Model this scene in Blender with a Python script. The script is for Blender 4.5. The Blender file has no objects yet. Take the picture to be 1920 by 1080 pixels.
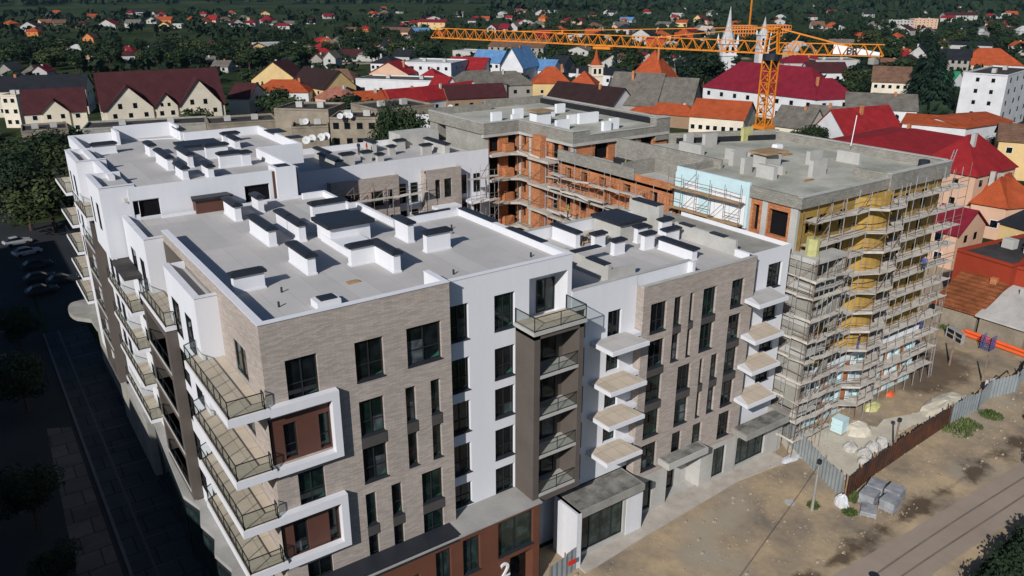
import bpy, math, random
from mathutils import Vector
R = math.radians
rnd = random.Random(7)
sc = bpy.context.scene
col = sc.collection
# ---------------------------------------------------------------- camera
cam_d = bpy.data.cameras.new('camera')
cam = bpy.data.objects.new('camera', cam_d); col.objects.link(cam)
cam.location = (-11.353, -40.288, 42.105)
cam.rotation_euler = (R(90 - 20.67), 0, R(-34.88))
cam_d.sensor_width = 36.0
cam_d.lens = 36.0 * 1497.5 / 1920.0
cam_d.clip_start = 0.5; cam_d.clip_end = 20000
sc.camera = cam
# ---------------------------------------------------------------- light
SUN_EL, SUN_AZ = 30.0, 31.0          # light travels towards +X, +Y
dx, dy, dz = math.cos(R(SUN_AZ)) * math.cos(R(SUN_EL)), math.sin(R(SUN_AZ)) * math.cos(R(SUN_EL)), -math.sin(R(SUN_EL))
sun_d = bpy.data.lights.new('sun', 'SUN'); sun_d.energy = 4.6; sun_d.angle = R(0.5); sun_d.color = (1.0, 0.965, 0.925)
sun = bpy.data.objects.new('sun', sun_d); col.objects.link(sun)
sun.rotation_euler = Vector((dx, dy, dz)).to_track_quat('-Z', 'Y').to_euler()
world = bpy.data.worlds.new('World'); sc.world = world; world.use_nodes = True
wn = world.node_tree; wn.nodes.clear()
sky = wn.nodes.new('ShaderNodeTexSky'); sky.sky_type = 'NISHITA'; sky.sun_disc = False
sky.sun_elevation = R(SUN_EL); sky.sun_rotation = math.atan2(-dx, -dy)
bg = wn.nodes.new('ShaderNodeBackground'); bg.inputs['Strength'].default_value = 0.050
wo = wn.nodes.new('ShaderNodeOutputWorld')
tint = wn.nodes.new('ShaderNodeMix'); tint.data_type = 'RGBA'; tint.blend_type = 'MULTIPLY'; tint.inputs['Factor'].default_value = 1; tint.inputs['B'].default_value = (.78, .97, 1.22, 1)
wn.links.new(sky.outputs[0], tint.inputs['A']); wn.links.new(tint.outputs['Result'], bg.inputs['Color']); wn.links.new(bg.outputs[0], wo.inputs['Surface'])
sc.view_settings.view_transform = 'Standard'; sc.view_settings.look = 'None'
sc.view_settings.exposure = 0.0; sc.view_settings.gamma = 1.0
sc.cycles.max_bounces = 5; sc.cycles.diffuse_bounces = 2; sc.cycles.glossy_bounces = 2
sc.cycles.transparent_max_bounces = 8; sc.cycles.volume_bounces = 0

# ---------------------------------------------------------------- materials
MAT = {}
def lin(c):
    return tuple(((v / 255) / 12.92 if v / 255 <= .04045 else ((v / 255 + .055) / 1.055) ** 2.4) for v in c)
def mat(name, colr, rough=.85, var=.12, scale=.6, spec=.25, col2=None, metal=0.0, kind=None, bump=0.0, bscale=8.0, streak=False):
    m = bpy.data.materials.new(name); m.use_nodes = True; nt = m.node_tree; N = nt.nodes; L = nt.links
    b = N['Principled BSDF']; b.inputs['Roughness'].default_value = rough
    b.inputs['Specular IOR Level'].default_value = spec; b.inputs['Metallic'].default_value = metal
    tc = N.new('ShaderNodeTexCoord'); src = tc.outputs['Object']
    geo = N.new('ShaderNodeNewGeometry'); pos = geo.outputs['Position']
    nz = N.new('ShaderNodeTexNoise'); nz.inputs['Scale'].default_value = scale; nz.inputs['Detail'].default_value = 6; nz.inputs['Roughness'].default_value = .62
    if streak:
        mp = N.new('ShaderNodeMapping'); mp.inputs['Scale'].default_value = (3.2, 3.2, .22); L.new(pos, mp.inputs[0]); L.new(mp.outputs[0], nz.inputs['Vector'])
    else: L.new(pos, nz.inputs['Vector'])
    rp = N.new('ShaderNodeMapRange'); rp.inputs['From Min'].default_value = .3; rp.inputs['From Max'].default_value = .7
    L.new(nz.outputs['Fac'], rp.inputs['Value'])
    mx = N.new('ShaderNodeMix'); mx.data_type = 'RGBA'
    c2 = col2 if col2 else tuple(max(0, v * (1 - var * 2)) for v in colr)
    mx.inputs['A'].default_value = (*c2, 1); mx.inputs['B'].default_value = (*colr, 1)
    L.new(rp.outputs[0], mx.inputs['Factor'])
    last = mx.outputs['Result']
    if kind in ('brick', 'tile', 'block', 'redbrick', 'plank', 'seam', 'pavers', 'membrane', 'slabs'):
        sx = N.new('ShaderNodeSeparateXYZ'); L.new(pos, sx.inputs[0])
        ad = N.new('ShaderNodeMath'); ad.operation = 'ADD'; L.new(sx.outputs['X'], ad.inputs[0]); L.new(sx.outputs['Y'], ad.inputs[1])
        cb = N.new('ShaderNodeCombineXYZ')
        if kind in ('pavers', 'membrane', 'slabs'):
            L.new(sx.outputs['X'], cb.inputs['X']); L.new(sx.outputs['Y'], cb.inputs['Y'])
        else:
            L.new(ad.outputs[0], cb.inputs['X']); L.new(sx.outputs['Z'], cb.inputs['Y'])
        bt = N.new('ShaderNodeTexBrick'); L.new(cb.outputs[0], bt.inputs['Vector'])
        w, h, ms, dk, dm = {'brick': (.5, .09, .012, .80, .72), 'redbrick': (.4, .22, .022, .82, .62), 'block': (.42, .21, .02, .85, .7), 'tile': (.35, .3, .05, .85, .6),
                    'plank': (3.0, .16, .02, .75, .4), 'seam': (.5, 40, .04, .96, .75), 'pavers': (2.4, 2.4, .07, .88, .45), 'membrane': (1.6, 9.0, .03, .965, .935), 'slabs': (1.1, 2.6, .03, .97, .72)}[kind]
        if kind == 'slabs': bt.offset = 0
        bt.inputs['Scale'].default_value = 1; bt.inputs['Brick Width'].default_value = w; bt.inputs['Row Height'].default_value = h
        bt.inputs['Mortar Size'].default_value = ms; bt.inputs['Mortar Smooth'].default_value = .3
        bt.inputs['Color1'].default_value = (1.12, 1.12, 1.12, 1); bt.inputs['Color2'].default_value = (dk, dk, dk, 1); bt.inputs['Mortar'].default_value = (dm, dm, dm, 1)
        mm = N.new('ShaderNodeMix'); mm.data_type = 'RGBA'; mm.blend_type = 'MULTIPLY'; mm.inputs['Factor'].default_value = 1
        L.new(last, mm.inputs['A']); L.new(bt.outputs['Color'], mm.inputs['B']); last = mm.outputs['Result']
    # second, fine speckle so nothing is flat
    n2 = N.new('ShaderNodeTexNoise'); n2.inputs['Scale'].default_value = scale * 9; n2.inputs['Detail'].default_value = 3
    L.new(pos, n2.inputs['Vector'])
    r2 = N.new('ShaderNodeMapRange'); r2.inputs['To Min'].default_value = 1 - var * .8; r2.inputs['To Max'].default_value = 1 + var * .8
    L.new(n2.outputs['Fac'], r2.inputs['Value'])
    m3 = N.new('ShaderNodeVectorMath'); m3.operation = 'SCALE'; L.new(last, m3.inputs[0]); L.new(r2.outputs[0], m3.inputs['Scale'])
    L.new(m3.outputs[0], b.inputs['Base Color'])
    if bump:
        bp = N.new('ShaderNodeBump'); bp.inputs['Strength'].default_value = bump; bp.inputs['Distance'].default_value = .05
        n3 = N.new('ShaderNodeTexNoise'); n3.inputs['Scale'].default_value = bscale; L.new(pos, n3.inputs['Vector'])
        L.new(n3.outputs['Fac'], bp.inputs['Height']); L.new(bp.outputs[0], b.inputs['Normal'])
    MAT[name] = m
    return m
W_ = mat('white_plaster', (.665, .67, .70), .9, .03, .35, .1, streak=True)
mat('white_plaster_streaked', (.64, .645, .67), .9, .07, .3, .1, streak=True)
mat('painted_room_dark', (.012, .012, .014), .95, .2, .8, .02)  # near-black matte backing: darkness of unlit rooms painted behind the openings
mat('membrane', (.455, .43, .405), .8, .05, .22, .2, col2=(.385, .375, .365), kind='membrane')
mat('membrane_dark', (.045, .05, .062), .6, .2, .5)
mat('concrete', (.33, .32, .285), .95, .18, .5, .1)
mat('concrete_light', (.46, .45, .42), .95, .12, .5, .1)
mat('concrete_wet', (.50, .49, .42), .8, .2, .22, .2, col2=(.25, .25, .205))
mat('concrete_dirty', (.30, .29, .26), .95, .3, .8, .1, col2=(.07, .065, .06))
mat('tan_brick', (.43, .37, .325), .95, .14, .22, .1, kind='brick', col2=(.355, .305, .27))
mat('grey_block', (.30, .285, .25), .95, .15, .4, .1, kind='block')
mat('orange_brick', (.52, .21, .095), .95, .15, .4, .1, kind='redbrick')
mat('slab_concrete', (.50, .45, .39), .95, .15, .7, .1)
mat('brown_render', (.115, .097, .085), .9, .1, .4, .1)
mat('spandrel', (.075, .068, .065), .7, .1, .5)
mat('rust_panel', (.15, .058, .034), .6, .12, .6, .3)
mat('brown_panel', (.105, .045, .032), .6, .08, .6, .3)
mat('dark_metal', (.022, .026, .034), .55, .15, 1.2, .35)
mat('cap_metal', (.020, .024, .034), .5, .2, 1.5, .4)
mat('frame_black', (.018, .02, .022), .5, .1, 1, .4)
mat('balcony_tile', (.54, .46, .365), .9, .1, .5, .1, kind='slabs')
mat('ledge_stone', (.36, .35, .33), .9, .12, .5, .1)
mat('wool_bay', (.46, .29, .075), .95, .14, .9, .1)  # insulation in its sunlit tone; the flat wall has the darker copy
mat('wool', (.36, .235, .065), .95, .14, .9, .1)  # same insulation, colour darkened for the shade of the scaffold decks
mat('foam_blue', (.53, .70, .73), .9, .08, .5, .1)
mat('foam_white', (.72, .74, .76), .9, .05, .5, .1)
mat('wood_deck', (.62, .57, .50), .9, .2, 1.2, .1)
mat('timber', (.38, .25, .14), .9, .2, 1.2, .1)
mat('rust_steel', (.27, .19, .145), .8, .25, 2.0, .2)
mat('galv_steel', (.45, .45, .45), .55, .15, 2.0, .4, metal=.3)
mat('crane_yellow', (.66, .21, .012), .5, .08, 1, .4)
mat('sign_white', (.75, .75, .75), .6, .03, 1)
mat('sign_black', (.02, .02, .025), .6, .03, 1)
mat('red_cloth', (.65, .03, .02), .9, .1, 2)
mat('dark_cloth', (.03, .035, .05), .9, .1, 2)
mat('hivis', (.25, .35, .06), .9, .1, 2)
mat('skin', (.45, .27, .19), .7, .05, 2)
mat('hair', (.03, .02, .015), .8, .05, 2)
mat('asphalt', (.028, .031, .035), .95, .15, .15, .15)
mat('road_dust', (.34, .275, .218), .95, .12, .10, .1, col2=(.26, .21, .17))
mat('paver_light', (.11, .10, .10), .95, .2, .3, .1, kind='pavers')
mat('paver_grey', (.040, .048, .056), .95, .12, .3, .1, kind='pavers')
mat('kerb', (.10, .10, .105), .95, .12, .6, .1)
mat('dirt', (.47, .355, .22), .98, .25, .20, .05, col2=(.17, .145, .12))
nt = MAT['dirt'].node_tree; n9 = nt.nodes.new('ShaderNodeTexNoise'); n9.inputs['Scale'].default_value = .09; n9.inputs['Detail'].default_value = 7
g9 = nt.nodes.new('ShaderNodeNewGeometry'); nt.links.new(g9.outputs['Position'], n9.inputs['Vector']); r9 = nt.nodes.new('ShaderNodeMapRange'); r9.inputs['From Min'].default_value = .56; r9.inputs['From Max'].default_value = .68; nt.links.new(n9.outputs['Fac'], r9.inputs['Value'])
m9 = nt.nodes.new('ShaderNodeMix'); m9.data_type = 'RGBA'; m9.inputs['B'].default_value = (.33, .285, .22, 1); b9 = nt.nodes['Principled BSDF']; s9 = b9.inputs['Base Color'].links[0].from_socket; nt.links.new(s9, m9.inputs['A']); nt.links.new(r9.outputs[0], m9.inputs['Factor']); 
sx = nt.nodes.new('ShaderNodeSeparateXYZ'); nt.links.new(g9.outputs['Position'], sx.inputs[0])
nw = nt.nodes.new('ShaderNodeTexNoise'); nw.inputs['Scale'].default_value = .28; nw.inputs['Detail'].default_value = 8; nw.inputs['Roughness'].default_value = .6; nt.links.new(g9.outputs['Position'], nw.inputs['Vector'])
def MN(op, a, b):
    n = nt.nodes.new('ShaderNodeMath'); n.operation = op
    for i, v in enumerate((a, b)):
        if v is None: continue
        if isinstance(v, (int, float)): n.inputs[i].default_value = v
        else: nt.links.new(v, n.inputs[i])
    return n.outputs[0]
def RG(v, a, b):
    r = nt.nodes.new('ShaderNodeMapRange'); r.inputs['From Min'].default_value = a; r.inputs['From Max'].default_value = b; nt.links.new(v, r.inputs['Value']); return r.outputs[0]
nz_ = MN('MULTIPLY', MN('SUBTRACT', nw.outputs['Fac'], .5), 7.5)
edge = RG(MN('SUBTRACT', MN('ABSOLUTE', MN('ADD', sx.outputs['Y'], 12.9), None), nz_), 1.0, -.1)          # ragged darker band beside the road
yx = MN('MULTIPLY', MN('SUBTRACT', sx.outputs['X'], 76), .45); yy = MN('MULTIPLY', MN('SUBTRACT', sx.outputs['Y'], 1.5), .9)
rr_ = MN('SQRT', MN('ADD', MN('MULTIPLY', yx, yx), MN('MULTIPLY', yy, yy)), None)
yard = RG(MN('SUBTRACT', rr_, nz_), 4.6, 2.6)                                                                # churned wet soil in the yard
wet = MN('MAXIMUM', MN('MULTIPLY', edge, .9), MN('MULTIPLY', yard, .78))  # soil darkening: roadside band together with the wet yard
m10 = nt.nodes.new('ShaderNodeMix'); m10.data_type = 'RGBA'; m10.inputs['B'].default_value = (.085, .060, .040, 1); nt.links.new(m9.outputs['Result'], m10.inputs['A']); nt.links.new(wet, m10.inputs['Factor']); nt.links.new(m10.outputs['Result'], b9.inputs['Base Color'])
mat('cement_dust', (.60, .56, .47), .98, .15, .3, .05, col2=(.42, .38, .30))
mat('tracks', (.20, .168, .14), .9, .15, .5, .1)
mat('pebble', (.42, .35, .27), .95, .2, 2, .1)
mat('wet_mud', (.10, .075, .052), .6, .3, .3, .3)
mat('corr_steel', (.30, .335, .345), .55, .15, .6, .4)
mat('corr_rust', (.038, .028, .026), .8, .4, .8, .2, col2=(.13, .048, .022))
mat('corr_dark', (.045, .04, .042), .8, .3, .9, .2)
mat('plastic_wrap', (.62, .63, .66), .4, .12, 1.5, .5)
mat('bag_cloth', (.52, .50, .47), .9, .2, 2, .1)
mat('orange_pipe', (.75, .12, .03), .5, .08, 1, .4)
mat('blue_paint', (.06, .09, .26), .6, .1, 1)
mat('yellow_foil', (.52, .50, .22), .5, .15, 1.5, .4)
mat('stone_pallet', (.33, .34, .36), .9, .25, 1.5, .1)
mat('bark', (.07, .05, .035), .95, .2, 2)
mat('pale_stucco', (.52, .46, .37), .95, .1, .4, .1)
mat('old_stucco', (.31, .265, .205), .95, .22, .3, .1)
mat('bitumen', (.075, .068, .066), .9, .3, .2, .1)
mat('tarp_black', (.02, .022, .026), .5, .2, 1)
mat('dish', (.55, .55, .55), .6, .05, 1)
mat('old_tile', (.33, .11, .045), .95, .3, .5, .1, kind='tile')
mat('corr_pale', (.48, .46, .43), .9, .15, .4, .1)
mat('glass_film', (.035, .15, .11), .5, .3, .7, .4)
mat('tyre', (.02, .02, .02), .9, .1, 2)
WALLC = {'w': (.62, .62, .63), 'c': (.68, .61, .49), 'p': (.62, .40, .28), 'y': (.62, .45, .22), 'g': (.30, .28, .25), 'o': (.58, .20, .06), 'b': (.30, .20, .13), 'C': (.30, .03, .03), 's': (.45, .44, .42)}
ROOFC = {'R': (.28, .020, .024), 'C': (.20, .015, .030), 'O': (.38, .078, .028), 'M': (.066, .021, .024), 'K': (.035, .019, .019), 'D': (.022, .024, .03), 'G': (.20, .18, .155), 'B': (.11, .24, .44), 'N': (.22, .125, .085), 'T': (.03, .22, .10), 'S': (.48, .48, .47), 'P': (.42, .17, .12), 'U': (.28, .14, .09)}
for k, v in WALLC.items(): mat('wall_' + {'w': 'white', 'c': 'cream', 'p': 'peach', 'y': 'yellow', 'g': 'grey', 'o': 'orange', 'b': 'brown', 'C': 'crimson', 's': 'pale'}[k], v, .95, .10, .25, .1)
WN = {'w': 'wall_white', 'c': 'wall_cream', 'p': 'wall_peach', 'y': 'wall_yellow', 'g': 'wall_grey', 'o': 'wall_orange', 'b': 'wall_brown', 'C': 'wall_crimson', 's': 'wall_pale'}
RNM = {}
for k, v in ROOFC.items():
    n = 'roof_' + {'R': 'red', 'C': 'crimson', 'O': 'orange', 'M': 'maroon', 'K': 'dark_brown', 'D': 'slate', 'G': 'weathered', 'B': 'blue', 'N': 'brown', 'T': 'green', 'S': 'silver', 'P': 'pink', 'U': 'rusty'}[k]
    mat(n, v, .85, .22 if k in 'GUNP' else .17, .45, .12, kind='tile' if k in 'GNPU' else 'seam'); RNM[k] = n

def glass(name, c, rough=.08):
    m = bpy.data.materials.new(name); m.use_nodes = True; N = m.node_tree.nodes; L = m.node_tree.links
    b = N['Principled BSDF']; b.inputs['Roughness'].default_value = rough; b.inputs['Specular IOR Level'].default_value = .5
    geo = N.new('ShaderNodeNewGeometry'); nz = N.new('ShaderNodeTexNoise'); nz.inputs['Scale'].default_value = 1.3; nz.inputs['Detail'].default_value = 2
    L.new(geo.outputs['Position'], nz.inputs['Vector'])
    rp = N.new('ShaderNodeValToRGB'); rp.color_ramp.elements[0].position = .45; rp.color_ramp.elements[1].position = .72
    rp.color_ramp.elements[0].color = (*[v * .35 for v in c], 1); rp.color_ramp.elements[1].color = (*c, 1)
    L.new(nz.outputs['Fac'], rp.inputs[0]); L.new(rp.outputs[0], b.inputs['Base Color'])
    MAT[name] = m
glass('pane_dark', (.010, .014, .017)); glass('pane_pale', (.10, .12, .13), .2); glass('pane_green', (.012, .030, .026)); glass('shop_glass', (.035, .06, .055), .12)
# balustrade glass: see-through with a slight grey-green tint
m = bpy.data.materials.new('rail_glass'); m.use_nodes = True; N = m.node_tree.nodes; L = m.node_tree.links; N.remove(N['Principled BSDF'])
tr = N.new('ShaderNodeBsdfTransparent'); tr.inputs[0].default_value = (.80, .84, .82, 1); gl = N.new('ShaderNodeBsdfGlossy'); gl.inputs[0].default_value = (.8, .85, .85, 1); gl.inputs['Roughness'].default_value = .05
ms = N.new('ShaderNodeMixShader'); ms.inputs[0].default_value = .10; L.new(tr.outputs[0], ms.inputs[1]); L.new(gl.outputs[0], ms.inputs[2]); L.new(ms.outputs[0], N['Material Output'].inputs['Surface'])
MAT['rail_glass'] = m

def leafmat(name, c1, c2):
    m = bpy.data.materials.new(name); m.use_nodes = True; N = m.node_tree.nodes; L = m.node_tree.links
    b = N['Principled BSDF']; b.inputs['Roughness'].default_value = .75; b.inputs['Specular IOR Level'].default_value = .15
    geo = N.new('ShaderNodeNewGeometry'); nz = N.new('ShaderNodeTexNoise'); nz.inputs['Scale'].default_value = .35; nz.inputs['Detail'].default_value = 4
    L.new(geo.outputs['Position'], nz.inputs['Vector'])
    rp = N.new('ShaderNodeValToRGB'); rp.color_ramp.elements[0].position = .35; rp.color_ramp.elements[1].position = .68
    rp.color_ramp.elements[0].color = (*c1, 1); rp.color_ramp.elements[1].color = (*c2, 1)
    L.new(nz.outputs['Fac'], rp.inputs[0]); L.new(rp.outputs[0], b.inputs['Base Color']); MAT[name] = m
leafmat('leaf_dark', (.007, .016, .009), (.020, .036, .016))
leafmat('leaf_mid', (.011, .023, .010), (.034, .054, .019))
leafmat('leaf_olive', (.022, .034, .012), (.058, .074, .028))
leafmat('leaf_conifer', (.006, .017, .013), (.015, .030, .019))
leafmat('leaf_light', (.05, .08, .02), (.11, .14, .05))

# ---------------------------------------------------------------- mesh builder
class MB:
    def __init__(s): s.v = []; s.f = []; s.m = []
    def quad(s, a, b, c, d, m=0):
        n = len(s.v); s.v += [a, b, c, d]; s.f.append((n, n + 1, n + 2, n + 3)); s.m.append(m); return s
    def tri(s, a, b, c, m=0):
        n = len(s.v); s.v += [a, b, c]; s.f.append((n, n + 1, n + 2)); s.m.append(m); return s
    def poly(s, pts, m=0):
        n = len(s.v); s.v += list(pts); s.f.append(tuple(range(n, n + len(pts)))); s.m.append(m); return s
    def box(s, x0, y0, z0, x1, y1, z1, m=0):
        n = len(s.v)
        s.v += [(x0, y0, z0), (x1, y0, z0), (x1, y1, z0), (x0, y1, z0), (x0, y0, z1), (x1, y0, z1), (x1, y1, z1), (x0, y1, z1)]
        for q in ((0, 3, 2, 1), (4, 5, 6, 7), (0, 1, 5, 4), (1, 2, 6, 5), (2, 3, 7, 6), (3, 0, 4, 7)):
            s.f.append(tuple(n + i for i in q)); s.m.append(m)
        return s
    def prism(s, pts, z0, z1, m=0, mt=None):
        n = len(s.v); k = len(pts)
        s.v += [(p[0], p[1], z0) for p in pts] + [(p[0], p[1], z1) for p in pts]
        for i in range(k):
            j = (i + 1) % k; s.f.append((n + i, n + j, n + k + j, n + k + i)); s.m.append(m)
        s.f.append(tuple(n + k + i for i in range(k))); s.m.append(m if mt is None else mt)
        s.f.append(tuple(n + k - 1 - i for i in range(k))); s.m.append(m)
        return s
    def bar(s, p, q, w, h=None, m=0):
        h = h or w; p = Vector(p); q = Vector(q); d = (q - p)
        if d.length < 1e-6: return s
        d.normalize(); up = Vector((0, 0, 1)) if abs(d.z) < .9 else Vector((1, 0, 0))
        a = d.cross(up).normalized() * w / 2; b = a.cross(d).normalized() * h / 2
        n = len(s.v)
        for c in (p, q):
            s.v += [tuple(c - a - b), tuple(c + a - b), tuple(c + a + b), tuple(c - a + b)]
        for f in ((0, 1, 2, 3), (7, 6, 5, 4), (0, 4, 5, 1), (1, 5, 6, 2), (2, 6, 7, 3), (3, 7, 4, 0)):
            s.f.append(tuple(n + i for i in f)); s.m.append(m)
        return s
    def tube(s, pts, rad, k=6, m=0, cap=True):
        pts = [Vector(p) for p in pts]; rr = rad if isinstance(rad, (list, tuple)) else [rad] * len(pts); base = len(s.v)
        for i, p in enumerate(pts):
            d = (pts[min(i + 1, len(pts) - 1)] - pts[max(i - 1, 0)]).normalized()
            up = Vector((0, 0, 1)) if abs(d.z) < .9 else Vector((1, 0, 0)); a = d.cross(up).normalized(); b = d.cross(a)
            for j in range(k):
                t = 2 * math.pi * j / k; s.v.append(tuple(p + a * (math.cos(t) * rr[i]) + b * (math.sin(t) * rr[i])))
        for i in range(len(pts) - 1):
            for j in range(k):
                a0 = base + i * k + j; a1 = base + i * k + (j + 1) % k
                s.f.append((a0, a1, a1 + k, a0 + k)); s.m.append(m)
        if cap:
            s.f.append(tuple(base + j for j in range(k))); s.m.append(m)
            e = base + (len(pts) - 1) * k; s.f.append(tuple(e + k - 1 - j for j in range(k))); s.m.append(m)
        return s
    def build(s, name, mats, parent=None, label=None, smooth=False):
        if isinstance(mats, str): mats = [mats]
        off = Vector((0, 0, 0)); p = parent
        while p is not None: off += p.location; p = p.parent
        me = bpy.data.meshes.new(name)
        me.from_pydata([(a[0] - off.x, a[1] - off.y, a[2] - off.z) for a in s.v], [], s.f)
        for q in mats: me.materials.append(MAT[q])
        if len(mats) > 1: me.polygons.foreach_set('material_index', s.m)
        if smooth: me.polygons.foreach_set('use_smooth', [True] * len(s.f))
        me.update()
        o = bpy.data.objects.new(name, me); col.objects.link(o)
        if parent is not None: o.parent = parent
        if label: o['label'] = label
        return o
def build_split(mb, name, mats, parent):      # one object per separate box of the mesh
    n = len(mb.v) // 8
    for i in range(n):
        q = MB(); q.v = mb.v[i * 8:i * 8 + 8]; q.f = [tuple(k - i * 8 for k in f) for f in mb.f[i * 6:i * 6 + 6]]; q.m = [0] * 6; q.build(name, mats, parent)
def thing(name, label, cat, loc=(0, 0, 0), group=None, rot=0):
    o = bpy.data.objects.new(name, None); o.empty_display_size = .5; col.objects.link(o); o.location = loc; o.rotation_euler = (0, 0, rot)
    o['label'] = label; o['category'] = cat
    if group: o['group'] = group
    return o
def tag(o, label, cat, group=None):
    o['label'] = label; o['category'] = cat
    if group: o['group'] = group
    return o
def recentre(o):      # put a one-mesh thing's origin at the middle of its base
    xs = [v.co for v in o.data.vertices]
    c = Vector(((min(v.x for v in xs) + max(v.x for v in xs)) / 2, (min(v.y for v in xs) + max(v.y for v in xs)) / 2, min(v.z for v in xs)))
    for v in o.data.vertices: v.co -= c
    o.location = o.location + c
    return o
def struct(o): o['kind'] = 'structure'; return o
def kids(o): return [c for c in o.children]
def copy_tree(o, parent=None):
    c = o.copy(); col.objects.link(c); c.parent = parent
    for ch in kids(o): copy_tree(ch, c)
    return c

# ---------------------------------------------------------------- facades
# a face frame: origin (x,y), unit direction along the wall, unit direction inwards
FX = lambda y: ((0, y), (1, 0), (0, 1))         # wall on plane Y=y seen from -Y; u = world X
FW = lambda x: ((x, 0), (0, 1), (1, 0))         # wall on plane X=x seen from -X; u = world Y
def PT(F, u, z, d=0):
    o, e, n = F; return (o[0] + e[0] * u + n[0] * d, o[1] + e[1] * u + n[1] * d, z)
def facade(mb, F, u0, u1, z0, z1, holes=(), depth=.3, m=0, mr=None, back=None):
    us = sorted(set([u0, u1] + [h[0] for h in holes] + [h[1] for h in holes])); zs = sorted(set([z0, z1] + [h[2] for h in holes] + [h[3] for h in holes]))
    us = [u for u in us if u0 <= u <= u1]; zs = [z for z in zs if z0 <= z <= z1]
    for i in range(len(us) - 1):
        for j in range(len(zs) - 1):
            uc, zc = (us[i] + us[i + 1]) / 2, (zs[j] + zs[j + 1]) / 2
            if any(h[0] < uc < h[1] and h[2] < zc < h[3] for h in holes): continue
            mb.quad(PT(F, us[i], zs[j]), PT(F, us[i + 1], zs[j]), PT(F, us[i + 1], zs[j + 1]), PT(F, us[i], zs[j + 1]), m)
    mr = m if mr is None else mr
    for h in holes:
        a, b, c, d = h[:4]; D = h[4] if len(h) > 4 else depth
        mb.quad(PT(F, a, c), PT(F, a, d), PT(F, a, d, D), PT(F, a, c, D), mr)
        mb.quad(PT(F, b, d), PT(F, b, c), PT(F, b, c, D), PT(F, b, d, D), mr)
        mb.quad(PT(F, b, c), PT(F, a, c), PT(F, a, c, D), PT(F, b, c, D), mr)
        mb.quad(PT(F, a, d), PT(F, b, d), PT(F, b, d, D), PT(F, a, d, D), mr)
        if back is not None or len(h) > 5:
            mk = h[5] if len(h) > 5 else back
            mb.quad(PT(F, a, c, D), PT(F, b, c, D), PT(F, b, d, D), PT(F, a, d, D), mk)
def win(par, F, u0, u1, z0, z1, depth=.22, style='2x2', pane=None, sill=True, frame='frame_black'):
    f = MB(); t = .07
    def fb(a, b, c, d): # frame bar box in wall frame
        pts = [PT(F, a, c, depth - .06), PT(F, b, c, depth - .06), PT(F, b, d, depth - .06), PT(F, a, d, depth - .06)]
        p2 = [PT(F, a, c, depth + .05), PT(F, b, c, depth + .05), PT(F, b, d, depth + .05), PT(F, a, d, depth + .05)]
        f.quad(*pts)
        for i in range(4): j = (i + 1) % 4; f.quad(pts[i], p2[i], p2[j], pts[j])
    fb(u0, u0 + t, z0, z1); fb(u1 - t, u1, z0, z1); fb(u0 + t, u1 - t, z0, z0 + t); fb(u0 + t, u1 - t, z1 - t, z1)
    zt = z0 + (z1 - z0) * .36
    if style in ('2x2', 'T'): um = (u0 + u1) / 2; fb(um - .035, um + .035, z0 + t, z1 - t)
    if style in ('2x2', '1x2'): 
        if style == '2x2':
            um = (u0 + u1) / 2; fb(u0 + t, um - .035, zt, zt + .06); fb(um + .035, u1 - t, zt, zt + .06)
        else: fb(u0 + t, u1 - t, zt, zt + .06)
    if style == 'shop':
        n = max(2, int(round((u1 - u0) / 1.1)))
        for i in range(1, n): u = u0 + (u1 - u0) * i / n; fb(u - .03, u + .03, z0 + t, z1 - t)
    o = f.build('window', frame, par)
    g = MB(); g.quad(PT(F, u0 + t, z0 + t, depth), PT(F, u1 - t, z0 + t, depth), PT(F, u1 - t, z1 - t, depth), PT(F, u0 + t, z1 - t, depth))
    pm = pane or ('pane_dark' if rnd.random() < .6 else 'pane_green')
    if pane is None and rnd.random() < .75:      # scrap of green protective film in a lower corner
        w = (u1 - u0 - 2 * t); a = u1 - t - w * rnd.uniform(.2, .4); hh = rnd.uniform(.15, .4)
        g.poly([PT(F, a, z0 + t + .03, depth - .012), PT(F, u1 - t, z0 + t + .03, depth - .012), PT(F, u1 - t, z0 + t + .03 + hh, depth - .012)], 1)
    if pane is None and rnd.random() < .28:      # pale film on part of the glass, also painting in reflection and inside light
        a, b_ = (u0 + t, (u0 + u1) / 2) if rnd.random() < .5 else ((u0 + u1) / 2, u1 - t); c_, d_ = z0 + t, z0 + (z1 - z0) * rnd.uniform(.3, .8)
        g.poly([PT(F, a, c_, depth - .006), PT(F, b_, c_, depth - .006), PT(F, b_, d_ * .97 + .03 * c_, depth - .006), PT(F, a, d_, depth - .006)], 2)
    g.build('pane', [pm, 'glass_film', 'pane_pale'], o)
    if sill:
        s = MB(); s.v = []
        a, b = u0 - .03, u1 + .03
        A = [PT(F, a, z0 - .05, -.06), PT(F, b, z0 - .05, -.06), PT(F, b, z0 + .01, -.06), PT(F, a, z0 + .01, -.06)]
        Bk = [PT(F, a, z0 - .05, depth - .07), PT(F, b, z0 - .05, depth - .07), PT(F, b, z0 + .035, depth - .07), PT(F, a, z0 + .035, depth - .07)]
        s.quad(*A); s.quad(A[3], A[2], Bk[2], Bk[3]); s.quad(A[0], A[3], Bk[3], Bk[0]); s.quad(A[1], Bk[1], Bk[2], A[2]); s.quad(A[0], Bk[0], Bk[1], A[1])
        s.build('sill', 'dark_metal', o)
    return o
def parapet(mb, x0, y0, x1, y1, zt, zb, w=.35, m=0):
    """parapet ring segment as box between two points (axis aligned, inside is to be chosen by caller)"""
    mb.box(min(x0, x1), min(y0, y1), zb, max(x0, x1), max(y0, y1), zt, m)
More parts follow.
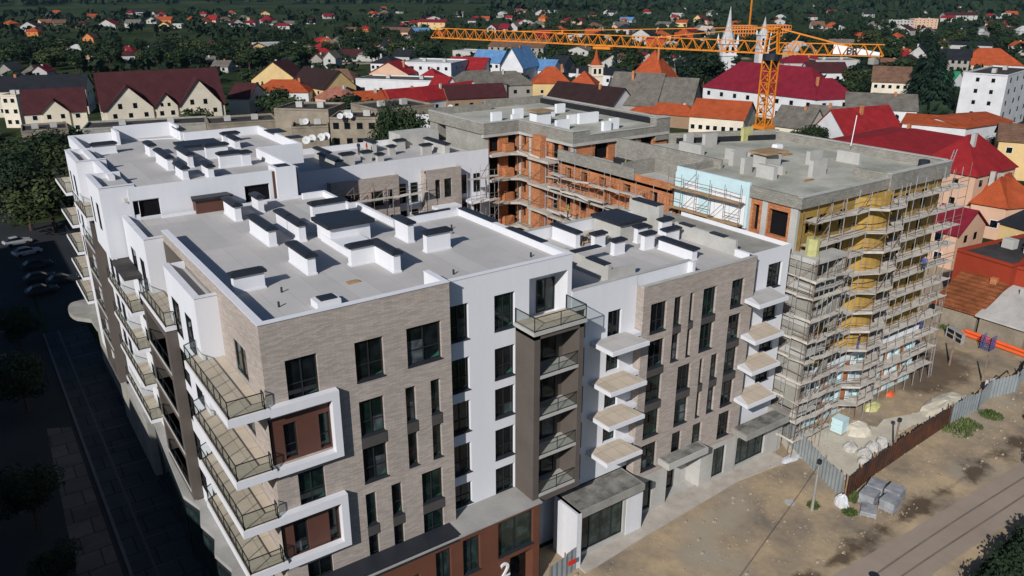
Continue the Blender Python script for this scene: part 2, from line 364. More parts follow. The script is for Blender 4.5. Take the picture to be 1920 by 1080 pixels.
def chimney(roof, x0, x1, y0, y1, z, h, body='white_plaster', cap=True, ov=.16):
    b = MB(); b.box(x0, y0, z, x1, y1, z + h - .02)
    if body == 'white_plaster':        # small upstand flashing at the foot
        b.prism([(x0 - .06, y0 - .06), (x1 + .06, y0 - .06), (x1 + .06, y1 + .06), (x0 - .06, y1 + .06)], z, z + .12)
    o = b.build('chimney', body, roof)
    if cap:
        c = MB(); zt = z + h; a, b_, p, q = x0 - ov, x1 + ov, y0 - ov, y1 + ov
        c.box(a, p, zt, b_, q, zt + .15)
        w = .16
        if x1 - x0 > y1 - y0: r = [(a + w * 2, (p + q) / 2 - .1), (b_ - w * 2, (p + q) / 2 - .1), (b_ - w * 2, (p + q) / 2 + .1), (a + w * 2, (p + q) / 2 + .1)]
        else: r = [((a + b_) / 2 - .1, p + w * 2), ((a + b_) / 2 + .1, p + w * 2), ((a + b_) / 2 + .1, q - w * 2), ((a + b_) / 2 - .1, q - w * 2)]
        e = [(a, p), (b_, p), (b_, q), (a, q)]
        for i in range(4):
            j = (i + 1) % 4; c.quad((*e[i], zt + .151), (*e[j], zt + .151), (*r[j], zt + .31), (*r[i], zt + .31))
        c.poly([(*k, zt + .31) for k in r])
        c.build('cap', 'cap_metal', o)
    return o
def railing(par, pts, z, h=1.05, post=1.3, glazed=True, inset=0.0):
    """metal railing along a polyline at floor height z, glass infill as a child"""
    f = MB(); g = MB()
    for i in range(len(pts) - 1):
        p, q = Vector(pts[i]), Vector(pts[i + 1]); L = (q - p).length; n = max(1, int(round(L / post)))
        f.bar((p.x, p.y, z + h), (q.x, q.y, z + h), .05); f.bar((p.x, p.y, z + .08), (q.x, q.y, z + .08), .04)
        for k in range(n + 1):
            r = p.lerp(q, k / n); f.bar((r.x, r.y, z), (r.x, r.y, z + h), .045)
        g.quad((p.x, p.y, z + .12), (q.x, q.y, z + .12), (q.x, q.y, z + h - .05), (p.x, p.y, z + h - .05))
    o = f.build('railing', 'frame_black', par)
    if glazed: g.build('railing_glass', 'rail_glass', o)
    return o

# ================================================================ GROUND
def sheet(name, pts, z, m, label=None):
    b = MB(); b.poly([(p[0], p[1], z) for p in pts]); o = b.build(name, m); struct(o); return o
def landmat():
    m = bpy.data.materials.new('land'); m.use_nodes = True; N = m.node_tree.nodes; L = m.node_tree.links
    b = N['Principled BSDF']; b.inputs['Roughness'].default_value = 1; b.inputs['Specular IOR Level'].default_value = .05
    geo = N.new('ShaderNodeNewGeometry'); n1 = N.new('ShaderNodeTexNoise'); n1.inputs['Scale'].default_value = .006; n1.inputs['Detail'].default_value = 9; n1.inputs['Roughness'].default_value = .6
    mp = N.new('ShaderNodeMapping'); mp.inputs['Scale'].default_value = (1, 1.0, 1); L.new(geo.outputs['Position'], mp.inputs[0]); L.new(mp.outputs[0], n1.inputs['Vector'])
    r1 = N.new('ShaderNodeValToRGB'); e = r1.color_ramp.elements
    e[0].position = .34; e[0].color = (.013, .024, .010, 1); e[1].position = .72; e[1].color = (.058, .068, .028, 1)
    k = e.new(.5); k.color = (.026, .040, .014, 1)
    L.new(n1.outputs['Fac'], r1.inputs[0])
    n2 = N.new('ShaderNodeTexNoise'); n2.inputs['Scale'].default_value = .12; n2.inputs['Detail'].default_value = 5; L.new(geo.outputs['Position'], n2.inputs['Vector'])
    rr = N.new('ShaderNodeMapRange'); rr.inputs['From Min'].default_value = .3; rr.inputs['From Max'].default_value = .7; rr.inputs['To Min'].default_value = .55; rr.inputs['To Max'].default_value = 1.35; L.new(n2.outputs['Fac'], rr.inputs[0])
    v = N.new('ShaderNodeVectorMath'); v.operation = 'SCALE'; L.new(r1.outputs[0], v.inputs[0]); L.new(rr.outputs[0], v.inputs['Scale']); L.new(v.outputs[0], b.inputs['Base Color'])
    MAT['land'] = m
landmat()
# one ground sheet, gently rising towards far hills
def ground_z(x, y):
    d = math.hypot(x + 11, y + 40)
    if d < 1500: return 0.0
    t = min(1.0, (d - 1500) / 4500); return 150 * t * t
g = MB()
rads = [0, 60, 150, 300, 600, 1000, 1500, 2000, 2600, 3300, 4200, 5500, 7000, 9000]; NS = 48
for i, r in enumerate(rads):
    for j in range(NS):
        a = 2 * math.pi * j / NS; x, y = 60 + r * math.cos(a), 40 + r * math.sin(a); g.v.append((x, y, ground_z(x, y)))
for i in range(len(rads) - 1):
    for j in range(NS):
        a = i * NS + j; b = i * NS + (j + 1) % NS; g.f.append((a, b, b + NS, a + NS)); g.m.append(0)
struct(g.build('ground', 'land', smooth=True))
# building site dirt, street, pavement
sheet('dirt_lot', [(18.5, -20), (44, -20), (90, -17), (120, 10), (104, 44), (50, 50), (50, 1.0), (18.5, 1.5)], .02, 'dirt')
sheet('site_yard', [(49, -6.9), (52, -7.4), (57, -6.9), (60, -5.2), (63.5, -5.0), (66, -6.2), (71, -6.3), (72, -4.4), (66, -3.8), (62, -2.6), (60, -3.1), (58.5, -.8), (56, .2), (53, .9), (50, 1.4), (48.6, -1)], .028, 'cement_dust')
sheet('courtyard', [(16, 10), (49, 10), (49, 46.5), (16, 46.5)], .03, 'concrete_dirty')
sheet('road', [(18, -24.5), (30, -15.2), (36.9, -13.8), (46, -14.2), (65.7, -14.7), (120, -15.4), (170, -16), (170, -22), (57.2, -18.5), (43.5, -18.1), (30, -24), (24, -30)], .026, 'road_dust')
b = MB()
for k, o_ in enumerate((-1.6, -3.0)):
    for i in range(60):
        x = 30 + i * 1.6; x2 = x + 1.6; f = lambda q: -14.2 + o_ * .95 + .10 * math.sin(q * .16 + k) - (.035 * (40 - q) if q < 40 else 0) - .012 * (q - 40)
        b.quad((x, f(x), .031 ), (x2, f(x2), .031), (x2, f(x2) + .16, .031), (x, f(x) + .16, .031))
struct(b.build('tyre_tracks', 'tracks'))
b = MB(); b.prism([(21.6, -2.9), (28.3, -2.3), (41, -1.4), (47.3, -2.0), (47.3, .4), (28.9, .4), (28.9, -1.2), (21.6, -1.2)], 0, .12)
struct(b.build('pavement', 'slab_concrete'))
# street on the left: asphalt, kerb and stone pavement
sheet('street', [(-60, -70), (-7.1, -70), (-7.1, 60), (-6.4, 115), (-2, 190), (-60, 190)], .02, 'asphalt')
sheet('car_park', [(-6.4, 72), (10, 74), (14, 130), (-6.4, 132)], .024, 'asphalt')
b = MB(); b.box(-7.1, -70, 0, -6.85, 72, .14); struct(b.build('kerb', 'kerb'))
b = MB(); b.prism([(-6.85, -70), (30, -70), (16, -22), (18.2, -1.6), (-1.9, -1.6), (-1.9, 72), (-6.85, 72)], 0, .12)
struct(b.build('stone_pavement', 'paver_grey'))
b = MB()
for y in [-8 + 4.1 * i for i in range(20)]: b.box(-5.2, y, .12, -2.2, y + .16, .126)
b.box(-5.4, -60, .12, -5.2, 72, .126); struct(b.build('pavement_joints', 'dark_metal'))
sheet('stone_strip', [(-10.6, 13), (-7.5, 13), (-7.5, 44), (-9.6, 45)], .028, 'paver_light')
b = MB()
for y in (76, 81): b.box(-11.5, y, .02, -7.4, y + .14, .027)
struct(b.build('parking_lines', 'concrete'))
b = MB()    # house plots: pale yard ground patches between the town houses
yr = random.Random(5)
for i in range(46):
    a = R(yr.uniform(22, 72)); d = yr.uniform(150, 560); x, y = -11 + d * math.sin(a), -40 + d * math.cos(a); w, h, t = yr.uniform(6, 18), yr.uniform(4, 9), yr.uniform(0, 3)
    b.poly([(x + w * math.cos(q + t) * yr.uniform(.7, 1.2), y + h * math.sin(q + t) * yr.uniform(.7, 1.2), .02 + .003 * i) for q in [2 * math.pi * k / 9 for k in range(9)]])
struct(b.build('yards', 'road_dust'))

# ================================================================ BUILDING A (near block)
A = thing('apartment_block', 'nearest white and tan brick apartment block with balconies on its left corner', 'building', (11, 12, 0))
FL = [(20.0, 22.55), (16.1, 18.62), (12.85, 15.32), (9.6, 12.02), (6.45, 8.82)]
br_w = [(1.25, 3.14, 19.95, 22.55), (5.45, 7.3, 19.95, 22.55), (8.87, 11.31, 20.0, 22.6)]
c1 = [(5.46, 7.11), (8.6, 9.32), (10.4, 11.1)]
c2 = [(9.47, 11.05), (7.24, 8.0), (5.43, 6.16)]
for a_, b_ in c1: br_w += [(a_, b_, 16.15, 18.62), (a_, b_, 12.85, 15.32)]
for a_, b_ in c2: br_w += [(a_, b_, 9.6, 12.02), (a_, b_, 6.45, 8.8)]
br_w += [(1.29, 2.94, 12.8, 15.15), (1.29, 2.94, 6.4, 8.6)]
panel_zone = (-.06, 3.64, 16.15, 19.2), (-.06, 3.64, 9.35, 12.45)
w = MB()
facade(w, FX(0), 0, 11.98, 6.3, 25.0, br_w + [(0, 3.64, 16.15, 19.2, .25), (0, 3.64, 9.35, 12.45, .25)], .28, 0)
facade(w, FW(0), 0, 7.9, 6.3, 25.0, [(3.05, 5.4, 20.25, 22.35), (3.05, 5.4, 16.5, 18.7), (3.05, 5.4, 13.1, 15.2), (3.05, 5.4, 9.9, 12)], .5, 0)
w.quad((11.98, 0, 6.3), (11.98, .9, 6.3), (11.98, .9, 25.0), (11.98, 0, 25.0), 0)
facade(w, FW(-.001), 7.92, 22, 24.0, 25.0, (), .2, 0)
w.build('brick_wall', 'tan_brick', A)
for h in br_w: win(A, FX(0), *h, depth=.26, style='1x2' if h[1] - h[0] < 1.2 else '2x2')
for z0_, z1_ in ((20.25, 22.35), (16.5, 18.7), (13.1, 15.2), (9.9, 12)): win(A, FW(0), 3.05, 5.4, z0_, z1_, depth=.12, style='shop', sill=False)
for (a_, b_) in c1: MB().box(a_ - .02, -.05, 15.36, b_ + .05, .2, 16.1).build('spandrel', 'spandrel', A)
for (a_, b_) in c2: MB().box(a_ - .02, -.05, 8.84, b_ + .05, .2, 9.55).build('spandrel', 'spandrel', A)
# brown panels in the two framed bays
for zb, zt, ws in ((16.15, 19.2, [(.79, 1.56), (2.92, 3.6)]), (9.35, 12.45, [(.72, 1.6), (2.96, 3.6)])):
    p = MB(); facade(p, FX(.12), 0, 3.64, zb, zt, [(a_, b_, zb + .12, zt - .62) for a_, b_ in ws], .2)
    po = p.build('brown_panel', 'brown_panel', A)
    for a_, b_ in ws: win(A, FX(.12), a_, b_, zb + .12, zt - .62, depth=.2, style='1x2', sill=False)
# white frames running into the corner balconies
for zt, zb in ((20.1, 15.65), (12.95, 9.15)):
    f = MB(); T = .5
    f.box(-.0, -.5, zt - T - .05, 4.08, -.002, zt); f.box(3.62, -.5, zb + .42, 4.08, -.002, zt - T - .05); f.box(-.0, -.5, zb, 4.08, -.002, zb + .42)
    f.build('white_frame', 'white_plaster', A)
# white part of the front
WH = [(15.92, 17.6, z0_, z1_) for z0_, z1_ in ((20.32, 22.9), (16.65, 19.0), (13.55, 15.9), (10.2, 12.65), (7.2, 9.45))]
RC = [(12.4, 13.9, z0_, z1_) for z0_, z1_ in ((20.35, 22.9), (16.6, 19.05), (13.4, 15.8), (10.1, 12.5), (7.5, 9.3))]
w = MB(); facade(w, FX(.9), 11.98, 22.5, 7.3, 24.62, WH + RC + [(18.8, 22.15, 19.95, 23.5, 1.5, 0)], .3, 0)
w.box(22.5, .9, 7.2, 22.52, 16, 24.62)
w.build('front_wall', 'white_plaster', A)
for h in WH + RC: win(A, FX(.9), *h, depth=.28, style='2x2')
win(A, FX(2.36), 20.5, 22.1, 20.1, 22.6, depth=.02, style='T', sill=False)
# brown balcony tower
t = MB(); t.box(17.65, -1.3, 7.4, 18.15, .9, 20.35); t.box(21.55, -1.3, 7.4, 21.95, .9, 20.35); t.box(17.65, -1.3, 20.0, 21.95, .9, 20.349)
t.box(18.15, .55, 7.5, 21.55, .9, 20.0)
t.box(17.65, -1.3, 6.95, 21.95, .9, 7.4); t.build('balcony_tower', 'brown_render', A)
for i, z in enumerate((16.95, 13.75, 10.6, 7.41)):
    s = MB(); s.box(18.15, -1.28, z, 21.55, .55, z + .22); bo = s.build('balcony', 'concrete_light', A)
    railing(bo, [(18.15, -1.22), (21.55, -1.22)], z + .22, post=1.7)
    win(A, FX(.53), 18.5, 20.9, z + .3, z + 2.6, depth=-.02, style='shop', sill=False)
s = MB(); s.box(17.5, -1.45, 20.36, 22.1, .9, 20.62); bo = s.build('balcony', 'concrete_light', A)
s2 = MB(); s2.box(17.7, -1.3, 20.62, 21.95, .9, 20.65); s2.build('floor_tiles', 'balcony_tile', bo)
railing(bo, [(17.6, .85), (17.6, -1.38), (22.02, -1.38), (22.02, .85)], 20.62, post=2.2)
# corten base with shop windows, door and house number
base_w = [(14.43, 17.5, 3.95, 6.93), (11.53, 12.93, 3.8, 6.75), (9.4, 10.6, 3.6, 6.7), (5.2, 8.2, 3.6, 5.7), (1.0, 4.0, 3.6, 5.7), (11.53, 12.93, .2, 3.2)]
w = MB(); facade(w, FX(-1.6), -2.0, 18.1, 0, 7.2, base_w + [(15.45, 17.5, .12, 3.5, .9, 0)], .3)
w.box(18.08, -1.6, 0, 18.1, 2, 7.2); w.build('corten_base', 'rust_panel', A)
for h in base_w: win(A, FX(-1.6), *h, depth=.28, style='T', pane='shop_glass', sill=True)
MB().box(15.55, -.75, .12, 17.4, -.7, 3.4).build('door', 'pane_dark', A)
w = MB(); w.box(-2.1, -1.75, 7.2, 18.2, -.0, 7.32); w.box(11.98, 0, 7.2, 18.2, .9, 7.32); w.build('ledge', 'ledge_stone', A)
w = MB(); w.box(-2.05, -1.66, 6.95, 11.2, -1.61, 7.35); w.box(-1.9, -1.58, 7.322, 11.4, -.02, 7.36); w.build('ledge_flashing', 'dark_metal', A)
def digit2(par, x0, z0, s, y):
    c = bpy.data.curves.new('numeral', 'FONT'); c.body = '2'; c.size = s; c.extrude = .05; c.offset = .02
    o = bpy.data.objects.new('house_number', c); col.objects.link(o)
    dg = bpy.context.evaluated_depsgraph_get(); me = bpy.data.meshes.new_from_object(o.evaluated_get(dg)); bpy.data.objects.remove(o)
    me.materials.clear(); me.materials.append(MAT['sign_white']); q = bpy.data.objects.new('house_number', me); col.objects.link(q)
    q.parent = par; q.location = Vector((x0, y, z0)) - par.location; q.rotation_euler = (R(90), 0, 0); return q
digit2(A, 14.55, 2.15, 1.75, -1.66)
# ---- roof slab, parapets
z_r = 24.1
w = MB()
w.prism([(.02, .3), (11.6, .3), (11.6, 1.2), (22.4, 1.2), (22.4, 15.6), (16.4, 15.6), (16.4, 22.6), (15.3, 29.2), (.02, 29.2)], z_r - .3, z_r)
ROOF_A = w.build('roof', 'membrane', A)
w = MB(); zt = 25.0
w.box(.02, 0.02, z_r - .2, 11.96, .34, zt - .004); w.box(.02, .34, z_r - .2, .36, 21.9, zt - .004)             # brick part front and left
w.box(11.63, .34, z_r - .2, 11.96, 2.6, zt - .004)
w.box(11.98, .91, z_r - .2, 22.5, 1.22, 24.62); w.box(22.15, 1.22, z_r - .2, 22.5, 15.9, 24.62)
w.box(16.35, 15.6, z_r - .2, 22.15, 15.9, 24.62); w.box(16.05, 15.6, z_r - .2, 16.35, 22.9, 24.62); w.box(15.3, 22.6, z_r - .2, 16.05, 22.9, 24.62); w.box(15.3, 22.9, z_r - .2, 15.6, 28.2, 24.62)
w.box(13.4, 28.2, z_r - .2, 15.6, 28.5, 24.62)
w.box(1.5, 28.9, z_r - .2, 14.5, 29.18, 24.3)
w.build('parapet', 'white_plaster', A)
w = MB(); k = .05
for (a_, b_, c_, d_, z) in ((-k, -k, 12.02, .38, zt), (-k, .38, .42, 21.9, zt), (11.98, .86, 22.55, 1.27, 24.62), (22.1, 1.27, 22.55, 15.95, 24.62), (11.6, .38, 12.02, 2.62, zt)): w.box(a_, b_, z, c_, d_, z + .05)
w.build('coping', 'white_plaster', A)
AC = [(6.15, 6.72, 16.1, 20.6, 1.25), (8.4, 8.93, 15.95, 18.3, 1.27), (8.4, 8.93, 18.5, 20.9, 1.27), (6.15, 6.72, 8.5, 12.05, 1.25), (9.28, 11.05, 8.55, 9.08, 1.3), (11.05, 11.55, 5.65, 9.09, 1.3), (14.99, 16.95, 8.2, 8.75, 1.36),
      (15.01, 15.5, 11.1, 13.2, 1.46), (11.33, 14.2, 20.57, 21.15, 1.4), (1.1, 3.05, 7.9, 8.45, 1.1), (8.6, 9.08, 25.9, 27.6, 1.24), (6.18, 6.7, 24.35, 27.5, 1.24)]
for c in AC: chimney(ROOF_A, c[0], c[1], c[2], c[3], z_r, c[4])
# roof access block: low plinth, taller box with a dark metal roof
w = MB(); w.box(9.9, 10.3, z_r, 12.3, 15.5, z_r + .55); w.box(10.0, 13.8, z_r, 13.2, 16.4, z_r + 1.3); sb = w.build('roof_access', 'white_plaster', ROOF_A)
w = MB(); w.prism([(9.7, 13.5), (13.5, 13.5), (13.5, 16.7), (9.7, 16.7)], z_r + 1.32, z_r + 1.6); w.prism([(10.4, 16.9), (13.1, 16.9), (13.1, 17.6), (10.4, 17.6)], z_r + 1.32, z_r + 1.5); w.build('cap', 'cap_metal', sb)
w = MB(); w.box(4.3, 2.3, z_r, 5.8, 3.4, z_r + .45); hb = w.build('roof_hatch', 'white_plaster', ROOF_A); MB().box(4.6, 2.5, z_r + .46, 5.6, 3.3, z_r + .55).build('lid', 'cap_metal', hb)
w = MB(); w.box(18.2, 16.0, 24.6, 21.6, 16.25, 24.72); w.box(22.1, 10.5, 24.68, 22.75, 15.6, 24.78); w.box(22.1, 4.0, 24.68, 22.75, 8.6, 24.74); build_split(w, 'wall_cap', 'cap_metal', A)
for (x, y) in ((2.6, 4.2), (3.6, 6.5), (14.2, 3.2), (20.6, 3.2), (19.6, 12.5)):
    MB().tube([(x, y, z_r), (x, y, z_r + .35)], .07, 6).build('vent_pipe', 'dark_metal', ROOF_A)
# ---- left side volumes
def side_box(x, y0, y1, zb, zt, wins, zw, name='side_bay', open_top=True):
    w = MB(); hs = [(a_, b_, c_, d_) for (a_, b_) in wins for (c_, d_) in zw]
    facade(w, FW(x), y0, y1, zb, zt, hs, .25)
    w.quad((x, y0, zb), (0, y0, zb), (0, y0, zt), (x, y0, zt)); w.quad((x, y1, zb), (0, y1, zb), (0, y1, zt), (x, y1, zt))
    w.box(x + .02, y0 + .02, zt - .5, -.02, y1 - .02, zt - .45, 1)                 # sunken roof
    w.box(x + .02, y0 + .02, zt - .44, x + .36, y1 - .02, zt - .003); w.box(x + .36, y0 + .02, zt - .44, -.02, y0 + .33, zt - .003); w.box(x + .36, y1 - .33, zt - .44, -.02, y1 - .02, zt - .003)
    o = w.build(name, ['white_plaster', 'membrane'], A if y0 < 29 else B_)
    for h in hs: win(A if y0 < 29 else B_, FW(x), *h, depth=.07, style='1x2', sill=False)
    c = MB(); c.box(x - .05, y0 - .05, zt + .004, x + .4, y1 + .05, zt + .05); c.box(x + .4, y0 - .05, zt + .004, 0, y0 + .36, zt + .05); c.build('coping', 'white_plaster_streaked', o)
    return o
ZW = [(19.75, 22.4), (16.1, 18.6), (12.9, 15.3), (9.7, 12.0), (7.2, 8.9)]
side_box(-1.38, 7.9, 15.85, 6.0, 24.3, [(12.7, 14.7), (9.5, 11.2)], ZW)
side_box(-1.36, 21.9, 30.0, 6.0, 24.5, [(26.4, 28.3), (23.3, 24.9)], ZW)
w = MB()      # recessed wall between the bays
w.quad((-.02, 15.85, 6), (-.02, 21.9, 6), (-.02, 21.9, 24.2), (-.02, 15.85, 24.2)); w.build('recessed_wall', 'brown_render', A)
def balcony(par, poly, z, rail, tile=True, th=.5, m='white_plaster', glazed=True, post=1.35):
    s = MB(); s.prism(poly, z - th, z); bo = s.build('balcony', m, par)
    if tile:
        cx = sum(p[0] for p in poly) / len(poly); cy = sum(p[1] for p in poly) / len(poly)
        s = MB(); s.prism([(cx + (p[0] - cx) * .95, cy + (p[1] - cy) * .985) for p in poly], z + .002, z + .03); s.build('floor_tiles', 'balcony_tile', bo)
    railing(bo, rail, z + .01, post=post, glazed=glazed)
    return bo
for z in (20.15, 16.2, 12.9, 9.75):
    poly = [(-2.35, -.5), (-.002, -.5), (-.002, 7.88), (-1.39, 7.88), (-1.39, 9.2), (-2.35, 8.6)]
    balcony(A, poly, z, [(-1.45, 9.0), (-2.25, 8.5), (-2.25, -.4), (-.25, -.4), (-.25, -.02)])
for z in (20.25,):
    balcony(A, [(-2.15, 14.45), (-1.39, 14.45), (-1.39, 15.86), (-.03, 15.86), (-.03, 21.88), (-1.37, 21.88), (-1.37, 22.8), (-2.15, 22.4)], z, [(-1.45, 14.52), (-2.08, 14.52), (-2.08, 22.3), (-1.45, 22.6)], th=.3)
# brown framed loggias between the bays
t = MB(); facade(t, FW(-2.1), 14.5, 22.2, 6.2, 19.9, [(15.2, 21.6, 16.6, 19.3, 1.9, 0), (15.2, 21.6, 13.3, 15.9, 1.9, 0), (15.2, 21.6, 10.1, 12.6, 1.9, 0), (15.2, 21.6, 6.9, 9.4, 1.9, 0)], .5)
t.quad((-2.1, 14.5, 6.2), (-1.38, 14.5, 6.2), (-1.38, 14.5, 19.9), (-2.1, 14.5, 19.9)); t.quad((-2.1, 14.5, 19.9), (-.03, 14.5, 19.9), (-.03, 22.2, 19.9), (-2.1, 22.2, 19.9))
t.build('loggia_tower', 'brown_render', A)
for z in (16.4, 13.1, 9.9, 6.7):
    s = MB(); s.box(-2.14, 14.9, z, -.1, 21.9, z + .2); bo = s.build('balcony', 'concrete_light', A); railing(bo, [(-2.08, 15.25), (-2.08, 21.55)], z + .2, post=2.1)
# stone ledge zigzagging over the ground floor and the shop wall under it
zz = [(-2.0, -1.76), (-2.55, .4), (-2.05, 2.2), (-2.6, 3.7), (-2.05, 5.5), (-2.55, 7.7), (-2.0, 9.6), (-2.45, 11.6), (-1.95, 13.6), (-2.6, 15.9), (-2.1, 26), (-1.9, 29.6)]
s = MB(); s.prism(zz + [(0, 29.6), (0, -1.76)], 5.7, 6.05); s.build('ledge', 'ledge_stone', A)
s = MB(); s.prism([(x + .08, y) for x, y in zz] + [(0, 29.6), (0, -1.76)], 0, 5.7); s.build('shop_wall', 'dark_metal', A)
for i in range(len(zz) - 2):
    p, q = zz[i], zz[i + 1]
    if q[1] - p[1] < 3 and i % 2 == 1: continue
    d = MB(); e = .04; d.quad((p[0] + e, p[1] + .1, .6), (q[0] + e, q[1] - .1, .6), (q[0] + e, q[1] - .1, 5.2), (p[0] + e, p[1] + .1, 5.2)); d.build('shop_window', 'shop_glass', A)
# inner courtyard walls of A
w = MB(); w.quad((15.6, 28.5, 0), (15.6, 22.9, 0), (15.6, 22.9, 24.6), (15.6, 28.5, 24.6)); w.quad((16.35, 22.9, 0), (16.35, 15.9, 0), (16.35, 15.9, 24.6), (16.35, 22.9, 24.6)); w.quad((16.35, 15.9, 0), (22.5, 15.9, 0), (22.5, 15.9, 24.6), (16.35, 15.9, 24.6)); w.quad((22.5, 15.9, 0), (22.5, .9, 0), (22.5, .9, 24.6), (22.5, 15.9, 24.6))
w.build('courtyard_wall', 'white_plaster', A)

# ================================================================ BUILDING B (rear left)
B_ = thing('apartment_block', 'white apartment block behind the nearest one, its roof standing slightly higher, many roof shafts', 'building', (8, 42, 0))
yb = 29.6
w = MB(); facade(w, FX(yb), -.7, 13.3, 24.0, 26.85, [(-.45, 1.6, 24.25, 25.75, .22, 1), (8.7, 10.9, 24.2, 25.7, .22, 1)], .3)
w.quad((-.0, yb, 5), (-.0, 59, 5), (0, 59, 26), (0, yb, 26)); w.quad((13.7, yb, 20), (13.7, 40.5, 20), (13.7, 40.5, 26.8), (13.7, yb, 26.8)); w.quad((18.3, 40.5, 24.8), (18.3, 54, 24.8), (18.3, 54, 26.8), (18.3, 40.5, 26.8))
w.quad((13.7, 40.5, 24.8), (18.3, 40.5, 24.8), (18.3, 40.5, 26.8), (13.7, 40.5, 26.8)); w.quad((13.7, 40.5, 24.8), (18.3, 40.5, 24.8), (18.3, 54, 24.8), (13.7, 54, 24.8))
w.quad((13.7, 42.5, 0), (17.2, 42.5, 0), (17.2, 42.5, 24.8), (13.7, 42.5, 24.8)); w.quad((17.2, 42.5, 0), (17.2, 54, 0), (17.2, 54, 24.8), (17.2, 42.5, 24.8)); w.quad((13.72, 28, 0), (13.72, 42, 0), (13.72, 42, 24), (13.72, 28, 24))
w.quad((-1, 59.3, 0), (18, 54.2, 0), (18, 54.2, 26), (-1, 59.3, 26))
w.build('wall', ['white_plaster', 'painted_room_dark'], B_)
w = MB(); w.prism([(-1.0, yb + .2), (13.5, yb + .2), (13.5, 40.7), (18.1, 40.7), (18.1, 53.8), (9.7, 54.3), (9.7, 59), (-1.0, 59.2)], 25.6, 25.9)
ROOF_B = w.build('roof', 'membrane', B_)
zt = 26.85; w = MB()
w.box(-.7, yb + .005, 25.7, 11.6, yb + .3, zt - .65 + .5); w.box(-1.15, 35.0, 25.7, -.65, 59.3, zt); w.box(-.65, 59.0, 25.7, 3.5, 59.3, zt); w.box(3.2, 55.9, 25.7, 3.5, 59.0, 27.3); w.box(3.5, 59.0, 25.7, 9.7, 59.3, 27.45); w.box(9.4, 55.6, 25.7, 9.7, 59.0, 27.45)
w.box(9.72, 54.02, 25.7, 18.28, 54.3, zt); w.box(18.0, 40.52, 25.7, 18.28, 54.0, zt); w.box(13.72, 40.52, 25.7, 18.0, 40.8, zt); w.box(13.4, 31.2, 25.7, 13.68, 40.5, zt)
w.build('parapet', 'white_plaster', B_)
w = MB(); w.box(11.5, yb - .35, 24.0, 13.35, 31.2, 27.0); cb = w.build('corner_turret', 'white_plaster', B_); MB().box(11.8, yb, 27.002, 13.0, 30.8, 27.04).build('cap', 'cap_metal', cb); MB().box(11.25, yb - .06, 24.1, 11.49, yb + .1, 26.7).build('brown_panel', 'brown_panel', cb)
w = MB(); w.box(4.2, yb - 1.0, 24.1, 7.0, yb - .002, 25.25); lb = w.build('roof_louvre_box', 'brown_panel', B_); w = MB(); w.prism([(3.9, yb - 1.25), (7.3, yb - 1.25), (7.1, yb - .01), (4.1, yb - .01)], 25.26, 25.45); w.build('cap', 'cap_metal', lb)
BC = [(.0, 2.27, 51.2, 51.8, .95), (4.65, 5.2, 46.9, 49.2, 1.08), (4.55, 5.05, 38.95, 43.9, 1.15), (4.72, 5.2, 34.1, 36.9, .98), (6.45, 6.95, 39.2, 43.4, 1.2), (6.8, 7.3, 33.6, 35.9, .98), (8.88, 10.95, 37.2, 37.8, 1.28), (10.95, 11.8, 37.1, 37.7, 1.2),
      (9.0, 11.16, 42.3, 42.9, 1.26), (13.0, 13.55, 46.2, 48.6, .95), (13.1, 14.85, 50.8, 51.4, .85), (9.55, 10.05, 54.9, 57.6, 1.1)]
for c in BC: chimney(ROOF_B, *c[:4], 25.9, c[4])
w = MB(); w.box(7.2, 44, 25.9, 10.6, 46.2, 27.0); sb = w.build('roof_access', 'white_plaster', ROOF_B); MB().box(6.9, 43.6, 27.02, 11.0, 46.6, 27.25).build('cap', 'cap_metal', sb)
w = MB(); w.box(18.1, 43.5, 26.86, 19.6, 45.0, 26.95); w.box(17.6, 48, 26.86, 19.4, 50.5, 26.95); build_split(w, 'wall_cap', 'cap_metal', B_)
side_box(-2.69, 30.3, 36.6, 20.9, 26.9, [(35.2, 36.0), (32.1, 33.4)], [(22.9, 25.2)])
side_box(-2.6, 43.0, 50.0, 6.0, 26.9, [(48.2, 49.2), (45.6, 46.9)], [(23.0, 25.1), (19.7, 21.9), (16.3, 18.4)])
w = MB(); w.box(-2.1, 31, 6, -.01, 37.5, 20.9); w.box(-1.4, 37.5, 6, -.01, 43, 25.5); w.box(-1.4, 50, 6, -.01, 59, 25.5); w.build('side_wall', 'white_plaster', B_)
for z0_, z1_ in ((17.9, 20.2), (14.6, 16.9), (11.3, 13.6)):
    for a_ in (32.2, 34.6): win(B_, FW(-2.1), a_, a_ + .8, z0_, z1_, depth=-.03, style='1x2', sill=False)
s = MB(); s.box(-2.7, 25.1, 20.55, -1.38, 30.28, 20.85); s.build('balcony_canopy', 'bitumen', B_)
for z in (17.45, 14.15, 10.85, 7.6):
    balcony(B_, [(-2.5, 26), (-1.38, 26), (-1.38, 30.02), (-.02, 30.02), (-.02, 30.98), (-2.12, 30.98), (-2.12, 36.8), (-2.5, 36.4)], z, [(-1.42, 26.06), (-2.44, 26.06), (-2.44, 36.3)], th=.28)
balcony(B_, [(-3.25, 37), (-1.42, 37), (-1.42, 42.95), (-2.62, 42.95), (-2.62, 44.2), (-3.25, 44)], 23.0, [(-2.62, 37.06), (-3.2, 37.06), (-3.2, 44)], th=.3)
t = MB(); facade(t, FW(-2.98), 37.6, 43.9, 6.4, 19.5, [(38.4, 43.4, 16.4, 18.9, 1.5, 0), (38.4, 43.4, 13.1, 15.7, 1.5, 0), (38.4, 43.4, 9.9, 12.4, 1.5, 0), (38.4, 43.4, 6.8, 9.2, 1.5, 0)], .5)
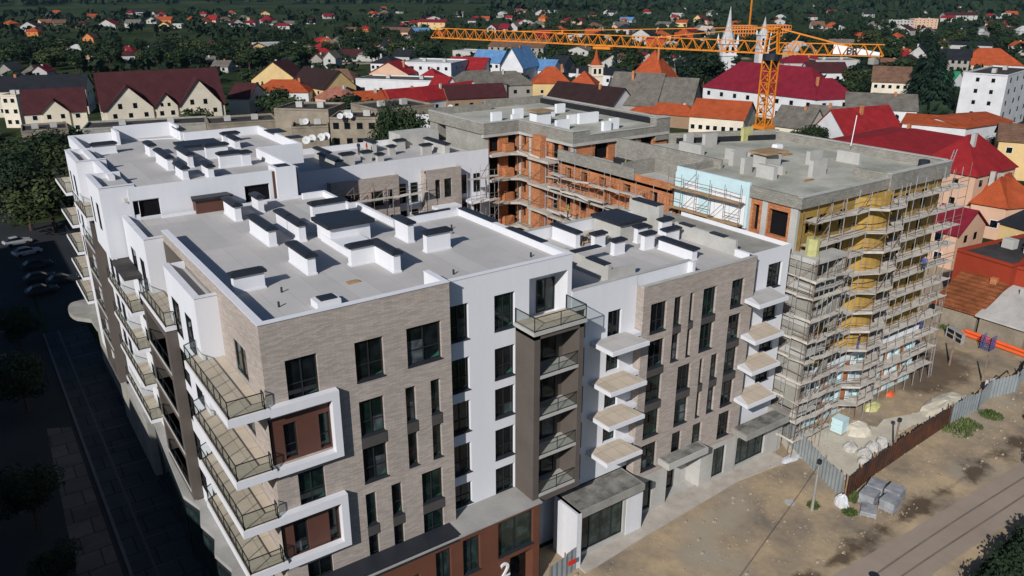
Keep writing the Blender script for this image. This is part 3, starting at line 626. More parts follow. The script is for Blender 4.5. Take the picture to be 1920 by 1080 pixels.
t.quad((-2.98, 37.6, 6.4), (-1.38, 37.6, 6.4), (-1.38, 37.6, 22.8), (-2.98, 37.6, 22.8)); t.build('loggia_tower', 'brown_render', B_)
for z in (19.5, 16.3, 13.0, 9.8):
    s = MB(); s.box(-3.02, 37.7, z, -1.45, 43.8, z + .2); bo = s.build('balcony', 'concrete_light', B_); railing(bo, [(-2.96, 37.8), (-2.96, 43.7)], z + .2, post=2)
for z in (22.6, 19.2, 16.3, 13.5, 10.8):
    balcony(B_, [(-3.25, 50.05), (-1.42, 50.05), (-1.42, 58.2), (-3.25, 58.2)], z, [(-2.6, 50.12), (-3.18, 50.12), (-3.18, 58)], th=.28)
s = MB(); s.prism([(-1.5, 50.05), (-2.9, 50.05), (-3.0, 53)] + [(-3.6 - 1.1 * math.sin(t), 57 - 3 * math.cos(t)) for t in [.2, .6, 1.0, 1.4, 1.8, 2.2, 2.6, 3.0]] + [(-1.5, 60)], 7.3, 7.75); s.build('canopy', 'concrete', B_)
s = MB(); s.box(-2.45, 29.61, 5.6, -.01, 43, 6.0); s.build('ledge', 'ledge_stone', B_)
s = MB(); s.box(-2.4, 29.61, 0, -.01, 43, 5.6); s.box(-2.0, 43, 0, -.01, 59, 6.0); s.build('shop_wall', 'concrete', B_)

# ================================================================ BUILDING R (right wing of the front)
Rb = thing('apartment_block', 'lower apartment block with tan brick middle and four stacked slab balconies on each side', 'building', (35, 8, 0))
w = MB()
rows = [(16.95, 19.42), (13.85, 16.27), (10.78, 13.15), (7.6, 10.02), (4.45, 6.93)]
bw = [(29.68, 31.4) + r for r in rows] + [(38.9, 40.45) + r for r in rows]
bw += [(32.22, 33.05) + rows[0], (33.95, 34.42) + rows[0], (35.48, 37.05) + rows[0], (32.22, 33.05) + rows[1], (33.95, 34.42) + rows[1], (35.48, 37.05) + rows[1]]
bw += [(33.2, 34.75) + rows[2], (35.78, 36.25) + rows[2], (37.16, 38.03) + rows[2], (33.2, 34.75) + rows[3], (35.78, 36.25) + rows[3], (37.16, 38.03) + rows[3]]
bw += [(33.15, 34.3) + rows[4], (35.65, 36.8) + rows[4]]
facade(w, FX(0), 28.85, 41.75, 3.95, 21.0, bw, .28)
w.quad((28.85, 0, 3.95), (28.85, .8, 3.95), (28.85, .8, 21), (28.85, 0, 21)); w.quad((41.75, 0, 3.95), (41.75, .8, 3.95), (41.75, .8, 21), (41.75, 0, 21))
w.build('brick_wall', 'tan_brick', Rb)
for h in bw: win(Rb, FX(0), *h, depth=.26, style='1x2' if h[1] - h[0] < 1.2 else '2x2', pane=None)
for (a_, b_, r) in ((29.68, 31.4, 1), (29.68, 31.4, 2), (32.22, 33.05, 0), (33.95, 34.42, 0), (35.48, 37.05, 0), (38.9, 40.45, 1), (38.9, 40.45, 2), (33.2, 34.75, 2), (35.78, 36.25, 2), (37.16, 38.03, 2)):
    MB().box(a_ - .02, -.05, rows[r + 1][1] + .03, b_ + .05, .2, rows[r][0] - .06).build('spandrel', 'spandrel', Rb)
# white flanks set back
lw = [(26.05, 27.4, z0_, z1_) for z0_, z1_ in ((17.05, 19.4), (14.35, 16.2), (11.15, 13.2), (8.1, 10.2))] + [(22.75, 23.85, z0_, z1_) for z0_, z1_ in ((17.9, 20.2), (14.7, 17.1), (11.6, 13.9), (8.5, 10.8), (5.6, 7.9))]
rw = [(44.5, 46.4, z0_, z1_) for z0_, z1_ in ((17.2, 19.5), (14.1, 15.6), (11.0, 12.6), (7.9, 9.5))] + [(42.1, 43.0, z0_, z1_) for z0_, z1_ in ((17.1, 19.5), (13.9, 15.8), (10.8, 12.7), (7.7, 9.7))]
w = MB(); facade(w, FX(.8), 22.53, 28.85, 5.1, 21.8, lw, .3); w.build('white_wall', 'white_plaster', Rb); w = MB(); facade(w, FX(.8), 41.75, 47.3, 4.0, 20.95, rw, .3); w.quad((47.3, .8, 4), (47.3, 14, 4), (47.3, 14, 20.9), (47.3, .8, 20.9))
w.build('white_wall', 'white_plaster', Rb)
for h in lw + rw: win(Rb, FX(.8), *h, depth=.26, style='1x2' if h[1] - h[0] < 1.2 else '2x2', sill=h[0] > 30)
for z in (17.4, 14.1, 11.2, 8.0):
    s = MB(); s.prism([(24.45, -1.65), (28.1, -1.65), (27.9, -.002 if False else -.02), (28.8, .0), (28.8, .78), (24.4, .78)], z - .32, z); bo = s.build('balcony', 'white_plaster', Rb)
    s = MB(); s.prism([(24.55, -1.52), (28.0, -1.52), (27.8, .7), (24.5, .7)], z + .002, z + .02); s.build('floor_tiles', 'membrane' if z > 17 else 'balcony_tile', bo)
    s = MB(); s.prism([(40.5, -1.75), (44.3, -1.75), (45.0, .78), (41.8, .78), (41.8, -.02), (40.7, -.02)], z - .32, z); bo = s.build('balcony', 'white_plaster', Rb)
    s = MB(); s.prism([(40.7, -1.6), (44.2, -1.6), (44.8, .7), (41.9, .7)], z + .002, z + .02); s.build('floor_tiles', 'membrane' if z > 17 else 'balcony_tile', bo)
# ground floor in smooth grey stone
gw = [(29.4, 31.2, .35, 3.2), (38.7, 40.4, .3, 3.4)]
w = MB(); facade(w, FX(0), 28.85, 41.75, 0, 3.94, gw + [(32.9, 37.1, .05, 3.7, 1.6, 0)], .28)
facade(w, FX(-.02), 41.75, 48.5, 0, 4.3, [(41.85, 45.95, .4, 3.45)], .3); w.quad((48.5, -.02, 0), (48.5, 3, 0), (48.5, 3, 4.3), (48.5, -.02, 4.3))
w.build('stone_base', 'concrete_light', Rb)
for h in gw: win(Rb, FX(0), *h, depth=.26, style='T', pane='shop_glass', sill=False)
win(Rb, FX(-.02), 41.85, 45.95, .4, 3.45, depth=.28, style='shop', pane='shop_glass', sill=False)
win(Rb, FX(1.55), 33.0, 35.3, .1, 3.3, depth=.02, style='shop', pane='pane_dark', sill=False)
s = MB(); s.box(31.65, -1.3, 4.55, 36.4, -.01, 5.1); co = s.build('entrance_canopy', 'concrete_light', Rb); MB().box(31.8, -1.15, 5.102, 36.25, -.05, 5.13).build('gravel', 'concrete_dirty', co)
s = MB(); s.box(40.9, -1.7, 4.32, 46.9, -.03, 4.85); s.box(46.9, -.9, 4.32, 48.6, .78, 4.85); co = s.build('shop_canopy', 'concrete', Rb); MB().box(41.1, -1.5, 4.852, 46.7, -.05, 4.9).build('gravel', 'concrete_dirty', co)
# left shop: white side, glazed front under a stained roof
w = MB(); w.box(21.3, -2.05, 0, 21.75, .8, 5.0); w.box(27.1, -1.3, 0, 28.84, .0, 4.3); w.box(21.75, -.2, 0, 28.84, .78, 4.3); so = w.build('shop_wall', 'white_plaster_streaked', Rb)
s = MB(); s.box(21.5, -2.0, 4.45, 28.3, .79, 5.0); co = s.build('shop_canopy', 'concrete', Rb); MB().box(21.8, -1.75, 5.002, 28.1, .7, 5.03).build('gravel', 'concrete_dirty', co)
w = MB(); facade(w, FX(-1.25), 21.76, 27.1, 0, 4.45, [(22.2, 26.8, .5, 4.0)], .2); w.build('stone_base', 'concrete_light', Rb)
win(Rb, FX(-1.25), 22.2, 26.8, .5, 4.0, depth=.2, style='shop', pane='shop_glass', sill=False)
w = MB(); w.quad((22.53, 2.4, 0), (22.53, .8, 0), (22.53, .8, 5.1), (22.53, 2.4, 5.1)); w.quad((18.12, 1.9, 0), (22.5, 1.9, 0), (22.5, 1.9, 7.3), (18.12, 1.9, 7.3)); w.build('passage_wall', 'white_plaster_streaked', Rb)
# roof
zr = 20.4
w = MB(); w.prism([(22.53, 1.1), (42, .3), (42.2, 15.9), (22.53, 15.9)], zr - .3, zr); ROOF_R = w.build('roof', 'membrane', Rb)
w = MB(); w.prism([(42.4, 1.0), (47.3, 1.0), (47.3, 15.9), (42.4, 15.9)], zr - .3, zr + .1); w.build('terrace', 'concrete', Rb)
w = MB(); w.box(22.55, .83, zr - .2, 34.6, 1.1, 21.8); w.box(28.88, .03, zr - .2, 41.72, .3, 20.99); w.box(34.3, .3, zr - .2, 34.6, .83, 21.8); w.box(28.9, .3, zr - .2, 34.3, .8, zr + .25)
w.box(22.53, 15.6, zr - .2, 42.1, 15.9, 21.5); w.box(41.75, .3, zr - .2, 42.05, 2.4, 21.0); w.box(34.8, 1.4, zr, 35.2, 1.5, zr + .1)
w.build('parapet', 'white_plaster', Rb)
w = MB(); k = .04
for (a_, b_, c_, d_, z) in ((22.5, .77, 34.64, 1.14, 21.8), (28.8, -.04, 41.8, .34, 21.0), (22.5, 15.56, 42.1, 15.94, 21.5)): w.box(a_, b_, z + .001, c_, d_, z + .05)
w.build('coping', 'concrete_light', Rb)
w = MB(); w.box(41.8, 2.4, zr - .2, 42.1, 9.6, 21.75); w.box(41.9, 11.8, zr - .2, 42.5, 15.9, 22.7); w.box(28.4, 3.6, zr - .2, 28.75, 9.2, 21.75); w.box(28.75, 3.6, zr, 31.3, 3.9, 21.4)
build_split(w, 'concrete_upstand', 'concrete_light', Rb)
RC = [(36.4, 37.6, 7.9, 8.4, 1.25), (37.3, 38.5, 9.75, 10.25, 1.3), (39.2, 40.9, 8.1, 8.6, 1.1), (41.0, 42.3, 10.4, 10.9, 1.2), (33.25, 34.45, 8.3, 8.8, 1.1), (33.15, 34.4, 10.8, 11.3, 1.1), (31.9, 32.4, 11.9, 15.3, 1.2), (37.7, 38.3, 3.5, 7.5, .85)]
for c in RC: chimney(ROOF_R, *c[:4], zr, c[4] * 1.1)
w = MB(); w.box(36.9, 11.6, zr, 39.6, 15.3, zr + 1.35); sb = w.build('roof_access', 'concrete_light', ROOF_R); MB().box(36.6, 11.3, zr + 1.36, 39.9, 15.5, zr + 1.62).build('cap', 'cap_metal', sb)
w = MB(); w.box(28.3, 7.6, 21.76, 31.2, 8.3, 21.84); w.box(30.3, 5.0, 21.76, 30.31, 5.1, 21.8); w.box(28.2, 3.9, 21.76, 28.95, 6.2, 21.84); w.box(41.65, 3.6, 21.76, 42.25, 5.3, 21.84); w.box(41.65, 7.4, 21.76, 42.25, 9.0, 21.84); w.box(41.7, 12, 22.71, 42.7, 15.4, 22.8); build_split(w, 'wall_cap', 'cap_metal', Rb)
b = MB()
for i in range(16): x, y = 34.2 + rnd.uniform(-1.6, 1.8), 13.2 + rnd.uniform(-1.4, 1.4); b.bar((x, y, zr + .05), (x + rnd.uniform(-.9, .9), y + rnd.uniform(-.5, .5), zr + rnd.uniform(.1, .5)), .09)
tag(recentre(b.build('scrap_timber', 'timber')), 'tangle of scrap timber lying on the lower roof beside the dark capped access block', 'timber')
w = MB(); w.quad((22.6, 15.9, 0), (48, 15.9, 0), (48, 15.9, 20.4), (22.6, 15.9, 20.4)); w.build('courtyard_wall', 'white_plaster', Rb)

# ================================================================ BUILDING C (across the courtyard)
Cb = thing('apartment_block', 'white and grey brick apartment block across the courtyard with scaffolded lower walls', 'building', (32, 52, 0))
w = MB(); facade(w, FX(46.5), 18.4, 45.4, 0, 22.4, [(20.8, 22.2, 11, 13, 1, 0)], .3); w.quad((45.4, 46.5, 18), (45.4, 62, 18), (45.4, 62, 21), (45.4, 46.5, 21)); w.quad((18.4, 62, 0), (45.4, 62, 0), (45.4, 62, 21.5), (18.4, 62, 21.5)); w.build('wall', 'white_plaster', Cb)
w = MB(); w.prism([(18.4, 46.8), (45.4, 46.8), (45.4, 62), (18.4, 62)], 21.0, 21.3); ROOF_C = w.build('roof', 'membrane', Cb)
w = MB(); w.box(18.4, 46.51, 21.1, 40.5, 46.8, 22.4); w.box(18.4, 61.7, 21.1, 45.4, 62, 22.0); w.build('parapet', 'white_plaster', Cb)
def brick_bay(x0, x1, y, zt, wins, name='brick_bay', m='tan_brick'):
    w = MB(); facade(w, FX(y), x0, x1, 0, zt, wins, .3); w.quad((x0, y, 0), (x0, 46.5, 0), (x0, 46.5, zt), (x0, y, zt)); w.quad((x1, y, 0), (x1, 46.5, 0), (x1, 46.5, zt), (x1, y, zt)); w.quad((x0, y, zt - .3), (x1, y, zt - .3), (x1, 46.5, zt - .3), (x0, 46.5, zt - .3))
    w.box(x0, y + .01, zt - .35, x1, y + .3, zt + .02); w.build(name, m, Cb)
    for h in wins: win(Cb, FX(y), *h[:4], depth=.28, style='1x2' if h[1] - h[0] < 1.2 else '2x2', sill=False)
wb = [(36.6, 37.35, z, z + 2.4) for z in (17.2, 10.6, 7.4)] + [(37.9, 39.0, z, z + 2.4) for z in (17.2, 10.6, 7.4)] + [(36.6, 39.0, 13.4, 15.6)]
brick_bay(35.3, 40.4, 45.2, 20.9, wb)
wb = [(24.0, 26.6, z, z + 1.7) for z in (17.6, 14.2, 11)] + [(28.0, 29.6, z, z + 1.9) for z in (17.4, 14.2, 11)] + [(30.2, 31.0, z, z + 1.9) for z in (17.4, 14.2, 11)]
brick_bay(23.0, 31.7, 45.4, 20.9, wb)
w = MB(); w.box(36.0, 43.6, 16.0, 39.4, 45.19, 16.4); w.build('balcony', 'white_plaster', Cb); w = MB(); w.box(41.4, 44.4, 16.0, 44.2, 46.45, 16.3); w.build('balcony', 'white_plaster', Cb); w = MB(); w.box(41.0, 44.6, 12.8, 44.2, 46.45, 13.1); w.build('balcony', 'white_plaster', Cb)
for z in (17.0, 13.6, 10.2):
    for a_ in (32.2, 33.8, 41.0, 43.0): win(Cb, FX(46.5), a_, a_ + .9, z, z + 2.4, depth=-.03, style='1x2', sill=False)
CC = [(30.4, 31.7, 52.6, 53.2, 1.3), (35.2, 36.1, 54.6, 55.2, 1.2), (38.9, 40.3, 52.4, 53.0, 1.3), (32.0, 32.9, 51.6, 52.2, 1.0), (27.3, 29.0, 51.8, 52.4, 1.5), (25.2, 25.9, 48.5, 54.0, 1.5), (41.5, 42.2, 51.0, 56.5, 1.4), (37.6, 39.0, 57.4, 58.0, 1.3), (26.6, 27.2, 55.0, 59.0, 1.3), (34.2, 34.8, 57.6, 60.4, 1.4)]
for c in CC: chimney(ROOF_C, *c[:4], 21.3, c[4] - .1, body='concrete_light')
w = MB(); w.box(38.6, 58, 21.3, 44.6, 61.5, 23.2); w.build('roof_access', 'concrete_light', ROOF_C)
w = MB(); w.box(42.6, 47.6, 21.31, 44.6, 49.4, 21.5); tag(recentre(w.build('sheet_stack', 'yellow_foil')), 'flat stack of yellow sheets lying on the pale roof beside the orange brick block', 'sheets')

# ================================================================ BUILDING E (orange brick, far corner)
Eb = thing('unfinished_block', 'unfinished orange brick block with open floors and white foam covered shafts on its flat roof', 'building', (56, 50, 0))
FE = [21.55, 18.2, 14.9, 11.6, 8.3]; zE = 25.5
w = MB(); D3 = .35
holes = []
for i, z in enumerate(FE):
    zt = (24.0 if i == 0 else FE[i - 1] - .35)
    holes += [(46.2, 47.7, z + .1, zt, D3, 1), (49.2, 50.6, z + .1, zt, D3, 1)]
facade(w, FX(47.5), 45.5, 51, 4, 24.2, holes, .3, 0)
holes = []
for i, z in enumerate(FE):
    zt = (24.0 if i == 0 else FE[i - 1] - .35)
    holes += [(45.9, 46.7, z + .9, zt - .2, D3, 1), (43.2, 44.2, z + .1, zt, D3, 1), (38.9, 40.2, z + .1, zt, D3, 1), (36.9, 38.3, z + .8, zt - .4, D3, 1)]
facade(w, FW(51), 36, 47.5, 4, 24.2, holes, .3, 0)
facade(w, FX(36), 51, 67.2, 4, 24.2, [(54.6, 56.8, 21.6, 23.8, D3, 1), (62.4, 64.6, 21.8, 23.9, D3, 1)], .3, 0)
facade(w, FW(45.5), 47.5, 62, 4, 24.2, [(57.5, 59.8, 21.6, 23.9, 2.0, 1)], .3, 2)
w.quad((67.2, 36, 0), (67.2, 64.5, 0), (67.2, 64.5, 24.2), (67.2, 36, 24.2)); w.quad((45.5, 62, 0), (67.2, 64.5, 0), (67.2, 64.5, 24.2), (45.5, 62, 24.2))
w.build('brick_wall', ['orange_brick', 'painted_room_dark', 'concrete'], Eb)
w = MB(); w.prism([(51, 36), (67.2, 36), (67.2, 64.5), (45.5, 62), (45.5, 47.5), (51, 47.5)], 24.21, 24.75); ROOF_E = w.build('roof', 'concrete_wet', Eb)
w = MB(); zp = zE
for a_ in ((50.7, 35.7, 51.3, 47.2), (45.2, 47.2, 51.3, 47.8), (45.2, 47.8, 45.8, 61.8)): w.box(a_[0], a_[1], 24.06, a_[2], a_[3], zp)
w.box(51.3, 35.7, 24.0, 53.4, 36.3, zp); w.box(53.4, 35.72, 24.0, 67.2, 36.0, 24.9); w.box(64.8, 35.7, 23, 67.3, 36.9, 25.9); w.box(67.0, 36.9, 24.0, 67.5, 64.5, 25.7); w.box(45.5, 61.8, 24.0, 56, 62.3, 25.7); w.box(56, 63.4, 24.0, 67.0, 63.9, 25.9)
w.build('parapet', 'grey_block', Eb)
w = MB()
for (a_, b_, c_, d_, z) in ((50.65, 35.65, 51.35, 47.15, 25.501), (45.15, 47.15, 51.35, 47.85, 25.501), (45.15, 47.85, 45.85, 61.8, 25.501), (51.35, 35.65, 53.4, 36.35, 25.501), (64.7, 35.6, 67.35, 37, 25.901), (66.95, 37, 67.55, 64.5, 25.701), (53.4, 35.66, 64.7, 36.04, 24.901)): w.box(a_, b_, z, c_, d_, z + .08)
w.build('coping', 'concrete_light', Eb)
MB().box(66.4, 36.97, 24.8, 66.9, 64, 25.5).build('membrane_upstand', 'tarp_black', ROOF_E)
w = MB()
for x in (45.52, 51.0, 58.0, 61.4): w.box(x, 35.96 if x > 50 else 47.46, 4, x + .5, 36.4 if x > 50 else 47.9, 24.2)
for y in (36.0, 41.0, 44.7, 47.0): w.box(50.96, y, 4, 51.3, y + .45, 24.2)
w.box(50.62, 35.62, 23.7, 67.2, 36.2, 24.04); w.box(50.62, 36.2, 23.7, 51.2, 47.1, 24.04); w.box(45.12, 47.12, 23.7, 50.62, 47.7, 24.04)
w.build('concrete_frame', 'concrete_light', Eb)
for i, z in enumerate(FE):
    s = MB(); s.prism([(45.6, 46.0), (48.6, 46.0), (49.6, 45.2), (49.6, 43.4), (49.0, 42.8), (49.0, 38.4), (50.9, 38.4), (50.9, 47.4), (45.6, 47.4)], z - .3, z - .02); s.build('floor_slab', 'slab_concrete', Eb)
    s = MB(); s.box(49.9, 41.0, z, 50.93, 43.0, z + 2.7); s.build('brick_pier', 'orange_brick', Eb)
    s = MB(); s.box(48.2, 46.6, z, 49.6, 47.45, z + 1.1); s.build('brick_pier', 'orange_brick', Eb)
for c in [(49.7, 51.3, 52.0, 52.5, 1.25), (53.5, 55.1, 52.2, 52.7, 1.4), (51.4, 52.6, 49.6, 50.1, 1.1), (52.5, 54.6, 41.2, 41.7, 1.3), (57.0, 58.6, 44.4, 44.9, 1.2), (58.2, 61.6, 43.6, 44.1, 1.4), (57.2, 58.5, 37.5, 38.0, 1.2), (58.8, 60.2, 37.9, 38.4, 1.4), (61.8, 63.4, 53.2, 53.7, 1.3), (58.0, 59.8, 51, 51.5, 1.3), (56.4, 57.0, 48.2, 51, .7)]:
    chimney(ROOF_E, *c[:4], 24.75, c[4], body='foam_white', cap=False)
w = MB(); w.box(52.8, 46.0, 24.75, 55.2, 47.6, 26.4); sb = w.build('roof_access', 'foam_white', ROOF_E); MB().box(52.5, 45.7, 26.41, 55.5, 47.9, 26.62).build('timber_cap', 'timber', sb)
# arcade wing between E and D, with block parapets
Fb = thing('unfinished_block', 'lower unfinished orange brick wing between the taller orange block and the blue foam wall', 'building', (52, 26, 0))
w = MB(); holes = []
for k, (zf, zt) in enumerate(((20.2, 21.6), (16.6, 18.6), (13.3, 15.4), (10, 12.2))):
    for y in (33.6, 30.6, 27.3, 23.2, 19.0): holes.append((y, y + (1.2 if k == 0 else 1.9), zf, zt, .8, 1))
facade(w, FW(48.85), 16.0, 36, 4, 23.0, holes, .3, 0); w.build('brick_wall', ['orange_brick', 'painted_room_dark'], Fb)
w = MB(); w.prism([(48.85, 16.2), (54, 16.2), (54, 36), (48.85, 36)], 21.9, 22.2); w.build('roof', 'concrete_light', Fb)
w = MB(); w.box(48.6, 22.5, 22.3, 48.95, 36, 23.6); w.box(48.95, 24.6, 22.21, 54, 24.95, 23.8); w.box(53.8, 15.0, 22.2, 54.09, 31.2, 25.2); w.build('parapet', 'grey_block', Fb)
MB().box(53.2, 25.3, 22.21, 53.78, 31, 22.9).build('membrane_upstand', 'tarp_black', Fb)
for k, z in enumerate((19.0, 15.7, 12.4)):
    s = MB(); s.box(46.9, 16.4, z - .25, 48.84, 35.8, z); s.build('floor_slab', 'slab_concrete', Fb)
    s = MB(); s.box(47.0, 25.3, z, 48.84, 25.55, z + 2.3); s.build('brick_pier', 'orange_brick', Fb)
    s = MB(); s.box(47.2, 20.3, z, 48.84, 20.55, z + 2.3); s.build('brick_pier', 'orange_brick', Fb)

for k, (y, z) in enumerate(((33, 19.02), (29, 15.72), (21.5, 19.02), (18, 15.72), (27, 12.42))):
    q = MB()
    for i in range(7): a, c = y + rnd.uniform(-1, 1), z + .05 + i * .05; q.bar((47.3 + rnd.uniform(0, .8), a, c), (47.6 + rnd.uniform(0, .8), a + rnd.uniform(-1.6, 1.6), c + rnd.uniform(0, .7)), .12, .05)
    tag(recentre(q.build('loose_boards', 'slab_concrete')), 'heap of loose boards on the %s courtyard slab of the orange brick wing' % ('top left', 'second left', 'top right', 'second right', 'lowest')[k], 'boards')

# ================================================================ BUILDING D (scaffolded front corner)
Db = thing('unfinished_block', 'unfinished corner block with yellow wool insulated front behind scaffolding and a wet concrete roof', 'building', (60, 12, 0))
X = 48.85; YD = 1.6
w = MB()
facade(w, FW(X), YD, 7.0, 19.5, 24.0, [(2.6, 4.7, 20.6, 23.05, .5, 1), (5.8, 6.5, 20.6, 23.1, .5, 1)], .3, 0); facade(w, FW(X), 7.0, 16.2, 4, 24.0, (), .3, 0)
w.build('west_wall', ['orange_brick', 'painted_room_dark'], Db)
w = MB()
for y in (YD - .02, 4.85, 6.75): w.box(X - .04, y, 19.5, X + .3, y + .75 if y < 2 else y + .6, 24.0)
w.box(X - .05, YD - .02, 23.7, X + .25, 7.3, 24.2); w.build('concrete_frame', 'concrete_light', Db)
w = MB(); y = 7.0
w.box(X - .3, 6.9, 20.6, X - .06, 7.15, 25.05); w.box(X - .29, 7.15, 23.7, X - .06, 16.2, 25.0); w.box(X - .28, 11.4, 20.7, X - .06, 13.0, 23.7); w.box(X - .3, 14.9, 20.7, X - .06, 16.3, 24.4); w.build('blue_foam', 'foam_blue', Db)
w = MB(); w.box(X - .27, 7.15, 20.6, X - .06, 11.38, 23.69); w.box(X - .27, 13.02, 20.6, X - .06, 14.88, 23.69); w.build('white_foam', 'foam_white', Db)
holes = []
for i in range(6):
    z = 20.9 - 2.95 * i if i else 20.9
    z0_, z1_ = z, z + 1.7
    for x in (50.2, 52.2, 55.3, 63.9, 66.3, 69.4): 
        if z > 6.2: holes.append((x, x + 1.2, z0_, z1_, .5, 1))
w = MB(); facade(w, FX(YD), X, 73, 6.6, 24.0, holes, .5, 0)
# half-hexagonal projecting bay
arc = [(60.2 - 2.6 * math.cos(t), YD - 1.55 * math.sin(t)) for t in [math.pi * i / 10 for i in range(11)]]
w.build('wool_wall', ['wool', 'painted_room_dark'], Db); w = MB()
for i in range(10): w.quad((*arc[i], 7.4), (*arc[i + 1], 7.4), (*arc[i + 1], 23.5), (*arc[i], 23.5))
w.poly([(*q, 23.5) for q in arc]); w.build('wool_bay', 'wool_bay', Db)
w = MB()
for z in (20.9, 17.9, 14.9, 11.9, 9):
    [w.bar((*arc[i], z), (*arc[i + 1], z), .07) for i in range(10)]
w.build('dark_joint', 'dark_metal', Db)
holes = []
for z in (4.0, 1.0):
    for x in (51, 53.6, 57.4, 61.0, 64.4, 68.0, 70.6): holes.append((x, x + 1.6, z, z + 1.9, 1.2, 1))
w = MB(); facade(w, FX(YD - .5), 49.6, 73, 0, 6.4, holes, .3, 0); w.quad((49.6, YD - .5, 6.4), (73, YD - .5, 6.4), (73, YD, 6.6), (49.6, YD, 6.6), 0); w.build('lower_wall', ['foam_blue', 'painted_room_dark'], Db)
w = MB()
for x in (50.1, 55.6, 59.4, 63.0, 66.6, 69.9): w.box(x, YD - .54, .3, x + .75, YD - .49, 5.9)
build_split(w, 'bare_brick', 'orange_brick', Db)
w = MB()
for z in (3.1, 6.2): w.box(49.6, YD - .56, z, 73, YD - .48, z + .5)
for x in (52.9, 60.4, 67.6): w.box(x, YD - .55, .1, x + .45, YD - .5, 6.2)
w.build('white_foam', 'foam_white', Db)
w = MB(); w.quad((73, YD, 0), (73, 23, 0), (73, 23, 24), (73, YD, 24)); w.quad((54, 31, 0), (73, 23, 0), (73, 23, 24), (54, 31, 24)); w.build('east_wall', 'grey_block', Db)
w = MB(); w.prism([(X, 1.5), (73.2, 1.5), (73.2, 23), (54.1, 31), (54.1, 16.2), (X, 16.2)], 24.01, 24.25); ROOF_D = w.build('roof', 'concrete_wet', Db)
w = MB(); w.box(X - .25, 1.15, 23.7, X + .12, 6.85, 24.75); w.box(X + .12, 1.15, 23.7, 62.2, 1.5, 24.75); w.box(62.2, 1.05, 23.5, 73.3, 1.5, 25.15); w.box(62.2, 1.5, 24.25, 62.6, 5.2, 25.15); w.box(72.9, 1.5, 23.5, 73.3, 22.9, 25.2); w.prism([(60, 28.4), (73.3, 22.8), (73.4, 23.15), (60.1, 28.8)], 24.2, 25.45); w.box(X + .1, 16.0, 24.2, 54.1, 16.3, 24.95)
w.build('parapet', 'grey_block', Db)
w = MB()
for (a_, b_, c_, d_, z) in ((X - .3, 1.1, 62.2, 1.58, 24.751), (62.15, 1.0, 73.35, 1.6, 25.151), (72.8, 1.6, 73.4, 22.9, 25.201)): w.box(a_, b_, z, c_, d_, z + .07)
w.build('coping', 'concrete_light', Db)
for c in [(53.7, 55.0, 11.9, 12.4, 1.65), (58.1, 60.4, 7.0, 7.5, 1.7), (63.2, 65.4, 11.0, 11.5, 1.4), (54.0, 54.6, 8.5, 10.6, 1.3), (55.9, 58.0, 15.2, 15.8, 1.55), (57.3, 57.9, 21.0, 24.4, 1.15), (60.4, 61.7, 26.2, 26.7, 1.4), (61.7, 63.8, 24.4, 24.9, 1.5), (67.4, 67.9, 7.9, 10.6, 1.25), (58.4, 58.9, 15.0, 18.5, 1.2), (56.6, 57.1, 9.4, 11.2, .9)]:
    chimney(ROOF_D, *c[:4], 24.25, c[4], body='concrete_light', cap=False)
w = MB(); w.box(57.6, 12.4, 24.25, 60.2, 14.0, 25.7); sb = w.build('roof_access', 'concrete_light', ROOF_D); w = MB(); w.prism([(60.6, 27.8), (72.6, 22.75), (72.6, 22.9), (60.6, 28.0)], 24.26, 24.9); w.build('membrane_upstand', 'tarp_black', ROOF_D)
w = MB(); w.v = []; w.prism([(57.2, 12.0), (58.8, 11.8), (59.3, 12.3), (60.8, 12.0), (60.7, 14.3), (57.3, 14.4)], 25.72, 25.9); tag(recentre(w.build('timber_sheet', 'timber')), 'warped timber boards over black foil lying on the concrete stair head', 'timber')
# grey concrete balcony stack at the corner, each level a balcony box
t = MB(); t.box(48.3, 1.0, 0, 53.2, 1.58, 19.3); t.box(48.3, -1.2, 3.5, 48.6, 1.0, 19.3); t.box(52.6, -1.2, 12, 52.9, 1.0, 19.3); t.build('concrete_tower', 'concrete', Db)
for z in (19.3, 16.6, 13.4, 10.3, 7.2, 4.1):
    t = MB(); t.box(48.1, -1.35, z, 53.0 if z > 11 else 51.4, 1.6, z + .3); t.box(48.1, -1.35, z + .3, 48.3, 1.0, z + .75 if z < 19 else z + .45); t.build('balcony', 'concrete_light', Db)
    if z < 19: t = MB(); t.tri((50.4, -1.1, z + .35), (52.6, -1.1, z + .35), (52.6, -1.1, z + 2.2)); t.tri((50.4, -1.0, z + .35), (52.6, -1.0, z + .35), (52.6, -1.0, z + 2.2)); t.quad((50.4, -1.1, z + .35), (52.6, -1.1, z + 2.2), (52.6, -1.0, z + 2.2), (50.4, -1.0, z + .35)); t.build('stair_cheek', 'concrete', Db)
tag(recentre(MB().prism([(49.6 + .6 * math.cos(t), .2 + .6 * math.sin(t)) for t in [i * math.pi / 5 for i in range(10)]], 19.61, 21.2).build('wool_roll', 'yellow_foil')), 'upright pale yellow bale standing on top of the concrete balcony stack', 'bale')

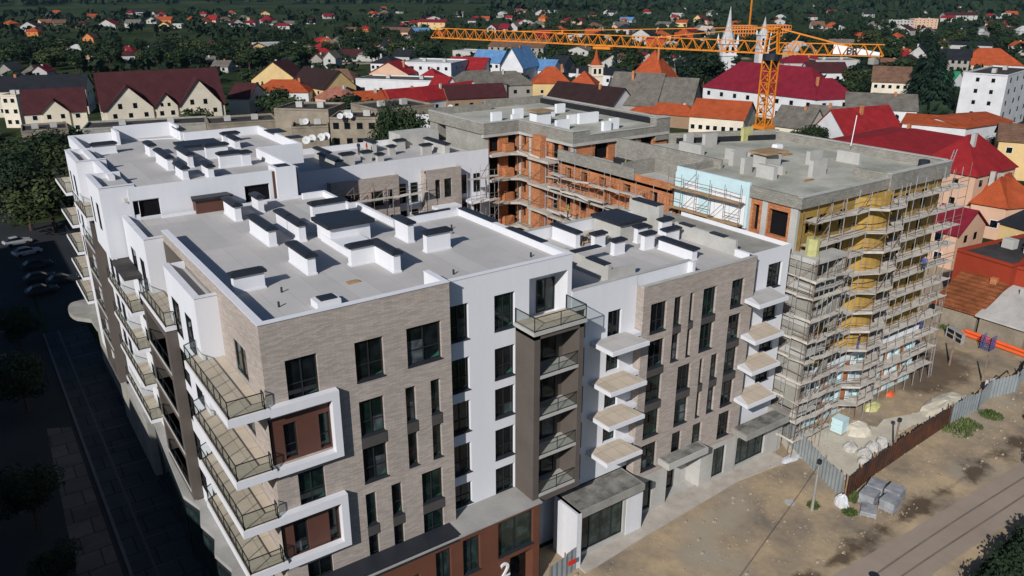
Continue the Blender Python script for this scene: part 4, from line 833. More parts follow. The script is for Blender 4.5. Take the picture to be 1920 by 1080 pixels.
# ================================================================ SCAFFOLDS
def scaffold(name, label, path, levels, width, out, x_step=2.1, steel='galv_steel', deck='wood_deck', seed=1, jit=.06, toprail=True, zbase=0.0, braces=True):
    """path: polyline of outer standards; out: unit outward normal per path (2D); decks run inside it"""
    rs = random.Random(seed); root = thing(name, label, 'scaffold', (path[0][0], path[0][1], zbase), 'scaffolds on the unfinished blocks')
    pts = []
    for i in range(len(path) - 1):
        p, q = Vector(path[i]), Vector(path[i + 1]); n = max(1, int(round((q - p).length / x_step)))
        for k in range(n): pts.append(p.lerp(q, k / n))
    pts.append(Vector(path[-1]))
    top = levels[-1] + (1.9 if toprail else .3)
    npole = 0
    for i, p in enumerate(pts):
        t = top + rs.uniform(-.4, .7); s = MB()
        s.tube([(p.x, p.y, zbase), (p.x + rs.uniform(-.05, .05), p.y, (zbase + t) / 2), (p.x + rs.uniform(-.04, .04), p.y, t)], .032, 5)
        q = p - out * width; s.tube([(q.x, q.y, zbase), (q.x, q.y, t - .9)], .03, 5)
        for z in levels: s.bar((p.x, p.y, z - .08), (q.x, q.y, z - .08), .05)
        s.build('pole', 'rust_steel' if rs.random() < .3 else steel, root)
    for z in levels:
        s = MB()
        for i in range(len(pts) - 1):
            p, q = pts[i], pts[i + 1]
            z1, z2 = z + rs.uniform(-jit, jit), z + rs.uniform(-jit, jit)
            a, b = p + out * rs.uniform(0, .12), q + out * rs.uniform(0, .12); c, d = q - out * (width * rs.uniform(.72, 1)), p - out * (width * rs.uniform(.72, 1))
            s.quad((a.x, a.y, z1), (b.x, b.y, z2), (c.x, c.y, z2), (d.x, d.y, z1)); s.quad((a.x, a.y, z1 - .06), (b.x, b.y, z2 - .06), (b.x, b.y, z2), (a.x, a.y, z1)); s.quad((a.x, a.y, z1 - .06), (b.x, b.y, z2 - .06), (c.x, c.y, z2 - .06), (d.x, d.y, z1 - .06))
            if rs.random() < .6: s.quad((a.x + out.x * .02, a.y + out.y * .02, z1 + .0), (b.x + out.x * .02, b.y + out.y * .02, z2 + .0), (b.x + out.x * .02, b.y + out.y * .02, z2 + .17), (a.x + out.x * .02, a.y + out.y * .02, z1 + .17))
        s.build('deck', deck, root)
        s = MB()
        for i in range(len(pts) - 1):
            if rs.random() < .72: s.bar((pts[i].x, pts[i].y, z + 1.0), (pts[i + 1].x, pts[i + 1].y, z + 1.0 + rs.uniform(-.1, .1)), .045)
            if rs.random() < .4: s.bar((pts[i].x, pts[i].y, z + .55), (pts[i + 1].x, pts[i + 1].y, z + .55), .045)
        if s.v: s.build('guard_rail', 'rust_steel', root)
    if braces:
        s = MB()
        for k in range(len(levels) * 2):
            i = rs.randrange(len(pts) - 1); z = rs.choice(levels); p, q = pts[i], pts[i + 1]
            s.bar((p.x, p.y, z), (q.x, q.y, z + 1.9), .045)
        s.build('brace', 'rust_steel', root)
    return root
lv = [2.0 * i + .3 for i in range(1, 12)]
lv = [2.1, 4.1, 6.1, 8.2, 10.2, 12.2, 14.3, 16.3, 18.4, 20.4, 22.6]
scaffold('scaffold', 'long scaffold of eleven plank decks on the yellow wool front of the corner block', [(53.4, -.15), (57.2, -.15), (58.8, -1.25), (61.6, -1.25), (63.0, -.15), (75.0, -.15)], lv, 1.5, Vector((0, -1)), seed=3, x_step=1.8)
scaffold('scaffold', 'short upper scaffold deck above the concrete balcony stack at the roof corner', [(49.2, -.15), (53.3, -.15)], [20.4, 22.6], 1.4, Vector((0, -1)), seed=4, x_step=1.8, zbase=19.62)
scaffold('scaffold', 'scaffold wrapped round the grey concrete balcony stack left of the yellow wool front', [(47.6, 1.5), (47.6, -1.9), (50.4, -2.0), (53.3, -1.9)], [2.0, 4.0, 6.0, 8.0, 10.1, 12.1, 14.2, 16.3, 18.0], .6, Vector((-.3, -.95)), x_step=1.7, seed=5, jit=.1)
scaffold('scaffold', 'scaffold with sagging plank decks on the courtyard side of the orange brick block', [(49.7, 46), (49.7, 41)], [4.5, 8, 11.4, 14.8, 18.1, 21.5], .7, Vector((-1, 0)), x_step=2.4, steel='rust_steel', seed=8, jit=.15)
scaffold('scaffold', 'narrow scaffold tower on the corner of the orange brick block', [(50.3, 40.6), (50.3, 35.4), (53.4, 35.3)], [8, 10, 12.2, 14.4, 16.8, 19.2, 21.6], .5, Vector((-.7, -.7)), x_step=2.6, seed=9, jit=.2)
scaffold('scaffold', 'scaffold running along the lower orange brick wing in the courtyard', [(46.4, 35), (46.4, 17.2)], [8.2, 11.0, 13.9, 16.6, 19.4, 21.2], .9, Vector((-1, 0)), x_step=2.6, seed=11, jit=.25)
scaffold('scaffold', 'rusty scaffold in front of the blue and white foam wall', [(47.7, 16.5), (47.7, 7.2)], [18.6, 20.9, 23.0], .9, Vector((-1, 0)), x_step=1.9, steel='rust_steel', deck='timber', seed=12, zbase=16.8)
scaffold('scaffold', 'scaffold with leaning planks against the brick and white courtyard wall', [(22.8, 44.0), (35, 44.1)], [7.4, 10.2, 13, 15.8, 18.6], .9, Vector((0, -1)), x_step=2.4, seed=13, jit=.15)
scaffold('scaffold', 'small scaffold bay between the brick bay and the orange block', [(41.2, 44.2), (45.4, 44.2)], [7.4, 10.2, 13.2, 16.1, 19.2], .9, Vector((0, -1)), x_step=1.4, seed=14, jit=.12)
def ladder(p, q, w, label, m='galv_steel'):
    s = MB(); p, q = Vector(p), Vector(q); d = Vector(w)
    s.bar(p - d, q - d, .05); s.bar(p + d, q + d, .05); n = int((q - p).length / .33)
    for k in range(1, n): r = p.lerp(q, k / n); s.bar(r - d, r + d, .035)
    return tag(recentre(s.build('ladder', m)), label, 'ladder')
ladder((75.3, -.1, 0), (75.3, .3, 9.8), (.3, 0, 0), 'tall pale ladder standing at the right end of the long scaffold')
ladder((73.4, 1.5, 23.5), (74.2, 1.4, 26.2), (.3, 0, 0), 'short ladder frame sticking up beside the roof corner over the red roof')

# ================================================================ CRANE
def crane():
    r = thing('tower_crane', 'orange yellow tower crane with a long lattice jib over the town', 'crane', (95.65, 42.6, 0))
    def lattice(mb, p, q, w, n, tri=False, rad=.07):
        p, q = Vector(p), Vector(q); d = (q - p).normalized(); side = d.cross(Vector((0, 0, 1)))
        if side.length < .1: side = Vector((1, 0, 0))
        side.normalize(); up = side.cross(d).normalized()
        if tri: C_ = [side * w / 2, -side * w / 2, up * w * 1.15]
        else: C_ = [side * w / 2 + up * w / 2, -side * w / 2 + up * w / 2, -side * w / 2 - up * w / 2, side * w / 2 - up * w / 2]
        for c in C_: mb.bar(p + c, q + c, rad * 2)
        for k in range(n):
            a, b = p.lerp(q, k / n), p.lerp(q, (k + 1) / n); m_ = (a + b) / 2
            if tri:
                for s_ in (0, 1): mb.bar(a + C_[s_], m_ + C_[2], rad * 1.3); mb.bar(m_ + C_[2], b + C_[s_], rad * 1.3)
                mb.bar(a + C_[0], a + C_[1], rad)
            else:
                for i in range(4):
                    j = (i + 1) % 4; mb.bar(a + C_[i], a + C_[j], rad * 1.1)
                    if k % 2: mb.bar(a + C_[i], b + C_[j], rad * 1.3)
                    else: mb.bar(a + C_[j], b + C_[i], rad * 1.3)
    m = MB(); lattice(m, (95.65, 42.6, 0), (95.65, 42.6, 21), 2.3, 9, rad=.095); lattice(m, (95.65, 42.6, 21), (95.65, 42.6, 31.5), 1.75, 6, rad=.085); m.build('mast', 'crane_yellow', r)
    m = MB(); m.box(94.3, 41.3, 20.8, 97, 43.9, 21.3); m.build('collar', 'crane_yellow', r)
    tip = Vector((68.0, 100.1, 33.0)); base = Vector((95.65, 42.6, 32.4)); d = (tip - base).normalized(); d.z = 0; d.normalize()
    m = MB(); m.tube([(95.65, 42.6, 31.4), (95.65, 42.6, 32.3)], 1.3, 12); m.build('slewing_ring', 'dark_metal', r)
    j = MB(); lattice(j, base + d * 1.2, tip, 1.5, 30, tri=True, rad=.07); j.build('jib', 'crane_yellow', r)
    cj = base - d * 16; cj.z = 32.6; m = MB(); lattice(m, base - d * 1.0, cj, 1.4, 8, tri=True, rad=.068); m.build('counter_jib', 'crane_yellow', r)
    m = MB(); ap = Vector((95.65, 42.6, 36.3))
    s = Vector((d.y, -d.x, 0)) * .75
    for sg in (1, -1):
        for k in (1, -1): m.bar(base + s * sg + d * k, ap + s * sg * .5 + d * k * .6, .2)
        for k in range(4): t = k / 4; m.bar(base.lerp(ap, t) + s * sg + d, base.lerp(ap, t + .25) + s * sg - d * .9, .1)
    m.bar(ap - d - s, ap - d + s, .2); m.bar(ap + d * .8 - s, ap + d * .8 + s, .2); m.box(ap.x - .9, ap.y - .9, 35.9, ap.x + .9, ap.y + .9, 36.2); m.build('tower_head', 'crane_yellow', r)
    m = MB()
    for t in (.30, .72): 
        q = base.lerp(tip, t) + Vector((0, 0, 1.7)); m.bar(ap, q, .11)
    m.bar(ap, base - d * 11 + Vector((0, 0, 1.4)), .2); m.bar(base - d * 2.3, base - d * 4 + Vector((0, 0, 3.0)), .18); m.build('tie_bar', 'crane_yellow', r)
    m = MB(); c = base + d * 1.4 + Vector((1.3, -.9, 0)); m.box(c.x - .8, c.y - .8, 30.2, c.x + .8, c.y + .8, 32.2); cb = m.build('cab', 'dark_metal', r)
    m = MB(); m.bar(base.lerp(tip, .42) - Vector((0, 0, .4)), base.lerp(tip, .47) - Vector((0, 0, .4)), 1.4, .4); m.build('trolley', 'crane_yellow', r)
    m = MB(); c = cj + d * 3.0; e = Vector((0, 0, 1)); a0, a1 = cj + d * .5, cj + d * 7; sd = Vector((-abs(d.y), d.x * (1 if d.y < 0 else -1), 0)).normalized()
    off = Vector((-.87, -.5, 0)) * .12
    m.quad(*(tuple(v) for v in (a0 + off + e * .05, a1 + off + e * .05, a1 + off + e * 1.45, a0 + off + e * .5))); bn = m.build('banner', 'sign_white', r)
    cu = bpy.data.curves.new('lettering', 'FONT'); cu.body = 'PR'; cu.size = 1.45; cu.extrude = .02; cu.offset = .03
    o = bpy.data.objects.new('lettering', cu); col.objects.link(o); dg = bpy.context.evaluated_depsgraph_get(); me = bpy.data.meshes.new_from_object(o.evaluated_get(dg)); bpy.data.objects.remove(o)
    me.materials.clear(); me.materials.append(MAT['sign_black']); o = bpy.data.objects.new('lettering', me); col.objects.link(o); o.parent = bn
    u = (a0 - a1).normalized(); P0 = a1 + u * 1.9 + off * 7.2 + e * .1
    o.location = P0 - r.location; o.rotation_euler = (R(90), 0, math.atan2(u.y, u.x))
    m = MB(); k = cj + d * 1.2; m.box(k.x - .6, k.y - .5, 31.4, k.x + .6, k.y + .5, 32.4); m.build('counterweight', 'concrete', r)
crane()
def small_crane():
    r = thing('tower_crane', 'small yellow crane far away left of the white spire', 'crane', (770, 600, 0)); m = MB(); m.bar((770, 600, 0), (770, 600, 38), 1.4); m.build('mast', 'crane_yellow', r)
    m = MB(); m.bar((755, 608, 34), (777, 596, 34), 1.0); m.build('jib', 'crane_yellow', r)
small_crane()

# ================================================================ PEOPLE
def person(x, y, z, label, top, legs, rot=0, hat=None, arm=0):
    """skinned figure, 1.75 m"""
    V_ = [(0, 0, .93), (0, 0, 1.15), (0, .01, 1.38), (0, 0, 1.52), (0, -.01, 1.64), (.2, 0, 1.40), (.27, .02, 1.14), (.26, -.12 - arm, .92 + arm), (-.2, 0, 1.40), (-.27, .02, 1.14), (-.26, -.12, .92), (.1, 0, .88), (.12, -.03, .48), (.13, .03, .08), (.13, -.14, .04), (-.1, 0, .88), (-.12, .04, .48), (-.13, .08, .08), (-.13, -.08, .04)]
    E_ = [(0, 1), (1, 2), (2, 3), (3, 4), (2, 5), (5, 6), (6, 7), (2, 8), (8, 9), (9, 10), (0, 11), (11, 12), (12, 13), (13, 14), (0, 15), (15, 16), (16, 17), (17, 18)]
    rad = [.15, .14, .17, .06, .10, .07, .05, .035, .07, .05, .035, .10, .07, .05, .045, .10, .07, .05, .045]
    me = bpy.data.meshes.new('person'); me.from_pydata(V_, E_, []); o = bpy.data.objects.new('person', me); col.objects.link(o)
    sk = o.modifiers.new('skin', 'SKIN'); o.modifiers.new('sub', 'SUBSURF').levels = 1
    if not me.skin_vertices: me.skin_vertices.new()
    for i, r_ in enumerate(rad): me.skin_vertices[0].data[i].radius = (r_, r_ * .8)
    me.skin_vertices[0].data[0].use_root = True
    dg = bpy.context.evaluated_depsgraph_get(); m2 = bpy.data.meshes.new_from_object(o.evaluated_get(dg)); bpy.data.objects.remove(o)
    for n in (top, legs, 'skin', 'hair'): m2.materials.append(MAT[n])
    for p in m2.polygons: zc = p.center.z; p.material_index = 2 if zc > 1.48 else (0 if zc > .9 else 1); 
    for p in m2.polygons:
        if p.center.z > 1.68 or (p.center.z > 1.6 and p.center.y > .02): p.material_index = 3
    o = bpy.data.objects.new('person', m2); col.objects.link(o); o.location = (x, y, z); o.rotation_euler = (0, 0, rot); tag(o, label, 'person'); return o
person(33.2, 57.3, 21.3, 'person in a red jacket and grey trousers standing on the pale roof across the courtyard', 'red_cloth', 'concrete', 1)
person(32.2, 57.6, 21.3, 'person in dark clothes standing beside the one in the red jacket', 'dark_cloth', 'dark_cloth', 2)
person(50.6, 26.0, 22.2, 'worker in a greenish vest standing on the lower roof behind the block parapet', 'hivis', 'dark_cloth', .5)
person(31.0, -15.2, .03, 'person in a white top walking across the dirt lot near the road', 'sign_white', 'skin', 2.4, arm=.15)
person(77.5, -6.4, .03, 'worker in a blue top bending among the bags at the far fence corner', 'blue_paint', 'dark_cloth', 1.0, arm=.3)

person(58.5, -.5, 8.25, 'worker in dark clothes and a red cap on a middle deck of the long scaffold', 'dark_cloth', 'blue_paint', .4)
person(68.6, -.4, 14.35, 'worker in a blue jacket on an upper deck of the long scaffold', 'blue_paint', 'dark_cloth', 2)
person(46.0, 30.5, 16.65, 'worker in a greenish vest on the courtyard scaffold of the orange brick wing', 'hivis', 'dark_cloth', 1)
def cable(pts, label, m='dark_metal', r_=.03):
    s = MB(); s.tube(pts, r_, 5, cap=False); return tag(recentre(s.build('cable', m)), label, 'cable')
cable([(42.6, -7.9, 4.6), (38, -9.2, 3.9), (33, -10.7, 3.7), (28, -12.4, 3.9), (22, -14.6, 4.6)], 'thin wire hanging from the slim pole over the dirt lot', r_=.014)
w = MB(); w.tube([(71.2, 2.9, 24.26), (71.2, 2.9, 25.2)], .55, 12); tag(recentre(w.build('barrel', 'dark_metal')), 'dark barrel standing by the roof corner of the scaffolded block', 'barrel')
w = MB(); w.tube([(72.0, 12, 25.2), (72.3, 12, 28.6)], .05, 6); tag(recentre(w.build('mast', 'sign_white')), 'thin white mast rising from the far parapet before the red roof', 'mast')
w = MB(); w.box(68.3, 24.2, 24.0, 70.0, 24.7, 25.9); tag(recentre(w.build('yellow_board', 'yellow_foil')), 'pale yellow foil covered panel at the back edge of the wet concrete roof', 'panel')
for k, (x, y, z, a, b, h, m, lab) in enumerate([(18.4, 11.2, 24.1, .5, .5, .3, 'galv_steel', 'small grey metal box on the near roof, right of the single shafts'), (7.6, 5.4, 24.1, .9, .4, .12, 'timber', 'short board left on the near roof beside the hatch'), (25.6, 9.6, 20.4, .8, .6, .35, 'galv_steel', 'small grey metal box on the lower roof terrace'), (55.9, 6.2, 24.26, 1.6, .3, .14, 'timber', 'plank on the wet concrete roof nearest the scaffold'), (64.2, 15.5, 24.26, 2.2, .5, .2, 'timber', 'stack of planks in the middle of the wet concrete roof'), (67.5, 18.5, 24.26, 1.1, .8, .5, 'foam_white', 'white foam offcut on the wet concrete roof'), (60.5, 47, 24.76, 1.4, .8, .3, 'timber', 'heap of boards on the roof among the white foam shafts')]):
    w = MB(); w.box(x, y, z, x + a, y + b, z + h * .6); w.prism([(x + .1 * a, y + .12 * b), (x + .9 * a, y + .05 * b), (x + .85 * a, y + .9 * b), (x + .05 * a, y + .95 * b)], z + h * .6, z + h); tag(recentre(w.build('box' if 'box' in lab else 'boards' if 'foam' not in lab else 'foam_offcut', m)), lab, 'box' if 'box' in lab else 'boards' if 'foam' not in lab else 'foam')

# ================================================================ SITE THINGS
def corr(name_label, pts, h, m, seg=.25, z=.03, posts=True, lean=0):
    """corrugated sheet hoarding along a polyline"""
    r = thing('hoarding', name_label, 'fence', (pts[0][0], pts[0][1], z)); s = MB(); ps = MB(); rs = random.Random(len(name_label))
    for i in range(len(pts) - 1):
        p, q = Vector(pts[i]), Vector(pts[i + 1]); L = (q - p).length; d = (q - p) / L; n = Vector((-d.y, d.x)); k = max(2, int(L / seg)); hh = h
        prev = None
        for j in range(k + 1):
            if j % 8 == 0: hh = h + rs.uniform(-.12, .12)
            a = p + d * (L * j / k) + n * (.022 if j % 2 else -.022); cur = (a.x, a.y)
            if prev: s.quad((*prev, z), (*cur, z), (cur[0] + lean, cur[1] - lean, z + hh), (prev[0] + lean, prev[1] - lean, z + hh))
            prev = cur
            if posts and j % 10 == 0: ps.bar((a.x + n.x * .12, a.y + n.y * .12, z), (a.x + n.x * .12, a.y + n.y * .12, z + h + .2), .09)
    s.build('sheet', m, r)
    if posts: ps.build('post', 'timber', r)
    return r
corr('pale grey corrugated steel hoarding running from the shop corner to the yard corner', [(50.2, .6), (48.4, -3.2), (46.2, -8.3)], 2.3, 'corr_steel')
corr('rusty dark corrugated hoarding between the yard and the dirt verge', [(46.4, -8.6), (52, -7.9), (58, -7.5), (66.5, -7.0)], 2.2, 'corr_rust')
corr('grey corrugated hoarding with a red post at the far right corner of the yard', [(66.7, -7.0), (72, -7.2), (75.5, -6.6), (79.5, -7.5), (92, -5)], 2.3, 'corr_steel')
corr('short grey hoarding with a red sign closing the alley beside the corten base', [(18.4, -2.6), (20.1, -2.3), (21.5, -2.0)], 2.0, 'corr_steel')
s = MB(); s.box(20.2, -2.48, 1.1, 20.9, -2.44, 1.5); tag(recentre(s.build('notice', 'red_cloth')), 'small red notice fixed on the short grey hoarding', 'sign')
def blob(name, x, y, w, d, h, m, label, cat, seed=0, n=10, z=.04):
    rs = random.Random(seed); s = MB(); rings = [(0, 1), (.45, .92), (.8, .66), (1, .2)]
    for (t, k) in rings:
        for j in range(n): a = 2 * math.pi * j / n; s.v.append((x + w / 2 * k * math.cos(a) * rs.uniform(.82, 1.12), y + d / 2 * k * math.sin(a) * rs.uniform(.82, 1.12), z + h * t * rs.uniform(.9, 1.1) if t else z))
    for i in range(3):
        for j in range(n): a = i * n + j; b = i * n + (j + 1) % n; s.f.append((a, b, b + n, a + n)); s.m.append(0)
    s.f.append(tuple(3 * n + j for j in range(n))); s.m.append(0)
    return tag(recentre(s.build(name, m)), label, cat)
blob('sand_heap', 57.6, -2.4, 3.0, 2.6, 1.0, 'cement_dust', 'pale heap of sand beside the wrapped blue pallet in the yard', 'heap', 1)
blob('sand_heap', 70, -4.8, 8, 3.4, .9, 'cement_dust', 'broad pale mound of earth along the far grey hoarding', 'heap', 2)
blob('foil_sheet', 22.2 + 25.6, -1.8, 2.6, 1.0, .25, 'plastic_wrap', 'crumpled transparent foil on the pavement by the right shop', 'foil', 3)
for k, (x, y, w, lab) in enumerate([(54.0, -4.0, 1.5, 'white bulk bag under a black sheet in the yard'), (54.2, -5.4, 1.4, 'white bulk bag, nearest of the row by the rusty hoarding'), (55.9, -5.2, 1.5, 'white bulk bag between two others by the rusty hoarding'), (57.5, -5.3, 1.5, 'white bulk bag, far end of the row by the rusty hoarding'), (52.8, -6.2, 1.1, 'slumped small white bag at the foot of the rusty hoarding')]):
    blob('bulk_bag', x, y, w * 1.1, w * .95, .75, 'bag_cloth', lab, 'bag', 10 + k)
blob('foil_bale', 63.2, -.6, 2.4, 1.4, .7, 'yellow_foil', 'pale yellow crumpled foil bale at the foot of the long scaffold', 'bale', 22)
blob('rag_heap', 67.4, .0, 1.6, .8, .4, 'orange_pipe', 'heap of orange netting and rags near the right end of the scaffold', 'netting', 23)
blob('foil_sheet', 45.2, -9.0, .8, 1.4, 1.2, 'plastic_wrap', 'white plastic sheet hanging at the corner where the two hoardings meet', 'foil', 24)
def pallet_stack(x, y, w, d, h, rot, m, label, bands=True):
    r = thing('wrapped_pallet', label, 'pallet', (x, y, .04), 'wrapped pallets around the site'); c, s_ = math.cos(rot), math.sin(rot)
    P = lambda u, v, z: (x + u * c - v * s_, y + u * s_ + v * c, z)
    s = MB()
    for k in (-.45, 0, .45):
        pts = [P(-w / 2, k * d - .06, 0)[:2], P(w / 2, k * d - .06, 0)[:2], P(w / 2, k * d + .06, 0)[:2], P(-w / 2, k * d + .06, 0)[:2]]; s.prism(pts, .04, .16)
    s.build('pallet_base', 'timber', r); s = MB(); nl = max(2, int(h / .28))
    for i in range(nl):
        e = .03 * (i % 2); s.prism([P(-w / 2 + e, -d / 2 + e, 0)[:2], P(w / 2 - e, -d / 2 + e, 0)[:2], P(w / 2 - e, d / 2 - e, 0)[:2], P(-w / 2 + e, d / 2 - e, 0)[:2]], .17 + i * h / nl, .15 + (i + 1) * h / nl)
    s.build('load', m, r); return r
for k, (x, y, rt, lab) in enumerate([(47.6, -10.0, .2, 'wrapped stone pallet nearest the corner of the hoardings'), (49.3, -9.6, .3, 'wrapped stone pallet at the back of the group by the verge'), (48.2, -11.6, .1, 'wrapped stone pallet nearest the road'), (49.9, -11.0, .15, 'taller wrapped stone pallet on the right of the group by the verge'), (46.2, -10.9, .5, 'flattened low stone pallet left of the group by the verge')]):
    pallet_stack(x, y, 1.5, 1.3, 1.0 if k != 4 else .4, rt, 'stone_pallet', lab)
pallet_stack(56.0, -1.4, 1.3, 1.2, 1.5, .1, 'foam_blue', 'pallet of pale blue foam boards beside the sand heap')
pallet_stack(50.5, -.9, .9, .8, 1.2, .4, 'blue_paint', 'stack of dark blue crates near the pale hoarding')
pallet_stack(24.4, -9.2, 1.7, 1.3, .35, .5, 'timber', 'splintered timber pallet lying on the dirt lot')
fa, fb_ = Vector((88.0, 4.8)), Vector((86.9, 2.3)); s = MB(); r = thing('window_frames', 'white window frames stacked in a block at the back of the yard', 'windows', (87.4, 3.5, 0))
for q, off_ in enumerate((0, .25, .5)):
    for z in (0, 1, 2): s.bar((fa.x + off_, fa.y, .12 + z * .66), (fb_.x + off_, fb_.y, .12 + z * .66), .12)
    for k in range(3): e = fa.lerp(fb_, k / 2); s.bar((e.x + off_, e.y, .1), (e.x + off_, e.y, 1.45), .12)
s.build('frame', 'galv_steel', r); s = MB(); s.quad((fa.x + .04, fa.y, .15), (fb_.x + .04, fb_.y, .15), (fb_.x + .04, fb_.y, 1.42), (fa.x + .04, fa.y, 1.42)); s.build('pane', 'pane_dark', r)
for k, (a, b, lab) in enumerate([((90.3, 4.6, .3), (89.6, -5, .3), 'long orange plastic pipe, nearest of three by the tan wall'), ((90.75, 4.2, .3), (90.1, -5.2, .3), 'long orange plastic pipe, middle one of three by the tan wall'), ((90.5, 3.6, .68), (89.9, -4.6, .68), 'long orange plastic pipe lying on top of two others by the tan wall')]):
    s = MB(); s.tube([a, b], .22, 10); tag(recentre(s.build('pipe', 'orange_pipe')), lab, 'pipe', 'orange pipes at the back of the yard')
for k, (x, y, lab) in enumerate([(85.2, 7.2, 'blue wire mesh crate left of the white window frames'), (87.9, -.6, 'blue wire mesh crate right of the white window frames')]):
    s = MB()
    for i in range(6):
        t = i / 5; s.bar((x + 1.4 * t, y, 0), (x + 1.4 * t, y, 1.8), .05); s.bar((x, y, 1.8 * t), (x + 1.4, y, 1.8 * t), .05); s.bar((x + 1.4 * t, y + 1.2, 0), (x + 1.4 * t, y + 1.2, 1.8), .05)
        s.bar((x, y + 1.2 * t, 0), (x, y + 1.2 * t, 1.8), .05); s.bar((x, y, 1.8 * t), (x, y + 1.2, 1.8 * t), .05)
    tag(recentre(s.build('mesh_crate', 'blue_paint')), lab, 'crate')
def pole(x, y, h, label, m='concrete', lamp=True):
    r = thing('utility_pole', label, 'pole', (x, y, 0)); s = MB(); s.tube([(x, y, 0), (x, y, h)], [.13, .08], 8); s.build('post', m, r)
    if lamp: s = MB(); s.box(x - .15, y - .15, h, x + .15, y + .15, h + .35); s.build('lamp_head', 'dark_metal', r)
pole(42.6, -7.9, 4.7, 'slim grey pole with a dark head standing on the dirt lot')
pole(56.6, -6.9, 3.6, 'rusty pole rising beside the white bags at the rusty hoarding', 'rust_steel'); pole(79.0, -4.2, 3.4, 'short rusty pole near the far hoarding corner', 'rust_steel', False); pole(80.2, .2, 4, 'rusty pole standing in the brown mud of the yard', 'rust_steel', False)
s = MB(); s.prism([(42.0 + .45 * math.cos(t), -6.1 + .45 * math.sin(t)) for t in [i * math.pi / 8 for i in range(16)]], .03, .06); tag(recentre(s.build('manhole_cover', 'concrete_light')), 'pale round manhole cover in the dirt left of the slim pole', 'manhole cover')
s = MB(); s.prism([(39.6 + .4 * math.cos(t), -15.6 + .4 * math.sin(t)) for t in [i * math.pi / 8 for i in range(16)]], .03, .045); tag(recentre(s.build('manhole_cover', 'dark_metal')), 'dark manhole cover in the dusty road', 'manhole cover')
s = MB(); s.quad((77.8, -6.9, 2.2), (79.8, -7.6, 2.3), (79.2, -7.3, .6), (77.4, -6.6, .8)); s.bar((76.2, -5.4, .1), (77.8, -6.9, 2.9), .1); s.bar((77.8, -6.9, 2.9), (79.6, -7.4, .4), .1); tag(recentre(s.build('tarp_frame', 'tarp_black')), 'black tarpaulin stretched on a leaning frame at the far hoarding corner', 'tarpaulin')
s = MB(); s.prism([(x, y) for x, y in [(76.2, -6.6), (77.6, -6.9), (77.8, -5.9), (76.4, -5.6)]], .04, 1.6); tag(recentre(s.build('wrapped_boards', 'plastic_wrap')), 'white wrapped stack of boards by the far grey hoarding', 'boards')
gr = random.Random(31); s = MB()
for i in range(950):
    x, y = gr.uniform(20, 80), gr.uniform(-13, -1.5)
    if x > 45 and y > -8: 
        if gr.random() < .4: continue
    k = gr.uniform(.03, .09) if gr.random() < .9 else gr.uniform(.1, .2); s.prism([(x + k * math.cos(t), y + k * math.sin(t) * .7) for t in (0, 1.2, 2.6, 3.9, 5.1)], .02, .02 + k * .8)
o = s.build('rubble', 'pebble'); o['kind'] = 'stuff'; tag(o, 'small stones and rubble scattered over the dirt lot', 'rubble')
s = MB()
for i in range(2600):
    t = gr.random(); cx, cy, rr_ = [(47.2, -8.9, .9), (66, -8.0, 1.6), (68, -8.2, 1.4), (45.0, -9.9, .6), (72, -8.6, 1.2), (83, 9.6, 1.6), (91, 6, 1.2), (43.2, -7.6, .5)][i % 8]
    a, k = gr.uniform(0, 6.28), gr.random() ** .5 * rr_; x, y = cx + k * math.cos(a), cy + k * math.sin(a); h = gr.uniform(.15, .6) * (1.4 - k / rr_); b = gr.uniform(0, 6.28)
    s.tri((x - .09 * math.cos(b), y - .09 * math.sin(b), .03), (x + .09 * math.cos(b), y + .09 * math.sin(b), .03), (x + gr.uniform(-.2, .2), y + gr.uniform(-.2, .2), h))
o = s.build('weeds', 'leaf_light'); o['kind'] = 'stuff'; tag(o, 'clumps of weeds along the hoardings and yard edge', 'weeds')
